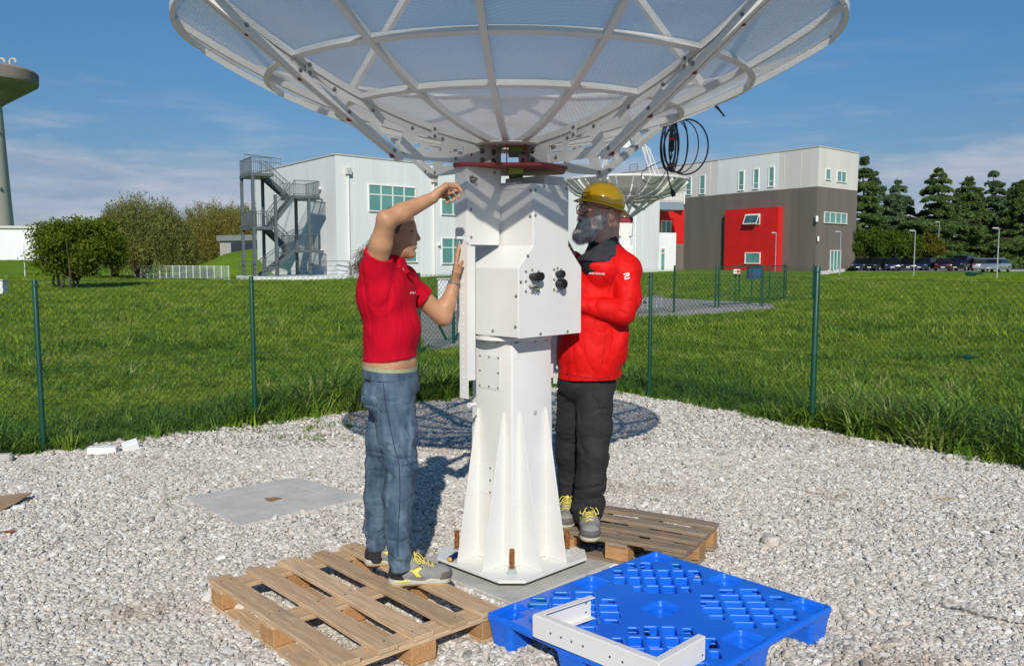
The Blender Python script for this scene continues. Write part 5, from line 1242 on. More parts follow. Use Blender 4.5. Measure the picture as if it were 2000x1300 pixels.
def cedar(base, h, rb, leafm, label, seed, bare=.10, tiers=17, dens=1.0, tops=1):
    rnd = random.Random(seed); r = np.random.default_rng(seed); t_ = thing('cedar_tree', base, label, 'tree', 'cedars beyond the car park'); b_ = Vector(base); mb = MB(); P = []; N = []
    for tp in range(tops):
        off = Vector(((tp - (tops - 1) / 2) * rb * .55, rnd.uniform(-.5, .5), 0)); hh = h * (1 if tp == 0 else rnd.uniform(.82, .95))
        limb(mb, b_, b_ + off + Vector((0, 0, hh * .97)), .42, .03, .01, 6, rnd)
        for k in range(tiers):
            u = min(.985, bare + (1 - bare) * (k + rnd.uniform(-.25, .35)) / (tiers - 1)); z_ = hh * u; prof = (1 - u) ** .80 * (1.0 if u > .2 else .75 + u); R_ = rb * prof * rnd.uniform(.75, 1.15) / (1 if tops == 1 else 1.25)
            nb = rnd.randint(8, 11)
            for q in range(nb):
                aa = rnd.uniform(0, 6.28); Lb = R_ * rnd.uniform(.65, 1.15) + .35; dz = rnd.uniform(-.10, .12) * Lb
                o_ = b_ + off * u + Vector((0, 0, z_)); e_ = o_ + Vector((math.cos(aa) * Lb, math.sin(aa) * Lb, dz))
                if q % 2 == 0: limb(mb, o_, e_, .09 * (1 - u) + .02, .01, .03, 3, rnd)
                n = int(95 * Lb * dens) + 25; tt = r.uniform(.12, 1, n) ** .8; wv = Lb * .30 * np.sin(np.clip(tt, 0, 1) * math.pi * .85 + .3); sd = r.uniform(-1, 1, n)
                droop = -.24 * Lb * tt ** 2 - .12 * np.abs(sd) * wv + .12 * r.standard_normal(n) * (.6 + .4 * tt)
                P.append(np.stack([o_.x + math.cos(aa) * Lb * tt - math.sin(aa) * wv * sd, o_.y + math.sin(aa) * Lb * tt + math.cos(aa) * wv * sd, o_.z + dz * tt + droop], 1))
    mb.build('trunk', M['bark'], t_, smooth='all')
    V, Q = leaves(np.concatenate(P), .40, r, 0, 2.2, flat=.8); link('crown', np_mesh('crown', V, Q), leafm, t_); return t_
# cedars at the right
cD = 128
for i, (px, pt, rb, mm_, lab, tops, bare) in enumerate([(1684, 306, 4.6, 'leaf_cedar', 'tall narrow cedar just behind the corner of the taupe building', 1, .08), (1722, 336, 5.6, 'leaf_cedar_b', 'twin topped bluish cedar behind the round green trees', 2, .08), (1752, 352, 5.0, 'leaf_cedar_b', 'lower bluish cedar right of the twin topped one', 1, .06),
                                                      (1829, 328, 6.6, 'leaf_cedar', 'broad cedar with a single high spire in the middle of the row', 1, .08), (1888, 346, 6.8, 'leaf_cedar', 'wide flat tiered cedar behind the silver estate car', 1, .12), (1955, 334, 6.2, 'leaf_cedar_b', 'open bluish cedar with a bare pale trunk behind the silver saloon', 2, .16), (1994, 352, 5.4, 'leaf_cedar', 'cedar cut off by the right edge of the photo', 1, .1)]):
    D = cD + (i % 3) * 5; cedar(gp(px, D), zat(pt, D), rb * 1.12, M[mm_], lab, 20 + i, bare, dens=1.0, tops=tops)
for i, (px, pt, pb, rr_, mm_, lab) in enumerate([(1690, 447, 500, 2.6, 'leaf_round', 'round green tree against the corner of the taupe building'), (1745, 452, 500, 2.7, 'leaf_round', 'round green tree between the two left lamp posts'), (1809, 464, 505, 2.0, 'leaf_olive', 'small olive yellow tree in front of the cedars')]):
    D = 103; hz0, hz1 = zat(pb + 8, D), zat(pt, D)
    broad_tree('round_tree', gp(px, D), hz1, max(1.2, hz0 * 0 + 1.2), rr_, hz1 - 1.2, M[mm_], lab, 'tree', 'young trees by the car park', 40 + i, nblob=40, nleaf=11000, lsize=.20, trunk_r=.11, gap=.35, blobr=.38)
# dark undergrowth below the cedars, far wood
r = np.random.default_rng(77); P = []
for k in range(60):
    px = r.uniform(1660, 2080); D = r.uniform(128, 160); c_ = gp(px, D); n = 330; d = r.standard_normal((n, 3)); d /= np.linalg.norm(d, axis=1)[:, None]
    P.append(np.array([c_.x, c_.y, 1.0]) + d * np.array([2.8, 2, r.uniform(1.0, 2.0)]) * r.uniform(.5, 1, (n, 1)))
V, Q = leaves(np.concatenate(P), .5, r); tag(link('far_undergrowth', np_mesh('far_undergrowth', V, Q), M['leaf_cedar']), kind='stuff')
P = []
for k in range(240):
    px = r.uniform(-400, 2500); D = r.uniform(330, 380); c_ = gp(px, D); n = 70; d = r.standard_normal((n, 3)); d /= np.linalg.norm(d, axis=1)[:, None]; hh = r.uniform(2.0, 4.2)
    P.append(np.array([c_.x, c_.y, hh * .5]) + d * np.array([6, 4, hh * .6]) * r.uniform(.5, 1, (n, 1)))
V, Q = leaves(np.concatenate(P), 1.6, r); tag(link('far_wood', np_mesh('far_wood', V, Q), M['leaf_round']), kind='stuff')
# left: bush and willows
broad_tree('round_bush', gp(150, 47), 4.3, .35, 2.75, zat(415, 47) - .4, M['leaf_bush'], 'large round bright green bush in front of the white shed', 'bush', None, 61, nblob=75, nleaf=42000, lsize=.115, trunk_r=.07, stems=7, gap=.15, blobr=.30, aspect=1.6)
willow('willow_tree', gp(278, 66), zat(386, 66), 3.9, M['leaf_willow'], 'tallest olive willow, just right of the round bush', 63, 1500, .30)
willow('willow_tree', gp(222, 70), zat(430, 70), 2.6, M['leaf_willow'], 'short olive willow partly behind the round bush', 64, 700, .30)
willow('willow_tree', gp(352, 96), zat(428, 96), 4.8, M['leaf_willow2'], 'low brownish willow between the two taller ones', 65, 1000, .30)
willow('willow_tree', gp(425, 99), zat(398, 99), 5.8, M['leaf_willow2'], 'brownish willow left of the fire escape', 66, 1500, .32)
willow('willow_tree', gp(472, 103), zat(396, 103), 4.2, M['leaf_willow'], 'willow seen through the fire escape columns', 67, 900, .32)
# ------------------------------------------------------------------ far antenna, its yard fence and gate
fd = Vector((3.36, 26.2, 0)); fa_ = thing('far_antenna', fd, 'second white dish antenna standing in the far gravel yard', 'dish antenna')
def fz(py): return Y(1213, py, 26.2).z
zr_ = fz(352); R_ = 1.87; zc = fz(390)
mb = MB(); n = 12; prof = [(0.15, zc - .02), (.6, zc + .0), (1.1, zc + .10), (1.5, zc + .24), (R_, zr_ - .04)]
for (r0, z0_), (r1, z1_) in zip(prof[:-1], prof[1:]): pass
for k in range(24):
    a0, a1 = k * 15 + .6, k * 15 + 14.4; mb = MB(); V = []
    for (r0, z0_) in prof:
        for a_ in (a0, (a0 + a1) / 2, a1): V.append((fd.x + r0 * math.cos(R(a_)), fd.y + r0 * math.sin(R(a_)), z0_))
    mb.add(V, [(i * 3 + j, i * 3 + j + 1, i * 3 + j + 4, i * 3 + j + 3) for i in range(len(prof) - 1) for j in (0, 1)]); mb.build('dish_panel', M['white_dusty'], fa_)
for k in range(12):
    a_ = R(k * 30 + 8); mb = MB()
    for (r0, z0_), (r1, z1_) in zip(prof[:-1], prof[1:]): mb.bar((fd.x + r0 * math.cos(a_), fd.y + r0 * math.sin(a_), z0_ - .05), (fd.x + r1 * math.cos(a_), fd.y + r1 * math.sin(a_), z1_ - .05), .05, .10)
    mb.build('rib', M['white_dusty'], fa_)
    mb = MB(); c_, s_ = math.cos(a_), math.sin(a_)
    mb.bar((fd.x + .12 * c_, fd.y + .12 * s_, fz(428)), (fd.x + 1.18 * c_, fd.y + 1.18 * s_, zc + .14), .05, .05); mb.bar((fd.x + .1 * c_, fd.y + .1 * s_, zc - .06), (fd.x + .6 * c_, fd.y + .6 * s_, fz(410)), .03, .03); mb.bar((fd.x + .6 * c_, fd.y + .6 * s_, fz(410)), (fd.x + .8 * c_, fd.y + .8 * s_, zc), .03, .03)
    mb.build('strut', M['white'], fa_)
for k in range(24):
    a0, a1 = R(k * 15), R(k * 15 + 15); mb = MB()
    for (rr_, z_, w_, h_) in ((R_, zr_, .04, .05), (1.16, zc + .18, .03, .025), (1.16, zc + .04, .03, .025)): mb.bar((fd.x + rr_ * math.cos(a0), fd.y + rr_ * math.sin(a0), z_), (fd.x + rr_ * math.cos(a1), fd.y + rr_ * math.sin(a1), z_), w_, h_)
    for q in range(4): a_ = a0 + (a1 - a0) * q / 4; mb.bar((fd.x + 1.16 * math.cos(a_), fd.y + 1.16 * math.sin(a_), zc + .05), (fd.x + 1.16 * math.cos(a_), fd.y + 1.16 * math.sin(a_), zc + .17), .02, .02, (1, 0, 0))
    mb.build('ring_bar', M['white'], fa_)
mb = MB(); mb.box((fd.x, fd.y, fz(430)), (.46, .46, .13)); mb.build('mounting_plate', M['red_metal'], fa_, bevel=.01)
mb = MB(); mb.box((fd.x, fd.y, fz(470)), (.34, .34, 1.0)); mb.box((fd.x + .0, fd.y, fz(510)), (.5, .5, .9)); mb.build('housing', M['white'], fa_, bevel=.02)
for sx in (-1, 1): mb = MB(); mb.bar((fd.x + sx * .22, fd.y - .1, fz(432)), (fd.x + sx * .17, fd.y - .2, fz(462)), .07, .12); mb.build('yoke_arm', M['white'], fa_, bevel=.01)
mb = MB(); mb.add([(fd.x + x * .35, fd.y + y * .35, 0) for x, y in ((-1, -1), (1, -1), (1, 1), (-1, 1))] + [(fd.x + x * .17, fd.y + y * .17, fz(515)) for x, y in ((-1, -1), (1, -1), (1, 1), (-1, 1))], [(3, 2, 1, 0), (4, 5, 6, 7)] + [(i, (i + 1) % 4, 4 + (i + 1) % 4, 4 + i) for i in range(4)]); mb.build('pedestal', M['white'], fa_)
for k, az in enumerate((10, 100, 190, 280)):    # lattice feed legs
    a_ = R(az + 20); c_, s_ = math.cos(a_), math.sin(a_); mb = MB(); P0 = Vector((fd.x + R_ * .72 * c_, fd.y + R_ * .72 * s_, zr_ - .2)); P1_ = Vector((fd.x + R_ * .42 * c_, fd.y + R_ * .42 * s_, fz(292))); P2_ = Vector((fd.x, fd.y, fz(262)))
    off = Vector((c_, s_, 0)) * .13 + Vector((0, 0, .06))
    path = [P0, P0 + (P1_ - P0) * .33, P0 + (P1_ - P0) * .66, P1_, P1_ + (P2_ - P1_) * .5, P2_]
    for u, v in zip(path[:-1], path[1:]): mb.bar(u, v, .028, .028); mb.bar(u + off, v + off, .028, .028); mb.bar(u, v + off, .018, .018); mb.bar(v, v + off, .018, .018)
    mb.build('feed_leg', M['white'], fa_)
mb = MB(); mb.cyl((fd.x, fd.y, fz(290)), (fd.x, fd.y, fz(262)), .2, 16); mb.build('feed_horn', M['white'], fa_, smooth=True)
for px in (1170, 1220): pass
# fence and gate of the far yard
def far_post(mb, p, h, r_): mb.tube([(p.x, p.y, -.02), (p.x, p.y, h)], r_, 8)
ffn = thing('far_yard_fence', G(1318, 610), 'thin green wire fence round the far gravel yard', 'fence')
FP = [gp(817, 14.6), gp(885, 17.0), gp(960, 19.5), gp(1060, 22.0), gp(1180, 24.5), gp(1318, 26.3), gp(1399, 28.9)]
for p in FP: mb = MB(); far_post(mb, p, 1.42, .03); mb.build('post', M['post_green'], ffn, smooth=True)
for px_, D in ((1590, 33), (1533, 34), (1445, 37)): mb = MB(); far_post(mb, gp(px_, D), 1.40, .03); mb.build('post', M['post_green'], ffn, smooth=True)
mb = MB()
for a_, b_ in zip(FP[:-1], FP[1:]): chainlink(mb, a_.xy, b_.xy, .03, 1.36, .10, .0022)
chainlink(mb, gp(1492, 29.5).xy, gp(1590, 33).xy, .03, 1.36, .10, .0022)
o = mb.build('chain_link_mesh', M['wire_green'], ffn, fix=False); o['kind'] = 'stuff'
mb = MB(); p = FP[0]; mb.bar((p.x, p.y, 1.25), (p.x + .42, p.y + .5, .25), .03, .03); mb.build('brace', M['post_green'], ffn)
gt = thing('garden_gate', gp(1399, 28.9), 'green framed double gate of the far gravel yard with a small red sign', 'gate')
for px_, D, w_ in ((1399, 28.9, .055), (1405, 28.95, .05), (1491, 29.5, .06), (1487, 29.5, .03)): mb = MB(); p = gp(px_, D); mb.box((p.x, p.y, .70), (w_, w_, 1.44 if w_ > .04 else 1.3)); mb.build('gate_post', M['post_green'], gt)
for (xa, Da, xb, Db) in ((1406, 28.9, 1469, 29.35), (1470, 31.5, 1537, 33.0)):
    a_, b_ = gp(xa, Da), gp(xb, Db); mb = MB()
    for zz in (.12, 1.34): mb.bar((a_.x, a_.y, zz), (b_.x, b_.y, zz), .035, .035)
    for p in (a_, b_, (a_ + b_) / 2): mb.bar((p.x, p.y, .12), (p.x, p.y, 1.34), .035, .035, (1, 0, 0))
    mb.build('gate_frame', M['post_green'], gt)
    mb = MB(); n = 28
    for i in range(n): p = a_ + (b_ - a_) * i / n; mb.bar((p.x, p.y, .12), (p.x, p.y, 1.34), .004, .004, (1, 0, 0))
    for j in range(26): zz = .12 + 1.22 * j / 26; mb.bar((a_.x, a_.y, zz), (b_.x, b_.y, zz), .004, .004)
    o = mb.build('welded_mesh', M['wire_green'], gt, fix=False); o['kind'] = 'stuff'
sg = MB(); p = gp(1439, 29.0); sg.box((p.x, p.y - .06, zat(530, 29)), (.22, .01, .14)); so_ = sg.build('sign', M['frame'], gt)
sg = MB(); sg.box((p.x + .045, p.y - .068, zat(530, 29)), (.11, .004, .10)); sg.build('red_panel', M['redwall'], so_)
sg = MB(); sg.cyl((p.x - .062, p.y - .066, zat(530, 29)), (p.x - .062, p.y - .069, zat(530, 29)), .030, 12); sg.build('red_ring', M['redwall'], so_)
# ladder lying on its side, white kiosk and blue bin in the far yard
ld = thing('ladder', G(1262, 596), 'aluminium ladder lying on its side at the foot of the far antenna', 'ladder')
la, lb = gp(1232, 25.2), gp(1297, 26.8)
la = Vector((la.x, la.y, .12)); lb = Vector((lb.x, lb.y, .12)); up = Vector((0, 0, .36))
for q in (Vector(), up): mb = MB(); mb.bar(la + q, lb + q, .03, .05); mb.build('rail', M['alu'], ld)
for k in range(7): p = la + (lb - la) * (k + .5) / 7; mb = MB(); mb.bar(p, p + up, .03, .03, (1, 0, 0)); mb.build('rung', M['alu'], ld)
bb_ = thing('blue_bin', gp(1474, 60), 'dark blue container behind the far gate', 'container'); p = gp(1474, 62)
mb = MB(); mb.box(p + Vector((0, 0, .45)), (.95, .7, .85)); mb.build('body', mat('dark_blue_plastic', (.01, .06, .16), .5), bb_, bevel=.04); mb = MB(); mb.box(p + Vector((0, 0, .92)), (1.0, .75, .08)); mb.build('lid', bpy.data.materials['dark_blue_plastic'], bb_, bevel=.02)
kk = thing('white_cabinet', gp(880, 28), 'white equipment cabinet in the far yard left of the pedestal', 'cabinet'); p = gp(893, 28)
mb = MB(); mb.box(p + Vector((0, 0, .48)), (1.2, .8, .96)); mb.build('body', M['plaster'], kk, bevel=.02); mb = MB(); mb.box(p + Vector((0, 0, .98)), (1.26, .86, .04)); mb.build('lid', M['trim'], kk)
# ------------------------------------------------------------------ pallets and loose things on the gravel
def wood_mat(name, cols, end=False):
    m = bpy.data.materials.new(name); m.use_nodes = True; t = m.node_tree; b = t.nodes['Principled BSDF']; b.inputs['Roughness'].default_value = .8; b.inputs['Specular IOR Level'].default_value = .2
    N = t.nodes.new; L = t.links.new; co = N('ShaderNodeTexCoord'); oi = N('ShaderNodeObjectInfo'); ad = N('ShaderNodeVectorMath'); ad.operation = 'MULTIPLY_ADD'
    cb = N('ShaderNodeCombineXYZ')
    for i in range(3):
        k = N('ShaderNodeMath'); k.operation = 'MULTIPLY'; L(oi.outputs['Random'], k.inputs[0]); k.inputs[1].default_value = (37.0, 11.0, 23.0)[i]; L(k.outputs[0], cb.inputs[i])
    L(co.outputs['Object'], ad.inputs[0]); ad.inputs[1].default_value = (1, 1, 1); L(cb.outputs[0], ad.inputs[2])
    def nse(sc, st, det=6, dist=0.0, rough=.6):
        mp = N('ShaderNodeMapping'); mp.inputs['Scale'].default_value = st; L(ad.outputs[0], mp.inputs[0]); n = N('ShaderNodeTexNoise'); n.inputs['Scale'].default_value = sc; n.inputs['Detail'].default_value = det; n.inputs['Distortion'].default_value = dist; n.inputs['Roughness'].default_value = rough; L(mp.outputs[0], n.inputs['Vector']); return n.outputs[0]
    def rmp(src, *st):
        r = N('ShaderNodeValToRGB'); L(src, r.inputs[0]); e = r.color_ramp.elements; e[0].position, e[0].color = st[0][0], (*st[0][1], 1); e[1].position, e[1].color = st[-1][0], (*st[-1][1], 1)
        for p, c in st[1:-1]: q = e.new(p); q.color = (*c, 1)
        return r.outputs[0]
    def mix(f, a, c, mode='MIX'):
        m_ = N('ShaderNodeMix'); m_.data_type = 'RGBA'; m_.blend_type = mode
        for i, v in ((0, f), (6, a), (7, c)):
            if isinstance(v, float): m_.inputs[i].default_value = v
            elif isinstance(v, tuple): m_.inputs[i].default_value = (*v, 1)
            else: L(v, m_.inputs[i])
        return m_.outputs[2]
    base = rmp(nse(4, (1, 14, 14), 8, 1.2), (.3, cols[0]), (.55, cols[1]), (.75, cols[2]))
    grain = rmp(nse(10, (.6, 40, 40), 4, .4), (.35, (.72, .72, .72)), (.6, (1.0, 1.0, 1.0)))
    c = mix(1.0, base, grain, 'MULTIPLY')
    c = mix(rmp(nse(2.2, (1, 2.2, 2.2), 6, 0, .7), (.54, (0, 0, 0)), (.72, (.85, .85, .85))), c, cols[3])
    vo = N('ShaderNodeTexVoronoi'); vo.inputs['Scale'].default_value = 2.6; mp = N('ShaderNodeMapping'); mp.inputs['Scale'].default_value = (1, 2.2, 2.2); L(ad.outputs[0], mp.inputs[0]); L(mp.outputs[0], vo.inputs['Vector'])
    c = mix(rmp(vo.outputs['Distance'], (.045, (.8, .8, .8)), (.075, (0, 0, 0))), c, tuple(x * .42 for x in cols[0]))
    hs = N('ShaderNodeHueSaturation'); mr = N('ShaderNodeMapRange'); L(oi.outputs['Random'], mr.inputs[0]); mr.inputs[3].default_value = .82; mr.inputs[4].default_value = 1.15; L(mr.outputs[0], hs.inputs['Value']); L(c, hs.inputs['Color']); L(hs.outputs[0], b.inputs['Base Color'])
    bp = N('ShaderNodeBump'); bp.inputs['Strength'].default_value = .35; bp.inputs['Distance'].default_value = .003; L(nse(12, (.5, 30, 30), 5), bp.inputs['Height']); L(bp.outputs[0], b.inputs['Normal']); return m
WN = wood_mat('new_pallet_pine', ((.48, .31, .17), (.63, .44, .26), (.72, .55, .36), (.34, .27, .20)))
WO = wood_mat('old_pallet_pine', ((.22, .165, .115), (.32, .25, .18), (.42, .33, .24), (.46, .27, .12)))
WBk_ = wood_mat('block_pine', ((.42, .21, .085), (.52, .29, .13), (.56, .34, .16), (.30, .18, .09)))
def board(name, parent, c, d, rz, m, tilt=0.0, bev=.003, seed=0):
    mb = MB(); nx = 8; L, W, T = d; V = []; rnd = random.Random(seed); ph = rnd.uniform(0, 9)
    for i in range(nx + 1):
        x = -L / 2 + L * i / nx; wy = .0025 * math.sin(i * 1.1 + ph); wz = .002 * math.sin(i * .7 + ph * 2)
        for (sy, sz) in ((-1, -1), (1, -1), (1, 1), (-1, 1)): V.append((x, sy * W / 2 + wy * (1 if sy > 0 else -.6), sz * T / 2 + wz))
    Fs = [(3, 2, 1, 0), (4 * nx, 4 * nx + 1, 4 * nx + 2, 4 * nx + 3)]
    for i in range(nx):
        for j in range(4): Fs.append((4 * i + j, 4 * i + (j + 1) % 4, 4 * i + 4 + (j + 1) % 4, 4 * i + 4 + j))
    mb.add(V, Fs); me = mb.mesh(name, bevel=bev); o = link(name, me, m, parent)
    o.matrix_basis = Matrix.Translation(c) @ Matrix.Rotation(rz, 4, 'Z') @ Matrix.Rotation(tilt, 4, 'X'); return o
def wooden_pallet(o, ang, L, W, z, deck, label, mdeck, mblk, seed=1, gaps=None):
    """o = corner, ang = direction of the boards, width runs 90 degrees to the left of it"""
    u = Vector((math.cos(ang), math.sin(ang), 0)); v = Vector((-math.sin(ang), math.cos(ang), 0)); O = Vector((o.x, o.y, z))
    t_ = thing('wooden_pallet', O + u * L / 2 + v * W / 2, label, 'pallet', 'wooden pallets the men stand on'); rnd = random.Random(seed)
    def P(a, b_, h): return O + u * a + v * b_ + Vector((0, 0, h))
    ws = [.108, .092, .100, .092, .108] if gaps is None else gaps; tot = sum(ws); g_ = (W - tot) / (len(ws) - 1); y = 0
    for k, w_ in enumerate(ws):
        board('deck_board', t_, P(L / 2 + rnd.uniform(-.004, .004), y + w_ / 2, .133), (L, w_, .0215), ang + rnd.uniform(-.003, .003), mdeck, rnd.uniform(-.01, .01), seed=seed * 10 + k)
        for a in (.07, L / 2, L - .07):
            for q in (-1, 1):
                if k % 2 == 0 or q > 0:
                    bolt('nail_head', P(a + rnd.uniform(-.02, .02), y + w_ / 2 + q * w_ * .22, .1435), (0, 0, 1), .0030, t_, M['dark_steel'], h=.0012)
        y += w_ + g_
    for k, a in enumerate((.0725, L / 2, L - .0725)): board('cross_board', t_, P(a, W / 2, .111), (W, .13, .0215), ang + math.pi / 2, mdeck, seed=seed * 20 + k)
    for a in (.0725, L / 2, L - .0725):
        for b_ in (.055, W / 2, W - .055): board('block', t_, P(a, b_, .061), (.135, .10 if abs(b_ - W / 2) > .1 else .13, .0775), ang + rnd.uniform(-.02, .02), mblk, bev=.004, seed=int(a * 100 + b_ * 77))
    for k, b_ in enumerate((.055, W / 2, W - .055)): board('bottom_board', t_, P(L / 2, b_, .0108), (L, .10, .0215), ang, mdeck, seed=seed * 30 + k)
    return t_, P
pA, pB, pC, pD = G(424, 1123, .144), G(655, 1302, .144), G(979, 1184, .144), G(685, 1061, .144)
dirv = ((pB - pA) + (pC - pD)) * .5; ang1 = math.atan2(dirv.y, dirv.x); cen = (pA + pB + pC + pD) / 4
L1_, W1_ = 1.21, .83; u = Vector((math.cos(ang1), math.sin(ang1), 0)); v = Vector((-u.y, u.x, 0))
pal1, PP1 = wooden_pallet(cen - u * L1_ / 2 - v * W1_ / 2, ang1, L1_, W1_, .0, 0, 'light pine pallet under the man in the red polo shirt', WN, WBk_, 3)
# burnt-in stamp on the front block
mb = MB(); q = PP1(L1_ + .0015, .055 + .0, .061)
for (y0, y1, z0, z1) in ((-.03, .03, .024, .0255), (-.03, .03, -.0255, -.024), (-.03, -.0285, -.024, .024), (.0285, .03, -.024, .024), (-.018, -.015, -.016, .016), (-.006, -.003, -.016, .016), (.006, .009, -.016, .010), (.018, .021, -.012, .016), (-.015, .006, .0, .0025)):
    mb.add([q + v * y + Vector((0, 0, z)) for z in (z0, z1) for y in (y0, y1)], [(0, 1, 3, 2)])
o = mb.build('stamp', mat('burnt_stamp', (.10, .05, .025), .9), pal1); o['kind'] = 'stuff'
rC = G(1400, 1023, .16) + Vector((.02, .03, 0)); a2 = R(-30)
u2 = Vector((math.cos(a2), math.sin(a2), 0)); v2 = Vector((-u2.y, u2.x, 0)); L2_, W2_ = .80, .58
pal2, PP2 = wooden_pallet(rC - u2 * L2_ - v2 * W2_, a2, L2_, W2_, .018, 0, 'weathered grey pallet under the man in the yellow helmet', WO, WBk_, 5, gaps=[.092, .084, .086, .092])
# blue nestable plastic pallet
bP, bQ, bR = G(943, 1195, .15), G(1275, 1078, .15), G(1632, 1180, .15)
bc = (bP + bR) / 2; ba = R(42.6); LX, LY = 1.18, .995
bp_ = Vector((bc.x, bc.y, 0)); S = Sculpt((-LX / 2 - .02, -LY / 2 - .02, -.01), (LX / 2 + .02, LY / 2 + .02, .17), .0052)
S.box((0, 0, .1335), (LX, LY, .033), .012)
S.box((0, 0, .103), (LX - .05, LY - .05, .06), .004, op='sub')        # hollow underneath
S.box((0, 0, .1225), (LX - .03, LY - .03, .007), .002, k=.003)
gxs, gys = (-LX / 2 + .085, 0, LX / 2 - .085), (-LY / 2 + .08, 0, LY / 2 - .08)
for x in gxs:
    for y in gys:
        rx, ry = .082, .072
        for zz, k in ((.020, .80), (.045, .84), (.07, .88), (.095, .93), (.12, .98)): S.box((x, y, zz), (rx * 2 * k + .012, ry * 2 * k + .012, .045), .02, k=.006)
for x in gxs:
    for y in gys:
        for zz, k in ((.045, .74), (.07, .79), (.095, .84), (.12, .90), (.15, .97)): S.box((x, y, zz), (.075 * 2 * k, .065 * 2 * k, .052), .02, k=.006, op='sub')
for qx in (-1, 1):
    for qy in (-1, 1): S.box((qx * LX / 4, qy * LY / 4, .118), (LX / 2 - .17, LY / 2 - .15, .055), .03, k=.004)
# pockets of the four lattice fields, bars at 45 degrees
p0, bw = .104, .0135
for qx in (-1, 1):
    for qy in (-1, 1):
        fx0, fx1 = .055, LX / 2 - .055; fy0, fy1 = .050, LY / 2 - .048; cxq, cyq = (fx0 + fx1) / 2, (fy0 + fy1) / 2
        for i in range(-5, 6):
            for j in range(-6, 7):
                a, b_ = (i + .5) * p0, (j + .5) * p0 * .72
                x = cxq + (a - b_) * .7071; y = cyq + (a + b_) * .7071
                # octagonal field: clear of the cups at its corners
                ex, ey = abs(x - cxq) / ((fx1 - fx0) / 2), abs(y - cyq) / ((fy1 - fy0) / 2)
                if ex > .95 or ey > .95 or ex + ey > 1.5: continue
                if any(abs(x - abs(gx_)) < .112 and abs(y - abs(gy_)) < .100 for gx_ in gxs for gy_ in gys): continue
                sx, sy = (1.0, 1.0)
                if ex > .78 or ey > .78 or ex + ey > 1.2: sx = .72
                S.box((qx * x, qy * y, .138), ((p0 - bw) * sx, (p0 * .72 - bw) * sx, .072), .004, rz=R(45) * qx * qy, op='sub')
V, Q = S.verts(1)
me = np_mesh('plastic_pallet', V, Q, smooth=True); me.materials.append(M['blue']); po = bpy.data.objects.new('plastic_pallet', me); COL.objects.link(po); po.location = bp_; po.rotation_euler = (0, 0, ba)
tag(po, 'bright blue plastic pallet with nine cup feet lying in front of the pedestal', 'pallet')
# white C-shaped bracket lying on the blue pallet
c1, e1, c2, e2 = G(1040, 1199, .245), G(1153, 1162, .245), G(1286, 1294, .245), G(1378, 1242, .245)
br = thing('steel_bracket', (c1.x, c1.y, .15), 'white painted U shaped steel bracket with drilled holes lying on the blue pallet', 'bracket')
Lb = [e1, c1, c2, e2]; Lb = [Vector((p.x, p.y, 0)) for p in Lb]; ins_ = (Lb[0] + Lb[3]) / 2
names = ('short_leg', 'long_plate', 'front_leg')
for k in range(3):
    a_, b_ = Lb[k], Lb[k + 1]; d = (b_ - a_).normalized(); nn = Vector((-d.y, d.x, 0)); nn = nn if nn.dot(ins_ - a_) > 0 else -nn
    e_ = .0 if k == 1 else .004
    a2_ = a_ + d * (.006 if k == 2 else 0); b2_ = b_ - d * (.006 if k == 0 else 0)
    m = Matrix((d, nn, Vector((0, 0, 1)))).transposed()
    mb = MB(); mb.box((a2_ + b2_) / 2 + nn * .0025 + Vector((0, 0, .199)), ((b2_ - a2_).length, .005, .090), m)
    zo = .0 if k == 1 else -.0006
    for zz in (.2455, .1535): mb.box((a2_ + b2_) / 2 + nn * .0162 + Vector((0, 0, zz + zo * (1 if zz > .2 else -1))), ((b2_ - a2_).length - (.0 if k != 1 else .012), .0315, .004), m)
    pl_ = mb.build(names[k], M['white'], br, bevel=.0014)
    hs_ = ([.10, .155, .21, .268, .40, .46, .52] if k == 1 else ([.10] if k == 2 else [.04, .04]))
    for q, x in enumerate(hs_):
        if k == 1: p = a_ + d * ((b_ - a_).length * (x / .62)) + Vector((0, 0, .196))
        elif k == 2: p = a_ + d * ((b_ - a_).length - .02) + Vector((0, 0, .178 + .045 * q))
        else: p = a_ + d * .03 + Vector((0, 0, .180 + .04 * q))
        n_ = -nn if k != 0 else nn
        s_ = 0 if k != 0 else .005
        mb = MB(); mb.cyl(p + n_ * (.0004 + s_), p + n_ * (.0010 + s_), .0048, 12); mb.build('hole', mat('hole_shadow', (.05, .05, .05), .9) if 'hole_shadow' not in bpy.data.materials else bpy.data.materials['hole_shadow'], pl_)
# two white foam blocks by the fence
foam = mat('white_foam', (.82, .82, .80), .8, bump=.1, bscale=300)
def foam_block(c, d, rz, tilt, label):
    mb = MB(); mb.box((0, 0, 0), d); o = mb.build('foam_block', foam, None, bevel=.003); o.location = c; o.rotation_euler = (tilt[0], tilt[1], rz); tag(o, label, 'block', 'white foam offcuts'); return o
fb1 = G(202, 886); foam_block((fb1.x, fb1.y, .034), (.235, .10, .062), R(8), (0, 0), 'flat long white foam block on the gravel nearer the left fence post')
fb2 = G(255, 880); foam_block((fb2.x, fb2.y, .045), (.13, .11, .065), R(28), (R(12), R(-14)), 'shorter tilted white foam block right of the long one')
st = thing('field_stone', G(8, 900), 'small pale broken stone at the left edge by the grass', 'stone'); mb = MB(); p = G(5, 902); mb.box(p + Vector((0, 0, .035)), (.16, .10, .07), Matrix.Rotation(.3, 3, 'Z')); mb.build('stone', M['concrete'], st, bevel=.02)
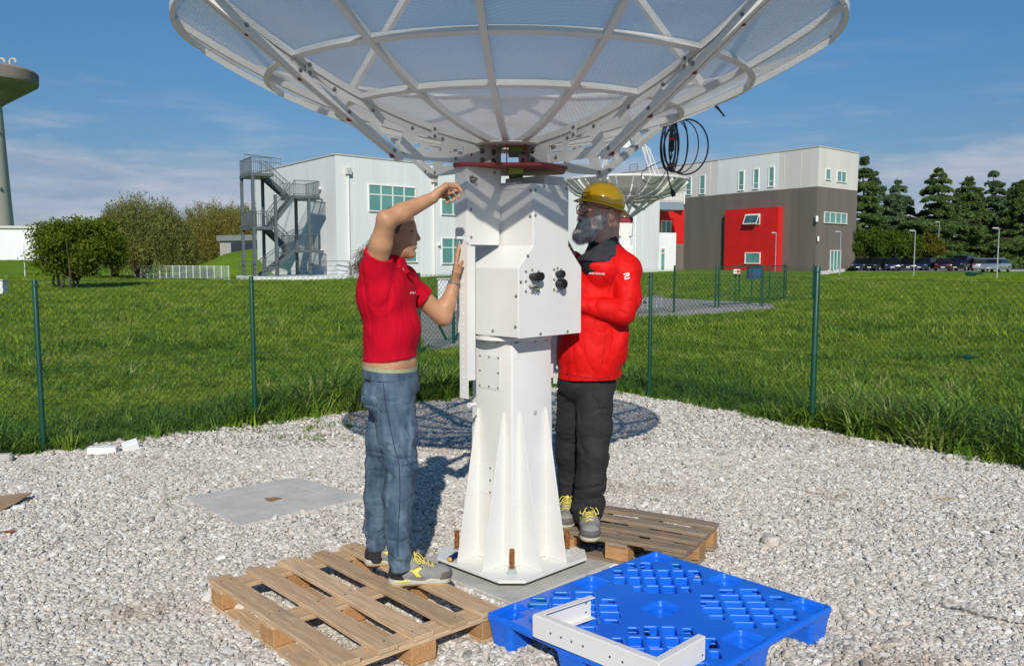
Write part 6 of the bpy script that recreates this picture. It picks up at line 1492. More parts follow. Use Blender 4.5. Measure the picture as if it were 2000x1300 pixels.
# cardboard sheet
cs = thing('cardboard_sheet', G(10, 985), 'creased brown cardboard sheet at the left edge of the gravel', 'cardboard')
card = mat('cardboard', (.36, .245, .15), .9, col2=(.30, .20, .12), nscale=6)
pts = [G(-60, 975, .05), G(62, 962, .05), G(40, 978, .035), G(0, 998, .012), G(-80, 1010, .01)]
mb = MB(); n = len(pts); mb.add([tuple(p) for p in pts] + [tuple(p + Vector((0, 0, .006))) for p in pts], [tuple(range(n))[::-1], tuple(range(n, 2 * n))] + [(i, (i + 1) % n, n + (i + 1) % n, n + i) for i in range(n)]); mb.build('sheet', card, cs)
mb = MB(); p = G(37, 989, .012); mb.box(p, (.07, .05, .02), Matrix.Rotation(.6, 3, 'Z')); mb.build('white_scrap', foam, cs, bevel=.004)
lf = thing('dead_leaf', G(15, 1037), 'small rusty brown dead leaf on the gravel at the left edge', 'leaf'); mb = MB(); p = G(15, 1037, .022)
mb.add([p + Vector((.035 * math.cos(a) * (1 + .3 * math.cos(3 * a)), .025 * math.sin(a), .008 * math.sin(2 * a))) for a in np.linspace(0, 6.28, 12)[:-1]], [tuple(range(11))]); mb.build('blade', mat('dead_leaf', (.25, .07, .025), .8), lf)
# crumpled packing film at the right
cf = MB(); n, m_ = 46, 12; base0, base1 = G(1842, 1180, .02), G(2010, 1216, .02); d = (base1 - base0); nrm = Vector((-d.y, d.x, 0)).normalized(); V = []
for i in range(n + 1):
    for j in range(m_ + 1):
        u_, w_ = i / n, j / m_ - .5; wd = .10 * (.35 + .9 * math.sin(min(1, u_ * 1.25 + .12) * math.pi) ** .7) * (1 + .3 * mnoise.noise(Vector((u_ * 7, 3, 1))))
        q = base0 + d * u_ + nrm * (w_ * wd + .03 * math.sin(u_ * 6)); hgt = .012 + .030 * abs(mnoise.noise(Vector((u_ * 11, w_ * 5, 2)))) + .02 * abs(mnoise.noise(Vector((u_ * 26, w_ * 9, 7))))
        V.append((q.x, q.y, q.z * 0 + hgt + .006))
cf.add(V, [(i * (m_ + 1) + j, (i + 1) * (m_ + 1) + j, (i + 1) * (m_ + 1) + j + 1, i * (m_ + 1) + j + 1) for i in range(n) for j in range(m_)])
fm = mat('packing_film', (.80, .74, .67), .35, col2=(.62, .55, .47), nscale=9); fm.node_tree.nodes['Principled BSDF'].inputs['Alpha'].default_value = .72
o = cf.build('packing_film', fm, None, smooth='all', fix=False); tag(o, 'crumpled strip of brownish packing film on the gravel at the right', 'packing film')
# twigs lying on the gravel
for k, (x0, y0, x1, y1, lab) in enumerate(((1828, 972, 1880, 978, 'thin pale twig on the gravel below the right fence post'), (1570, 958, 1630, 975, 'longer thin straw on the gravel right of the weathered pallet'), (1140, 1168, 1150, 1186, None))):
    if lab is None: continue
    t_ = MB(); a_, b_ = G(x0, y0, .022), G(x1, y1, .02); t_.tube([a_, (a_ + b_) / 2 + Vector((0, .01, .01)), b_], [.003, .004, .002], 5); tag(t_.build('twig', M['wood'], None), lab, 'twig')
# blue cap seen through the pallet, screwdriver on the base plate
bcap = thing('blue_disc', G(835, 1216), 'small dark blue round disc on the gravel seen through the light pallet', 'disc'); p = G(836, 1222, .0); mb = MB(); mb.cyl(p + Vector((0, 0, .03)), p + Vector((0, -.012, .033)), .026, 18); mb.build('disc', mat('navy_plastic', (.01, .015, .09), .35), bcap, smooth=True)
sd = thing('screwdriver', G(880, 1088, .07), 'blue and yellow screwdriver handle sticking out on the white base plate', 'screwdriver')
p = G(878, 1092, .085); d = Vector((.35, .85, 0)).normalized(); mb = MB(); mb.tube([p, p + d * .004, p + d * .012, p + d * .05, p + d * .085, p + d * .10], [.008, .0155, .017, .0145, .016, .010], 14); mb.build('handle', bpy.data.materials['navy_plastic'], sd, smooth=True)
mb = MB(); mb.tube([p - d * .003, p + d * .002], [.008, .0125], 12); mb.build('yellow_cap', mat('yellow_plastic', (.7, .42, .03), .4), sd, smooth=True); mb = MB(); mb.cyl(p + d * .10, p + d * .2, .003, 8); mb.build('blade', M['steel'], sd)
# small weeds in the gravel
scatter('gravel_weeds', *[np.array(a_) for a_ in zip(*[((q.x, q.y, 0), (0, 0, random.uniform(0, 6)), (s_, s_, s_)) for q, s_ in [(G(random.uniform(440, 720), random.uniform(822, 862)), random.uniform(.35, .75)) for _ in range(34)] + [(G(random.uniform(200, 1300), random.uniform(840, 1000)), random.uniform(.2, .4)) for _ in range(22)] + [(G(random.uniform(780, 830), random.uniform(1160, 1190)), .4) for _ in range(3)]])], t_short, M['blade'])
# ------------------------------------------------------------------ people
M['skin1'] = mat('tanned_skin', (.50, .27, .15), .5, col2=(.42, .215, .115), nscale=14, bump=.06, bscale=220, sss=.08, spec=.4)
M['skin2'] = mat('ruddy_skin', (.62, .36, .26), .5, col2=(.52, .27, .19), nscale=18, bump=.08, bscale=220, sss=.08, spec=.4)
M['polo'] = mat('red_polo_cotton', (.54, .003, .020), .85, col2=(.46, .0025, .016), nscale=7, bump=.12, bscale=350, spec=.12)
M['jacket'] = mat('red_softshell', (.68, .005, .004), .65, col2=(.58, .004, .003), nscale=6, bump=.10, bscale=260, spec=.2)
M['fleece'] = mat('black_fleece', (.018, .022, .03), .9, col2=(.03, .034, .04), nscale=20, bump=.3, bscale=300)
M['trousers'] = mat('charcoal_work_cloth', (.020, .019, .019), .85, col2=(.013, .0125, .013), nscale=6, bump=.15, bscale=300, dirt=((.050, .048, .046), 5.0, .64))
M['denim'] = mat('washed_denim', (.028, .055, .092), .85, col2=(.095, .145, .200), lo=.36, hi=.66, nscale=11, bump=.2, bscale=420, stretch=(1.6, 1.6, .7), dirt=((.15, .205, .265), 9.0, .56))
M['hair'] = mat('brown_hair', (.12, .075, .045), .6, col2=(.07, .045, .03), nscale=60)
M['grey_hair'] = mat('grey_beard', (.66, .59, .54), .8, col2=(.30, .26, .235), nscale=22, bump=.5, bscale=150)
M['shoe_grey'] = mat('grey_suede', (.27, .27, .255), .8, col2=(.22, .215, .20), nscale=25, bump=.15, bscale=300)
M['shoe_dark'] = mat('dark_toe_guard', (.13, .115, .10), .7, col2=(.10, .09, .08), nscale=30)
M['shoe_black'] = mat('black_heel_counter', (.02, .02, .022), .5)
M['sole'] = mat('cream_sole', (.50, .48, .40), .7, col2=(.42, .40, .33), nscale=20)
M['yellow'] = mat('yellow_lace', (.70, .60, .10), .6)
M['gum'] = mat('gum_outsole', (.55, .36, .10), .7)
M['helmet'] = mat('yellow_helmet_shell', (.88, .50, .004), .18, col2=(.84, .47, .003), nscale=10, spec=.5, coat=.5)
M['sock'] = mat('dark_sock', (.02, .02, .025), .9)
M['white_print'] = mat('white_print', (.85, .84, .83), .6)
M['black_print'] = mat('black_print', (.012, .012, .012), .5)
def q3(px, py, D, dy=0.0): p = Y(px, py, D); return (p.x, p.y + dy, p.z)
def ellR(S, c, r, tilt=0.0, yaw=0.0, k=.02, op='add'):
    return S.ell(c, r, Matrix.Rotation(yaw, 3, 'Z') @ Matrix.Rotation(tilt, 3, 'Y'), k, op)
def hand(S, W, fwd, side, nrm, curl, s=1.0, thumb=(.6, .5, .35), spread=.06, thumb_curl=.5):
    W, fwd, side, nrm = Vector(W), Vector(fwd).normalized(), Vector(side).normalized(), Vector(nrm).normalized()
    for i, o in enumerate((.030, .011, -.009, -.028)):
        a = W + side * o * .55 * s; b = W + fwd * .088 * s * (1, 1.03, .98, .91)[i] + side * o * s; S.cone(a, b, .0150 * s, .0115 * s, .010)
        d = (fwd + side * (o * spread * 30 - 0) * .12).normalized(); p = b; ang = 0
        for j, L in enumerate(((.042, .027, .020), (.047, .030, .021), (.043, .028, .020), (.034, .021, .018))[i]):
            ang += curl[i][j] if isinstance(curl[i], (list, tuple)) else curl[i]
            dd = d * math.cos(ang) + nrm * math.sin(ang); e = p + dd * L * s; S.cone(p, e, (.0096, .0088, .0080)[j] * s, (.0088, .0080, .0068)[j] * s, .003); p = e
    a = W + fwd * .018 * s + side * .024 * s; b = a + (fwd * .6 + side * .62 + nrm * .25).normalized() * .044 * s
    S.cone(a, b, .0155 * s, .0115 * s, .012)
    d2 = (fwd * thumb[0] + side * thumb[1] + nrm * thumb[2]).normalized(); c = b + d2 * .034 * s; S.cone(b, c, .0110 * s, .0098 * s, .003)
    d3 = (d2 + nrm * thumb_curl).normalized(); S.cone(c, c + d3 * .026 * s, .0098 * s, .0078 * s, .003)
def text_on(name, s, size, px, py, D, targets, parent, m, rot=0.0, off=.0022, sx=1.0, deep=(0, 1, 0)):
    cu = bpy.data.curves.new(name, 'FONT'); cu.body = s; cu.size = size; cu.align_x = 'CENTER'; cu.align_y = 'CENTER'; cu.offset = size * .012
    to = bpy.data.objects.new(name + '_src', cu); COL.objects.link(to); dg = bpy.context.view_layer; dg.update()
    me = bpy.data.meshes.new_from_object(to, depsgraph=bpy.context.evaluated_depsgraph_get()); bpy.data.objects.remove(to)
    bm = bmesh.new(); bm.from_mesh(me); bmesh.ops.subdivide_edges(bm, edges=[e for e in bm.edges if e.calc_length() > size * .25], cuts=2); bmesh.ops.triangulate(bm, faces=bm.faces); bm.to_mesh(me); bm.free()
    c = Y(px, py, D); c_, s_ = math.cos(rot), math.sin(rot); dirv = Vector(deep).normalized()
    right = dirv.cross(Vector((0, 0, 1))).normalized(); up = right.cross(dirv)
    trees = [BVHTree.FromPolygons([v.co for v in t.data.vertices], [p.vertices for p in t.data.polygons]) for t in targets]
    for v in me.vertices:
        x, y = v.co.x * sx, v.co.y; x, y = x * c_ - y * s_, x * s_ + y * c_
        o = c + right * x + up * y - dirv * .4; best = None
        for tr in trees:
            h = tr.ray_cast(o, dirv, 1.2)
            if h[0] is not None and (best is None or h[3] < best): best = h[3]
        v.co = o + dirv * ((best if best is not None else .4) - off)
    return link(name, me, m, parent)
def shoe(parent, heel, yaw, pitch=0.0, L=.30, label=None, seed=1):
    """heel = point under the heel, toe along +x turned by yaw"""
    m = Matrix.Translation(heel) @ Matrix.Rotation(yaw, 4, 'Z') @ Matrix.Rotation(-pitch, 4, 'Y'); k = L / .30
    def put(S, name, mt, par, relax=1, disp=None):
        V, Q = S.verts(relax); V = V * k; A = np.array(m.to_3x3()); V = V @ A.T + np.array(m.translation); me = np_mesh(name, V, Q, smooth=True); return link(name, me, mt, par)
    def upper(infl=0.0):
        S = Sculpt((-.02, -.075, -.01), (.32, .075, .19), .0034); g = infl
        S.cone((.045, 0, .050), (.14, .004, .050), .043 + g, .044 + g, .03).cone((.14, .004, .046), (.235, .002, .036), .046 + g, .046 + g, .03)
        S.ell((.238, .002, .040), (.056 + g, .050 + g, .034 + g), k=.02); S.cone((.045, 0, .05), (.052, 0, .098), .041 + g, .040 + g, .02, flat=((0, 1, 0), .86)); S.cone((.09, 0, .075), (.15, .003, .062), .038 + g, .040 + g, .03)
        if not g: S.cone((.108, 0, .085), (.088, 0, .134), .022, .020, .02, flat=((0, 1, 0), 1.35)); S.ell((.052, 0, .122), (.030, .026, .03), k=.004, op='sub')
        S.plane((0, 0, .020), (0, 0, -1)); return S
    u = put(upper(), 'shoe', M['shoe_grey'], parent)
    S = upper(.0028); S.plane((.222, 0, .0), (-.9, 0, .35)); S.plane((0, 0, .058), (0, 0, 1)); put(S, 'toe_guard', M['shoe_dark'], u)
    S = upper(.0025); S.plane((.066, 0, .04), (1, 0, .55)); S.plane((0, 0, .086), (-.2, 0, 1)); put(S, 'heel_counter', M['shoe_black'], u)
    S = Sculpt((-.03, -.08, -.02), (.33, .08, .06), .0034)
    for z0, z1 in ((.012, .030),):
        S.cone((.040, 0, .016), (.13, .003, .014), .046, .043, .02, flat=((0, 0, 1), .9)); S.cone((.13, .003, .014), (.238, .001, .016), .043, .054, .02, flat=((0, 0, 1), .9))
    S.plane((0, 0, .036), (-.06, 0, 1)); S.plane((0, 0, .006), (0, 0, -1)); put(S, 'sole', M['sole'], u)
    S = Sculpt((-.03, -.08, -.02), (.33, .08, .06), .0034); S.cone((.040, 0, .012), (.13, .003, .012), .043, .038, .02); S.cone((.13, .003, .012), (.236, .001, .012), .038, .051, .02)
    S.plane((0, 0, .0065), (0, 0, 1)); S.plane((0, 0, .0), (0, 0, -1)); put(S, 'outsole', M['gum'], u, relax=0)
    def W(p): return m @ (Vector(p) * k)
    tr = BVHTree.FromPolygons([v.co for v in u.data.vertices], [p.vertices for p in u.data.polygons])
    def onto(x, z, sy, off=.002):
        o = W((x, sy * .12, z)); d = (m.to_3x3() @ Vector((0, -sy, 0))); h = tr.ray_cast(o, d, .3); return (h[0] - d * off) if h[0] else W((x, sy * .045, z))
    def top(x, y, off=.003):
        o = W((x, y, .25)); d = (m.to_3x3() @ Vector((0, 0, -1))); h = tr.ray_cast(o, d, .4); return (h[0] - d * off) if h[0] else W((x, y, .09))
    # side emblem: swallow-tailed wedge with a dark outline
    for sy in (-1, 1):
        for nm, sc, off, mt in (('emblem_outline', 1.18, .0022, M['shoe_black']), ('emblem', 1.0, .0034, M['yellow'])):
            P_ = [(.075, .092), (.105, .076), (.123, .084), (.142, .090), (.152, .083), (.133, .070), (.150, .044), (.128, .046), (.112, .064), (.095, .078)]
            cx, cz = .122, .068; mb = MB(); ring = []
            n = len(P_)
            for i in range(n):
                for q in range(3):
                    a, b = P_[i], P_[(i + 1) % n]; x, z = a[0] + (b[0] - a[0]) * q / 3, a[1] + (b[1] - a[1]) * q / 3; ring.append(onto(cx + (x - cx) * sc, cz + (z - cz) * sc, sy, off))
            c0 = onto(.124, .068, sy, off); mb.add([c0] + ring, [(0, 1 + i, 1 + (i + 1) % len(ring)) for i in range(len(ring))]); mb.build(nm, mt, u)
        mb = MB(); pts = [W((.04 + .055 * i / 6, sy * (.0445 + .0015 * math.sin(i)), .024)) for i in range(7)]; mb.tube(pts, .0055 * k, 6); mb.build('sole_insert', M['yellow'], u, smooth=True)
    mb = MB(); pts = []
    for a in np.linspace(.35, 2 * math.pi - .35, 22): x = .058 + .046 * math.cos(a) * (1 if math.cos(a) < 0 else 1.0); y = .036 * math.sin(a); pts.append(W((x, y, .108 - .018 * math.sin(a / 2) ** 2 + .012 * max(0, math.cos(a)))))
    mb.tube(pts, .0035 * k, 6); mb.build('collar_trim', M['yellow'], u, smooth='all')
    mb = MB()
    for i in range(5):
        x = .112 + .020 * i
        mb.tube([top(x, -.026), top(x + .010, -.008, .006), top(x + .012, .008, .006), top(x + .002, .026)], .0026 * k, 6); mb.tube([top(x + .014, -.026), top(x + .008, 0, .008), top(x - .002, .026)], .0024 * k, 6)
    for sy in (-1, 1):
        a = top(.118, 0, .008); mb.tube(spline([a, a + (m.to_3x3() @ Vector((.0, sy * .030, .010))), a + (m.to_3x3() @ Vector((.018, sy * .052, -.022))), a + (m.to_3x3() @ Vector((.030, sy * .036, -.020))), a]), .0024 * k, 6)
        mb.tube(spline([a, a + (m.to_3x3() @ Vector((.02, sy * .02, .004))), a + (m.to_3x3() @ Vector((.045, sy * .038, -.03)))]), .0024 * k, 6)
    mb.build('laces', M['yellow'], u, smooth='all'); mb = MB(); a = W((.104, 0, .128)); n_ = (m.to_3x3() @ Vector((.85, 0, .5))).normalized(); mb.cyl(a + n_ * .016, a + n_ * .023, .009 * k, 14); mb.build('tongue_badge', M['yellow'], u, smooth=True)
    return u
def ring_band(name, c, rx, ry, z0, z1, mt, parent, rot=0.0, tilt=0.0, th=.004, n=48):
    mb = MB(); V = []
    for i in range(n):
        a = 2 * math.pi * i / n
        for (o, z) in ((0, z0), (th, z0), (th, z1), (0, z1)): V.append((c[0] + (rx + o) * math.cos(a), c[1] + (ry + o) * math.sin(a), z + tilt * math.cos(a) * rx))
    mb.add(V, [(4 * i + j, 4 * ((i + 1) % n) + j, 4 * ((i + 1) % n) + (j + 1) % 4, 4 * i + (j + 1) % 4) for i in range(n) for j in range(4)]); return mb.build(name, mt, parent, smooth=True)
def strands(name, pts, dirs, L, w, mt, parent, r, grav=.3):
    n = len(pts); T = dirs + .35 * r.standard_normal((n, 3)); T[:, 2] -= grav; T /= np.linalg.norm(T, axis=1)[:, None]; S_ = np.cross(T, r.standard_normal((n, 3))); S_ /= np.linalg.norm(S_, axis=1)[:, None]
    ln = (L * r.uniform(.5, 1.2, n))[:, None]; V = np.stack([pts - S_ * w, pts + S_ * w, pts + T * ln * .6 + S_ * w * .7, pts + T * ln], 1).reshape(-1, 3); o = link(name, np_mesh(name, V, np.arange(4 * n).reshape(n, 4)), mt, parent); return o
# ===== man on the left, red polo
def flat_n(f):
    return lambda V, N: f(V, N * np.array([1, 1, .12]))
def both(f, g):
    return lambda V, N: g(f(V, N), N)
D1 = 4.17
m1 = thing('person', G(785, 1110, .144), 'man in red polo shirt and jeans reaching up with both arms left of pedestal', 'person')
S = Sculpt((-.78, 3.80, 1.00), (-.16, 4.62, 2.12), .0038)
# trunk under the shirt
S.cone(q3(756, 545, D1), q3(762, 700, D1), .105, .118, .03, flat=((0, 1, 0), 1.35)); S.ell(q3(762, 712, D1), (.121, .158, .085), k=.04)
S.cone(q3(750, 540, D1), q3(763, 492, D1), .060, .054, .03)
# head, face to the right and slightly up
S.ell(q3(775, 446, D1), (.092, .077, .094), k=.02); ellR(S, q3(786, 467, D1), (.066, .060, .074), tilt=-.15, k=.035); S.ell(q3(789, 488, D1), (.048, .046, .034), k=.03); S.ell(q3(803, 497, D1), (.019, .024, .017), k=.02)
S.cone(q3(764, 490, D1), q3(782, 480, D1), .045, .050, .03)
S.cone(q3(806, 449, D1), q3(816.5, 465, D1), .0085, .0125, .012); S.ell(q3(816.5, 466.5, D1), (.0105, .0115, .0095), k=.006)
for sy in (-1, 1):
    S.ell(q3(812.5, 468.5, D1, sy * .012), (.009, .007, .007), k=.005); S.ell(q3(800, 443.5, D1, sy * .030), (.018, .024, .0075), k=.012); S.ell(q3(801.5, 452, D1, sy * .033), (.014, .016, .0095), k=.010, op='sub')
    S.ell(q3(797, 466, D1, sy * .040), (.026, .020, .020), k=.02); S.ell(q3(799.5, 452, D1, sy * .031), (.0130, .0130, .0120), k=.002)
    c = q3(768, 456, D1, sy * .074); ellR(S, c, (.0175, .0095, .0320), tilt=.20, yaw=sy * .35, k=.006); ellR(S, (c[0] + .004, c[1] + sy * .010, c[2] + .003), (.0090, .007, .0180), tilt=.20, k=.004, op='sub'); S.ell((c[0] + .008, c[1] + sy * .004, c[2] - .004), (.006, .006, .009), k=.003)
S.ell(q3(812, 476.5, D1), (.0105, .021, .0055), k=.005); S.ell(q3(810.5, 483.5, D1), (.0105, .019, .0062), k=.005); S.cone(q3(815.5, 479.8, D1, -.022), q3(815.5, 479.8, D1, .022), .0030, .0030, .003, op='sub'); S.ell(q3(809, 489.5, D1), (.008, .02, .006), k=.006, op='sub')
# near (right) arm: raised, elbow up, hand at the cover
sh, el, wr = q3(735, 512, 4.00), q3(755, 430, 3.92), q3(846, 386, 4.06)
mid = [sh[i] + (el[i] - sh[i]) * .45 for i in range(3)]
S.cone(sh, mid, .053, .050, .03); S.cone(mid, el, .050, .042, .02); fm_ = [el[i] + (wr[i] - el[i]) * .32 for i in range(3)]
S.cone(el, fm_, .041, .0430, .02); S.cone(fm_, wr, .0430, .0265, .02); S.ell(q3(750, 424, 3.91), (.026, .026, .024), k=.02)
wv = Vector(wr); ff_ = (Vector(q3(880, 360, 4.20)) - wv).normalized(); side = Vector((.25, -.25, 1)); side = (side - ff_ * side.dot(ff_)).normalized(); nr_ = -(ff_.cross(side)).normalized()
if nr_.y > 0: nr_ = -nr_
nr_ = (nr_ * .45 + Vector((.55, 0, -.65))); nr_ = (nr_ - ff_ * nr_.dot(ff_)).normalized(); side = ff_.cross(nr_); side = side if side.z > 0 else -side
hand(S, wr, ff_, side, nr_, [(.45, 1.0, .6), (.7, 1.15, .7), (.85, 1.25, .8), (.95, 1.3, .8)], 1.12, thumb=(.95, -.15, .55), thumb_curl=.1)
# far (left) arm: bent upwards, palm against the strut
sh2, el2, wr2 = q3(792, 556, 4.36), q3(865, 618, 4.42), q3(888.5, 549, 4.47)
S.cone(sh2, el2, .054, .045, .03); fm2 = [el2[i] + (wr2[i] - el2[i]) * .3 for i in range(3)]; S.cone(el2, fm2, .044, .044, .02); S.cone(fm2, wr2, .044, .0265, .02); S.ell(q3(867, 625, 4.42), (.03, .03, .022), k=.02)
hand(S, wr2, (.05, .05, 1), (.15, -1, 0), (1, .15, 0), [.08, .06, .06, .08], 1.0, thumb=(.9, .35, .2), thumb_curl=.1)
body1 = S.build('body', M['skin1'], m1, relax=1, disp=lambda V, N: V + N * (.0006 * vnoise(V * 60, 2))[:, None])
# hair: close cap at the back and temple, pony tail falling behind the shoulders
S = Sculpt((-.72, 4.02, 1.64), (-.42, 4.32, 1.98), .0038)
S.ell(q3(773, 444, D1), (.0945, .0815, .099), k=.01); S.ell(q3(797, 449, D1), (.046, .09, .052), k=.012, op='sub'); S.ell(q3(790, 474, D1), (.070, .10, .060), k=.01, op='sub'); S.ell(q3(767, 458, D1), (.020, .12, .036), k=.01, op='sub')
hair = S.build('hair', M['hair'], m1, relax=1, disp=folds(.0035, (60, 60, 90), 8))
r_ = np.random.default_rng(5); n = 420; t_ = r_.uniform(0, 1, n); ax = np.stack([np.interp(t_, [0, .4, 1], [q3(735, 470, 4.2)[0], q3(712, 490, 4.2)[0], q3(697, 525, 4.2)[0]]), 4.2 + .03 * r_.standard_normal(n), np.interp(t_, [0, .4, 1], [q3(735, 470, 4.2)[2], q3(712, 490, 4.2)[2], q3(697, 525, 4.2)[2]])], 1) + .012 * r_.standard_normal((n, 3))
strands('ponytail', ax, np.tile([-.35, 0, -.5], (n, 1)), .07, .0012, M['hair'], m1, r_)
for sy in (-1, 1):
    mb = MB(); c = q3(801.6, 452.0, D1, sy * .0345); mb.lathe([(0, -.0036), (.006, -.0026), (.0085, 0), (.006, .0026), (0, .0036)], 12, c); e_ = mb.build('eye', mat('eye_white', (.6, .57, .54), .25) if 'eye_white' not in bpy.data.materials else bpy.data.materials['eye_white'], m1, smooth='all')
    mb = MB(); mb.lathe([(0, -.004), (.0032, -.002), (.0042, 0), (.0032, .002), (0, .004)], 10, (c[0] + .0052, c[1] + sy * .0022, c[2])); mb.build('iris', M['black_gloss'], e_, smooth='all')
    r_ = np.random.default_rng(9 + sy); n = 70; P_ = np.array(q3(803.5, 443, D1, sy * .031)) + np.stack([.006 * r_.standard_normal(n) + .006, .014 * r_.standard_normal(n), .0022 * r_.standard_normal(n) + .004], 1); strands('eyebrow', P_, np.tile([.2, sy * .6, 0], (n, 1)), .008, .0006, M['hair'], m1, r_, grav=.0)
# polo shirt
S = Sculpt((-.80, 3.88, 1.12), (-.30, 4.56, 1.80), .0040)
S.ell(q3(752, 568, D1), (.136, .20, .165), k=.03); S.cone(q3(757, 590, D1), q3(763, 655, D1), .125, .118, .04, flat=((0, 1, 0), 1.42)); S.cone(q3(763, 655, D1), q3(763, 715, D1), .120, .130, .03, flat=((0, 1, 0), 1.40))
S.ell(q3(773, 640, D1), (.118, .16, .12), k=.04); S.ell(q3(735, 524, 4.05), (.076, .085, .080), k=.03); S.cone(q3(737, 540, 4.04), q3(739, 485, 3.985), .070, .0615, .025)
S.ell(q3(785, 545, 4.32), (.075, .085, .075), k=.03); S.cone(q3(786, 552, 4.34), q3(829, 588, 4.39), .070, .066, .03); S.cone(q3(752, 540, D1), q3(762, 512, D1), .085, .070, .03)
S.plane(q3(763, 699, D1), (.09, 0, -1)); 
# sleeve openings
a_ = Vector(q3(734, 500, 4.03)); S2 = Sculpt((-.80, 3.88, 1.12), (-.30, 4.56, 1.80), .0040)
sdir = (Vector(el) - Vector(sh)).normalized(); cutp = Vector(q3(735, 495, 3.99))
X = S.ax[0][:, None, None]; Yy = S.ax[1][None, :, None]; Z = S.ax[2][None, None, :]
near = (X - cutp.x) ** 2 + (Yy - cutp.y) ** 2 + (Z - cutp.z) ** 2 < .115 ** 2
dcut = ((X - cutp.x) * (sdir.x + .18) + (Yy - cutp.y) * sdir.y + (Z - cutp.z) * sdir.z).astype(np.float32)
S.F = np.where(near & (Yy < 4.115), np.maximum(S.F, dcut), S.F); del S2
sdir2 = (Vector(el2) - Vector(sh2)).normalized(); c2_ = Vector(q3(826, 586, 4.39)); near = (X - c2_.x) ** 2 + (Yy - c2_.y) ** 2 + (Z - c2_.z) ** 2 < .12 ** 2
dcut = ((X - c2_.x) * sdir2.x + (Yy - c2_.y) * sdir2.y + (Z - c2_.z) * sdir2.z).astype(np.float32); S.F = np.where(near, np.maximum(S.F, dcut), S.F)
def amp1(V): return .0040 + .0045 * np.exp(-((V[:, 0] + .62) ** 2 + (V[:, 2] - 1.56) ** 2) / .02)
shirt = S.build('polo_shirt', M['polo'], m1, relax=2, disp=flat_n(both(folds(amp1, (10, 10, 4.0), 31), folds(.0018, (26, 26, 10), 33))))
S = Sculpt((-.72, 3.98, 1.60), (-.46, 4.36, 1.78), .0036); S.cone(q3(757, 520, D1), q3(764, 505, D1), .078, .066, .01); S.cone(q3(752, 540, D1), q3(766, 495, D1), .060, .058, .004, op='sub'); S.plane(q3(764, 507, D1), (.22, 0, 1)); S.plane(q3(760, 530, D1), (0, 0, -1)); S.build('collar', M['polo'], shirt, relax=1)
mb = MB(); cp = [q3(790, 520, 4.06), q3(800, 530, 4.07), q3(811, 533, 4.12), q3(812, 542, 4.14), q3(802, 541, 4.09), q3(794, 534, 4.06)]; mb.add([Vector(p) for p in cp] + [Vector(p) + Vector((.003, .012, 0)) for p in cp], [tuple(range(6)), tuple(range(6, 12))[::-1]] + [(i, (i + 1) % 6, 6 + (i + 1) % 6, 6 + i) for i in range(6)]); mb.build('collar_flap', M['polo'], shirt, bevel=.002)
text_on('chest_print', 'PRI', .014, 814, 569, 4.3, [shirt], shirt, M['white_print'], rot=-.05)
# jeans
S = Sculpt((-.80, 3.78, .16), (-.34, 4.46, 1.24), .0046)
S.ell(q3(766, 748, D1), (.132, .178, .11), k=.03); S.ell(q3(741, 772, 4.10), (.088, .085, .085), k=.03); S.ell(q3(741, 772, 4.24), (.088, .085, .085), k=.03)
S.cone(q3(763, 730, D1), q3(763, 710, D1), .124, .126, .02, flat=((0, 1, 0), 1.35))
for pts, rr in (([(768, 775, 4.09), (776, 850, 4.07), (784, 905, 4.05), (778, 968, 4.04), (777, 1040, 4.02), (780, 1108, 4.0)], [.104, .093, .074, .073, .059, .050]),
                ([(764, 775, 4.25), (750, 850, 4.28), (742, 905, 4.30), (738, 965, 4.31), (733, 1030, 4.30), (736, 1084, 4.29)], [.100, .088, .072, .068, .055, .047])):
    S.path([q3(*p) for p in pts], rr, .02)
S.plane(q3(763, 722, D1), (.06, 0, 1)); S.plane((0, 0, q3(780, 1113, 4.0)[2]), (0, 0, -1))
Z = S.ax[2]; 
zk, za_ = q3(784, 905, 4.05)[2], q3(780, 1090, 4)[2]
def amp2(V): return .0022 + .0045 * np.exp(-((V[:, 2] - zk) / .09) ** 2) + .0075 * np.exp(-((V[:, 2] - za_) / .09) ** 2) + .003 * np.exp(-((V[:, 2] - 1.02) / .05) ** 2)
jeans = S.build('jeans', M['denim'], m1, relax=2, disp=flat_n(both(folds(amp2, (9, 9, 24), 51), folds(.0010, (16, 16, 40), 52))))
jc = q3(763, 728, D1); zb0, zb1 = q3(763, 738, D1)[2], q3(763, 720, D1)[2]
ring_band('waistband', jc, .1285, .172, zb0 + .006, zb1 + .002, M['denim'], jeans, tilt=-.06)
ring_band('boxer_band', q3(762, 716, D1), .1265, .166, zb1 - .006, q3(763, 712.5, D1)[2], mat('green_elastic', (.36, .40, .22), .8, col2=(.30, .32, .20), nscale=90), m1, tilt=-.06)
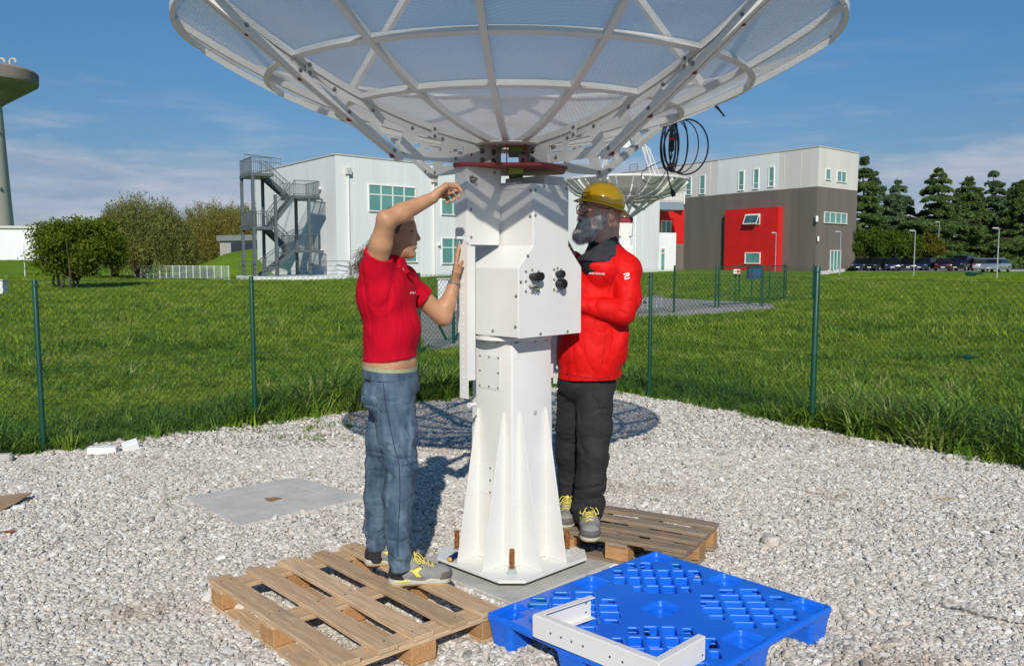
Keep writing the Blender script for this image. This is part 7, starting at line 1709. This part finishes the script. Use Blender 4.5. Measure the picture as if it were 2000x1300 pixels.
# leather patch, back pocket, seam
tj = BVHTree.FromPolygons([v.co for v in jeans.data.vertices], [p.vertices for p in jeans.data.polygons])
def decal(name, poly, D, tree, mt, parent, off=.003, d=(0, 1, 0)):
    mb = MB(); d = Vector(d); P_ = []
    n = len(poly); ring = []
    for i in range(n):
        for k in range(4): a, b = poly[i], poly[(i + 1) % n]; ring.append((a[0] + (b[0] - a[0]) * k / 4, a[1] + (b[1] - a[1]) * k / 4))
    cx, cy = sum(p[0] for p in poly) / n, sum(p[1] for p in poly) / n
    def hit(p):
        o = Y(p[0], p[1], D) - d * .35; h = tree.ray_cast(o, d, .8); return h[0] - d * off if h[0] else None
    L1_ = [hit((cx + (x - cx) * f, cy + (y - cy) * f)) for f in (1.0, .55) for x, y in ring]; c0 = hit((cx, cy))
    if any(p is None for p in L1_) or c0 is None: return None
    m_ = len(ring); mb.add(L1_ + [c0], [(i, (i + 1) % m_, m_ + (i + 1) % m_, m_ + i) for i in range(m_)] + [(m_ + i, m_ + (i + 1) % m_, 2 * m_) for i in range(m_)]); return mb.build(name, mt, parent, smooth='all')
den_d = mat('dark_denim_seam', (.015, .030, .050), .9); 
decal('leather_patch', [(714, 723), (728, 724), (728, 741), (714, 742)], 4.1, tj, mat('black_leather', (.015, .015, .017), .5), jeans, off=.007)
def seam(name, pts, D, tree, mt, parent, r=.0016, off=.0015):
    out = []
    for i in range(len(pts) - 1):
        for k in range(5):
            a, b = pts[i], pts[i + 1]; x, y = a[0] + (b[0] - a[0]) * k / 5, a[1] + (b[1] - a[1]) * k / 5; h = tree.ray_cast(Y(x, y, D) - Vector((0, .35, 0)), Vector((0, 1, 0)), .8)
            if h[0]: out.append(h[0] - Vector((0, off, 0)))
    if len(out) > 2: mb = MB(); mb.tube(out, r, 5); mb.build(name, mt, parent, smooth='all')
den_l = mat('pale_stitching', (.13, .18, .22), .9)
seam('side_seam', [(752, 745), (756, 780), (764, 820), (776, 870), (784, 900), (786, 960), (782, 1030), (783, 1085)], 4.05, tj, den_d, jeans, .0018)
seam('pocket_stitching', [(713, 770), (739, 767), (743, 800), (741, 826), (728, 822), (714, 795)], 4.05, tj, den_l, jeans, .0014)
seam('front_pocket_edge', [(758, 738), (760, 756), (775, 764), (792, 758), (797, 740)], 4.05, tj, den_l, jeans, .0014)
mb = MB(); mb.cyl(Vector(q3(777, 1096, 4.0)) + Vector((0, 0, -.05)), q3(777, 1085, 4.0), .040, 16); mb.build('sock', M['sock'], m1, smooth=True)
mb = MB(); mb.cyl(Vector(q3(736, 1078, 4.29)) + Vector((0, 0, -.045)), q3(735, 1066, 4.29), .038, 16); mb.build('sock', M['sock'], m1, smooth=True)
h1 = Vector(q3(764, 1140, 4.0)); shoe(m1, (-.585, 4.03, .1445), R(8), L=.305)
shoe(m1, (-.745, 4.30, .1445), R(6), L=.29)
# wristband
bw = MB(); wd = (Vector(wr2) - Vector(fm2)).normalized(); c = Vector(wr2) - wd * .012; bw.tube([c - wd * .010, c - wd * .008, c + wd * .008, c + wd * .010], [.0300, .0325, .0325, .0300], 24); bw.build('wristband', mat('grey_wristband', (.13, .115, .10), .5, col2=(.20, .18, .16), nscale=70), m1, smooth=True)
# ===== man on the right, helmet and red jacket
D2 = 4.84
m2 = thing('person', G(1150, 1035, .16), 'bearded man in yellow helmet, glasses and red jacket standing behind the white housing', 'person')
S = Sculpt((.18, 4.52, 1.35), (.86, 5.2, 2.14), .0040)
S.cone(q3(1176, 500, D2), q3(1180, 446, D2), .078, .066, .04); S.ell(q3(1168, 520, 4.93), (.11, .09, .06), k=.04)
HY = R(26); HC2 = Vector(q3(1177, 420, D2)); HF = Vector((-math.cos(HY), -math.sin(HY), 0)); HL = Vector((-math.sin(HY), math.cos(HY), 0))
def hd(px, py, dy=0.0, k=1.07):      # head frame: the face is turned a quarter towards the camera
    f = (1177 - px) * D2 / F * k; p = HC2 + HF * f + HL * dy; return (p.x, p.y, q3(1177, py, D2)[2])
def hE(px, py, r, dy=0.0, k=.01, op='add', tilt=0.0, yaw=0.0): return ellR(S, hd(px, py, dy), r, tilt=tilt, yaw=HY + yaw, k=k, op=op)
hE(1177, 408, (.103, .084, .108), k=.02); hE(1157, 425, (.070, .067, .090), k=.03); hE(1148, 445, (.050, .050, .040), k=.03); S.cone(q3(1186, 430, D2), q3(1184, 460, D2), .066, .068, .03)
S.cone(hd(1137, 402), hd(1128, 416), .0095, .0150, .012); hE(1128, 416.5, (.0135, .0155, .0110), k=.006)
for sy in (-1, 1):
    hE(1132, 418, (.011, .009, .008), sy * .0145, .005); hE(1139.5, 400, (.016, .026, .008), sy * .032, .012); hE(1137.0, 408, (.014, .018, .0105), sy * .034, .010, 'sub'); hE(1144, 419, (.028, .022, .024), sy * .042, .02); hE(1139.8, 408, (.013, .013, .012), sy * .033, .002)
    hE(1178, 420, (.022, .015, .038), sy * .088, .005, tilt=-.12, yaw=-sy * .3); hE(1179, 418.5, (.0115, .009, .022), sy * .103, .004, 'sub', tilt=-.12); hE(1182, 421, (.007, .007, .010), sy * .088, .003); hE(1176.5, 430, (.009, .009, .010), sy * .086, .006)
hE(1133, 430, (.010, .024, .0060), 0, .005); hE(1134, 437, (.011, .022, .0070), 0, .005); S.cone(hd(1128.8, 433.3, -.024), hd(1128.8, 433.3, .024), .0034, .0034, .003, op='sub')
# right forearm and hand working behind the housing, left hand end of the crossing forearm
wr3 = q3(1128, 592, 4.80); S.cone(q3(1165, 597, 4.80), wr3, .036, .028, .02); hand(S, wr3, (-1, .1, .15), (0, -.2, 1), (-.1, .9, -.2), [.5, .55, .6, .6], 1.0)
S.cone(q3(1120, 520, 4.98), q3(1098, 470, 4.95), .045, .032, .02); hand(S, q3(1098, 470, 4.95), (-.2, -.2, 1), (-1, 0, -.1), (-.3, -.8, 0), [.4, .5, .5, .5], 1.0)
body2 = S.build('body', M['skin2'], m2, relax=1, disp=lambda V, N: V + N * (.0007 * vnoise(V * 60, 2))[:, None])
# beard and moustache
S = Sculpt((.26, 4.70, 1.66), (.62, 4.98, 1.96), .0040)
hE(1157, 426, (.077, .0735, .098), k=.02); hE(1148, 446, (.060, .060, .050), k=.02); hE(1168, 432, (.062, .0755, .060), k=.02)
S.plane(hd(1150, 423), Vector((0, 0, 1)) + HF * .30); S.plane(hd(1176, 430), -HF + Vector((0, 0, -.35)))
S.cone(hd(1143, 449), hd(1128, 459), .049, .034, .03); S.cone(hd(1141, 456), hd(1131, 466), .044, .024, .02); S.cone(hd(1158, 448), hd(1142, 456), .045, .045, .02)
for sy in (-1, 1):
    S.cone(hd(1129.8, 424.8, sy * .006), hd(1137, 437, sy * .033), .0095, .012, .006); S.cone(hd(1173, 424, sy * .078), hd(1173, 409, sy * .080), .009, .006, .01)
hE(1128.5, 434, (.014, .018, .0068), 0, .004, 'sub')
beard = S.build('beard', M['grey_hair'], m2, relax=1, disp=folds(.0045, (55, 55, 26), 12))
r_ = np.random.default_rng(3); co_ = np.array([v.co for v in beard.data.vertices]); ix = r_.integers(0, len(co_), 9000); nn_ = np.array([v.normal for v in beard.data.vertices])[ix]
k_ = (co_[ix][:, 2] < q3(1150, 440, D2)[2] + .02) | (r_.uniform(0, 1, len(ix)) < .5)
strands('beard_hair', co_[ix][k_], nn_[k_] * .6 + np.array([-.4, -.1, -.7]), .022, .0010, mat('silver_hair', (.80, .74, .69), .7, col2=(.40, .36, .33), nscale=16), beard, r_)
ix = r_.integers(0, len(body2.data.vertices), 40000); cb_ = np.array([v.co for v in body2.data.vertices]); nb_ = np.array([v.normal for v in body2.data.vertices]); 
sel = ix[(cb_[ix][:, 0] > q3(1190, 425, D2)[0]) & (cb_[ix][:, 2] > q3(1190, 446, D2)[2]) & (cb_[ix][:, 2] < q3(1190, 405, D2)[2])]; strands('stubble_hair', cb_[sel], nb_[sel] * .3, .010, .0007, mat('short_grey_hair', (.16, .14, .13), .8), m2, r_)
# eyes and glasses
for sy in (-1, 1):
    c = hd(1138.6, 408, sy * .034); mb = MB(); mb.lathe([(0, -.0045), (.0065, -.0035), (.0092, 0), (.0065, .0035), (0, .0045)], 12, c); e_ = mb.build('eye', bpy.data.materials['eye_white'], m2, smooth='all'); mb = MB(); ci = Vector(c) + HF * .0062; mb.lathe([(0, -.004), (.0042, 0), (0, .004)], 10, ci); mb.build('iris', M['black_gloss'], e_, smooth='all')
gl = MB(); frames = []
for sy in (-1, 1):
    c = Vector(hd(1134.0, 409, sy * .034)); ux = (HL - HF * .18 * sy).normalized(); pts = []
    for a in np.linspace(0, 2 * math.pi, 25)[:-1]: ca, sa = math.cos(a), math.sin(a); rr = 1 / (abs(ca) ** 3.2 + abs(sa) ** 3.2) ** (1 / 3.2); pts.append(c + ux * .0275 * ca * rr + Vector((0, 0, 1)) * .0225 * sa * rr + HF * .004)
    gl.tube(pts, .0022, 6, closed=True); frames.append(pts)
gl.tube([Vector(hd(1132.5, 405, -.008)), Vector(hd(1131.5, 404)), Vector(hd(1132.5, 405, .008))], .0018, 6)
for sy in (-1, 1): gl.tube([Vector(hd(1135, 403, sy * .062)), Vector(hd(1142, 404, sy * .084)), Vector(hd(1168, 410, sy * .093)), Vector(hd(1178, 411, sy * .094))], .0024, 6)
go_ = gl.build('glasses', mat('dark_spectacle_frame', (.03, .028, .035), .3), m2, smooth='all')
lm = bpy.data.materials.new('clear_lens'); lm.use_nodes = True; b = lm.node_tree.nodes['Principled BSDF']; b.inputs['Base Color'].default_value = (.8, .85, .9, 1); b.inputs['Alpha'].default_value = .18; b.inputs['Roughness'].default_value = .05
for pts in frames: mb = MB(); mb.add(pts, [tuple(range(len(pts)))]); mb.build('lens', lm, go_)
# helmet
hc_ = Vector(q3(1176, 399, D2)); hm = Matrix.Translation(hc_) @ Matrix.Rotation(R(180 + 6), 4, 'Z') @ Matrix.Rotation(R(-15), 4, 'Y')
def dome(a, e, infl=0.0):       # a azimuth (0 = front), e elevation
    rx, ry, rz = .125 + infl, .112 + infl, .122 + infl; ce = math.cos(e) ** .92 if math.cos(e) > 0 else 0
    x, y, z = rx * ce * math.cos(a), ry * ce * math.sin(a), rz * math.sin(e) ** .95 if e > 0 else 0
    rd = .0045 * math.exp(-(y / .016) ** 2) * (math.sin(e) ** .5 if e > 0 else 0) + .0028 * (math.exp(-((abs(y) - .045) / .007) ** 2)) * (1 if e > .5 else 0)
    s_ = 1 + rd / .12; return Vector((x * s_, y * s_, z * s_))
mb = MB(); na, ne = 72, 22; V = []
for j in range(ne):
    e = (math.pi / 2) * j / (ne - 1) * .995
    for i in range(na): V.append(hm @ dome(2 * math.pi * i / na, e))
V.append(hm @ Vector((0, 0, .1265))); Fs = [(j * na + i, j * na + (i + 1) % na, (j + 1) * na + (i + 1) % na, (j + 1) * na + i) for j in range(ne - 1) for i in range(na)] + [((ne - 1) * na + i, (ne - 1) * na + (i + 1) % na, ne * na) for i in range(na)]
mb.add(V, Fs); shell = mb.build('helmet', M['helmet'], m2, smooth='all')
mb = MB(); V = []
for i in range(na):
    a = 2 * math.pi * i / na; ca = math.cos(a); ext = .016 + .016 * max(0, ca) ** 2 + .026 * max(0, -ca) ** 2; drop = .010 + .010 * abs(ca) ** 2
    for (o, z) in ((.0, .004), (ext, -drop), (ext, -drop - .0035), (-.003, -.004)): V.append(hm @ Vector(((.125 + o) * math.cos(a), (.112 + o) * math.sin(a), z)))
mb.add(V, [(4 * i + j, 4 * ((i + 1) % na) + j, 4 * ((i + 1) % na) + (j + 1) % 4, 4 * i + (j + 1) % 4) for i in range(na) for j in range(4)]); mb.build('helmet_brim', M['helmet'], shell, smooth='all')
mb = MB(); V = []
for i in range(na):
    a = 2 * math.pi * i / na
    for (rr, z) in ((.118, -.012), (.118, .02)): V.append(hm @ Vector((rr * math.cos(a), (rr - .013) * math.sin(a), z)))
mb.add(V, [(2 * i, 2 * ((i + 1) % na), 2 * ((i + 1) % na) + 1, 2 * i + 1) for i in range(na)]); mb.build('headband', M['black_rubber'], shell)
text_on('helmet_print', 'EDIS', .040, 1149, 382, D2, [shell], shell, M['black_print'], rot=.08, sx=.74, off=.0030, deep=(.30, 1, 0))
# jacket
S = Sculpt((.16, 4.50, .98), (.84, 5.20, 1.84), .0042)
S.ell(q3(1163, 560, 4.92), (.185, .150, .20), k=.03); S.cone(q3(1160, 600, 4.91), q3(1154, 690, 4.90), .150, .150, .04, flat=((1, 0, 0), 1.20)); S.cone(q3(1154, 690, 4.90), q3(1150, 742, 4.90), .150, .142, .03, flat=((1, 0, 0), 1.20)); S.ell(q3(1208, 660, 4.90), (.055, .12, .14), k=.04)
S.ell(q3(1218, 528, 4.86), (.090, .095, .085), k=.04); S.cone(q3(1190, 500, 4.88), q3(1222, 530, 4.86), .085, .085, .05); S.cone(q3(1180, 490, D2), q3(1176, 520, D2), .085, .12, .04)
S.path([q3(1222, 535, 4.82), q3(1226, 580, 4.78), q3(1216, 610, 4.75)], [.080, .074, .070], .02); S.path([q3(1216, 610, 4.75), q3(1180, 603, 4.765), q3(1136, 596, 4.79)], [.068, .060, .046], .015); S.path([q3(1120, 530, 5.0), q3(1118, 510, 5.0)], [.07, .06], .03)
S.plane(q3(1150, 738, 4.9), (.02, 0, -1))
def amp3(V): return .0040 + .007 * np.exp(-((V[:, 0] - .60) ** 2 + (V[:, 2] - 1.42) ** 2) / .015) + .003 * np.exp(-((V[:, 2] - 1.08) / .06) ** 2)
jk = S.build('jacket', M['jacket'], m2, relax=2, disp=flat_n(both(folds(amp3, (8, 8, 7), 77), folds(.0030, (18, 18, 13), 78))))
tjk = BVHTree.FromPolygons([v.co for v in jk.data.vertices], [p.vertices for p in jk.data.polygons])
seam('zip', [(1110, 660), (1109, 700), (1108, 738)], 4.85, tjk, mat('zip_teeth', (.30, .005, .005), .4), jk, .0030, .002)
seam('pocket_zip', [(1180, 648), (1175, 680), (1172, 712)], 4.85, tjk, mat('dark_red_seam', (.30, .004, .004), .7), jk, .0022)
seam('sleeve_seam', [(1205, 520), (1196, 545), (1185, 575)], 4.80, tjk, bpy.data.materials['dark_red_seam'], jk, .0020)
seam('hem_seam', [(1095, 728), (1130, 731), (1170, 734), (1205, 728)], 4.85, tjk, bpy.data.materials['dark_red_seam'], jk, .0022)
# collar: black fleece lining folded out, red edge
S = Sculpt((.22, 4.60, 1.60), (.70, 5.12, 1.86), .0040); S.cone(q3(1168, 510, D2), q3(1173, 470, D2), .116, .098, .01); S.cone(q3(1172, 520, D2), q3(1176, 440, D2), .088, .084, .004, op='sub'); S.ell(q3(1138, 478, 4.68), (.085, .10, .075), k=.02, op='sub')
S.plane(q3(1172, 479, D2), (-.55, .1, 1)); S.plane(q3(1168, 510, D2), (0, 0, -1)); col_ = S.build('collar', M['fleece'], jk, relax=1, disp=folds(.003, (25, 25, 25), 5))
decal('collar_lapel', [(1167, 502), (1201, 499), (1203, 482), (1190, 476), (1178, 488)], 4.8, tjk, M['fleece'], jk, off=.010)
S = Sculpt((.22, 4.60, 1.56), (.66, 5.12, 1.80), .0042); S.cone(q3(1166, 520, D2 - .01), q3(1174, 484, D2), .096, .074, .01); S.build('undershirt', M['black_print'], m2, relax=1)
text_on('chest_print', 'PRIMALUCELAB', .0155, 1160, 533.5, 4.8, [jk], jk, M['white_print'], rot=-.06, sx=.95)
text_on('sleeve_print', 'Ri', .044, 1220.5, 538.5, 4.8, [jk], jk, M['white_print'], rot=-1.35, off=.003)
# work trousers
S = Sculpt((.10, 4.56, .20), (.72, 5.30, 1.16), .0050)
S.ell(q3(1146, 748, 4.92), (.168, .140, .12), k=.03)
for pts, rr in (([(1160, 775, 4.87), (1161, 835, 4.84), (1158, 885, 4.82), (1154, 940, 4.82), (1149, 985, 4.83), (1146, 1002, 4.83)], [.108, .098, .088, .084, .086, .080]),
                ([(1122, 775, 4.98), (1117, 835, 5.0), (1116, 890, 5.03), (1117, 940, 5.06), (1116, 975, 5.07), (1115, 990, 5.07)], [.104, .092, .084, .080, .078, .074])): S.path([q3(*p) for p in pts], rr, .02)
S.plane(q3(1146, 734, 4.9), (0, 0, 1))
zk2, za2 = q3(1158, 890, 4.8)[2], q3(1148, 985, 4.8)[2]
def amp4(V): return .0045 + .006 * np.exp(-((V[:, 2] - zk2) / .10) ** 2) + .010 * np.exp(-((V[:, 2] - za2) / .08) ** 2)
tr2 = S.build('work_trousers', M['trousers'], m2, relax=2, disp=flat_n(both(folds(amp4, (8, 8, 13), 91), folds(.0022, (18, 18, 26), 92))))
ttr = BVHTree.FromPolygons([v.co for v in tr2.data.vertices], [p.vertices for p in tr2.data.polygons])
decal('cargo_pocket', [(1166, 776), (1188, 774), (1188, 792), (1168, 794)], 4.8, ttr, M['trousers'], tr2, off=.008); seam('trouser_seam', [(1127, 760), (1130, 830), (1128, 900)], 4.85, ttr, M['black_print'], tr2, .003)
shoe(m2, (.438, 4.885, .162), R(-93), L=.315); shoe(m2, (.345, 5.10, .162), R(-100), L=.30)
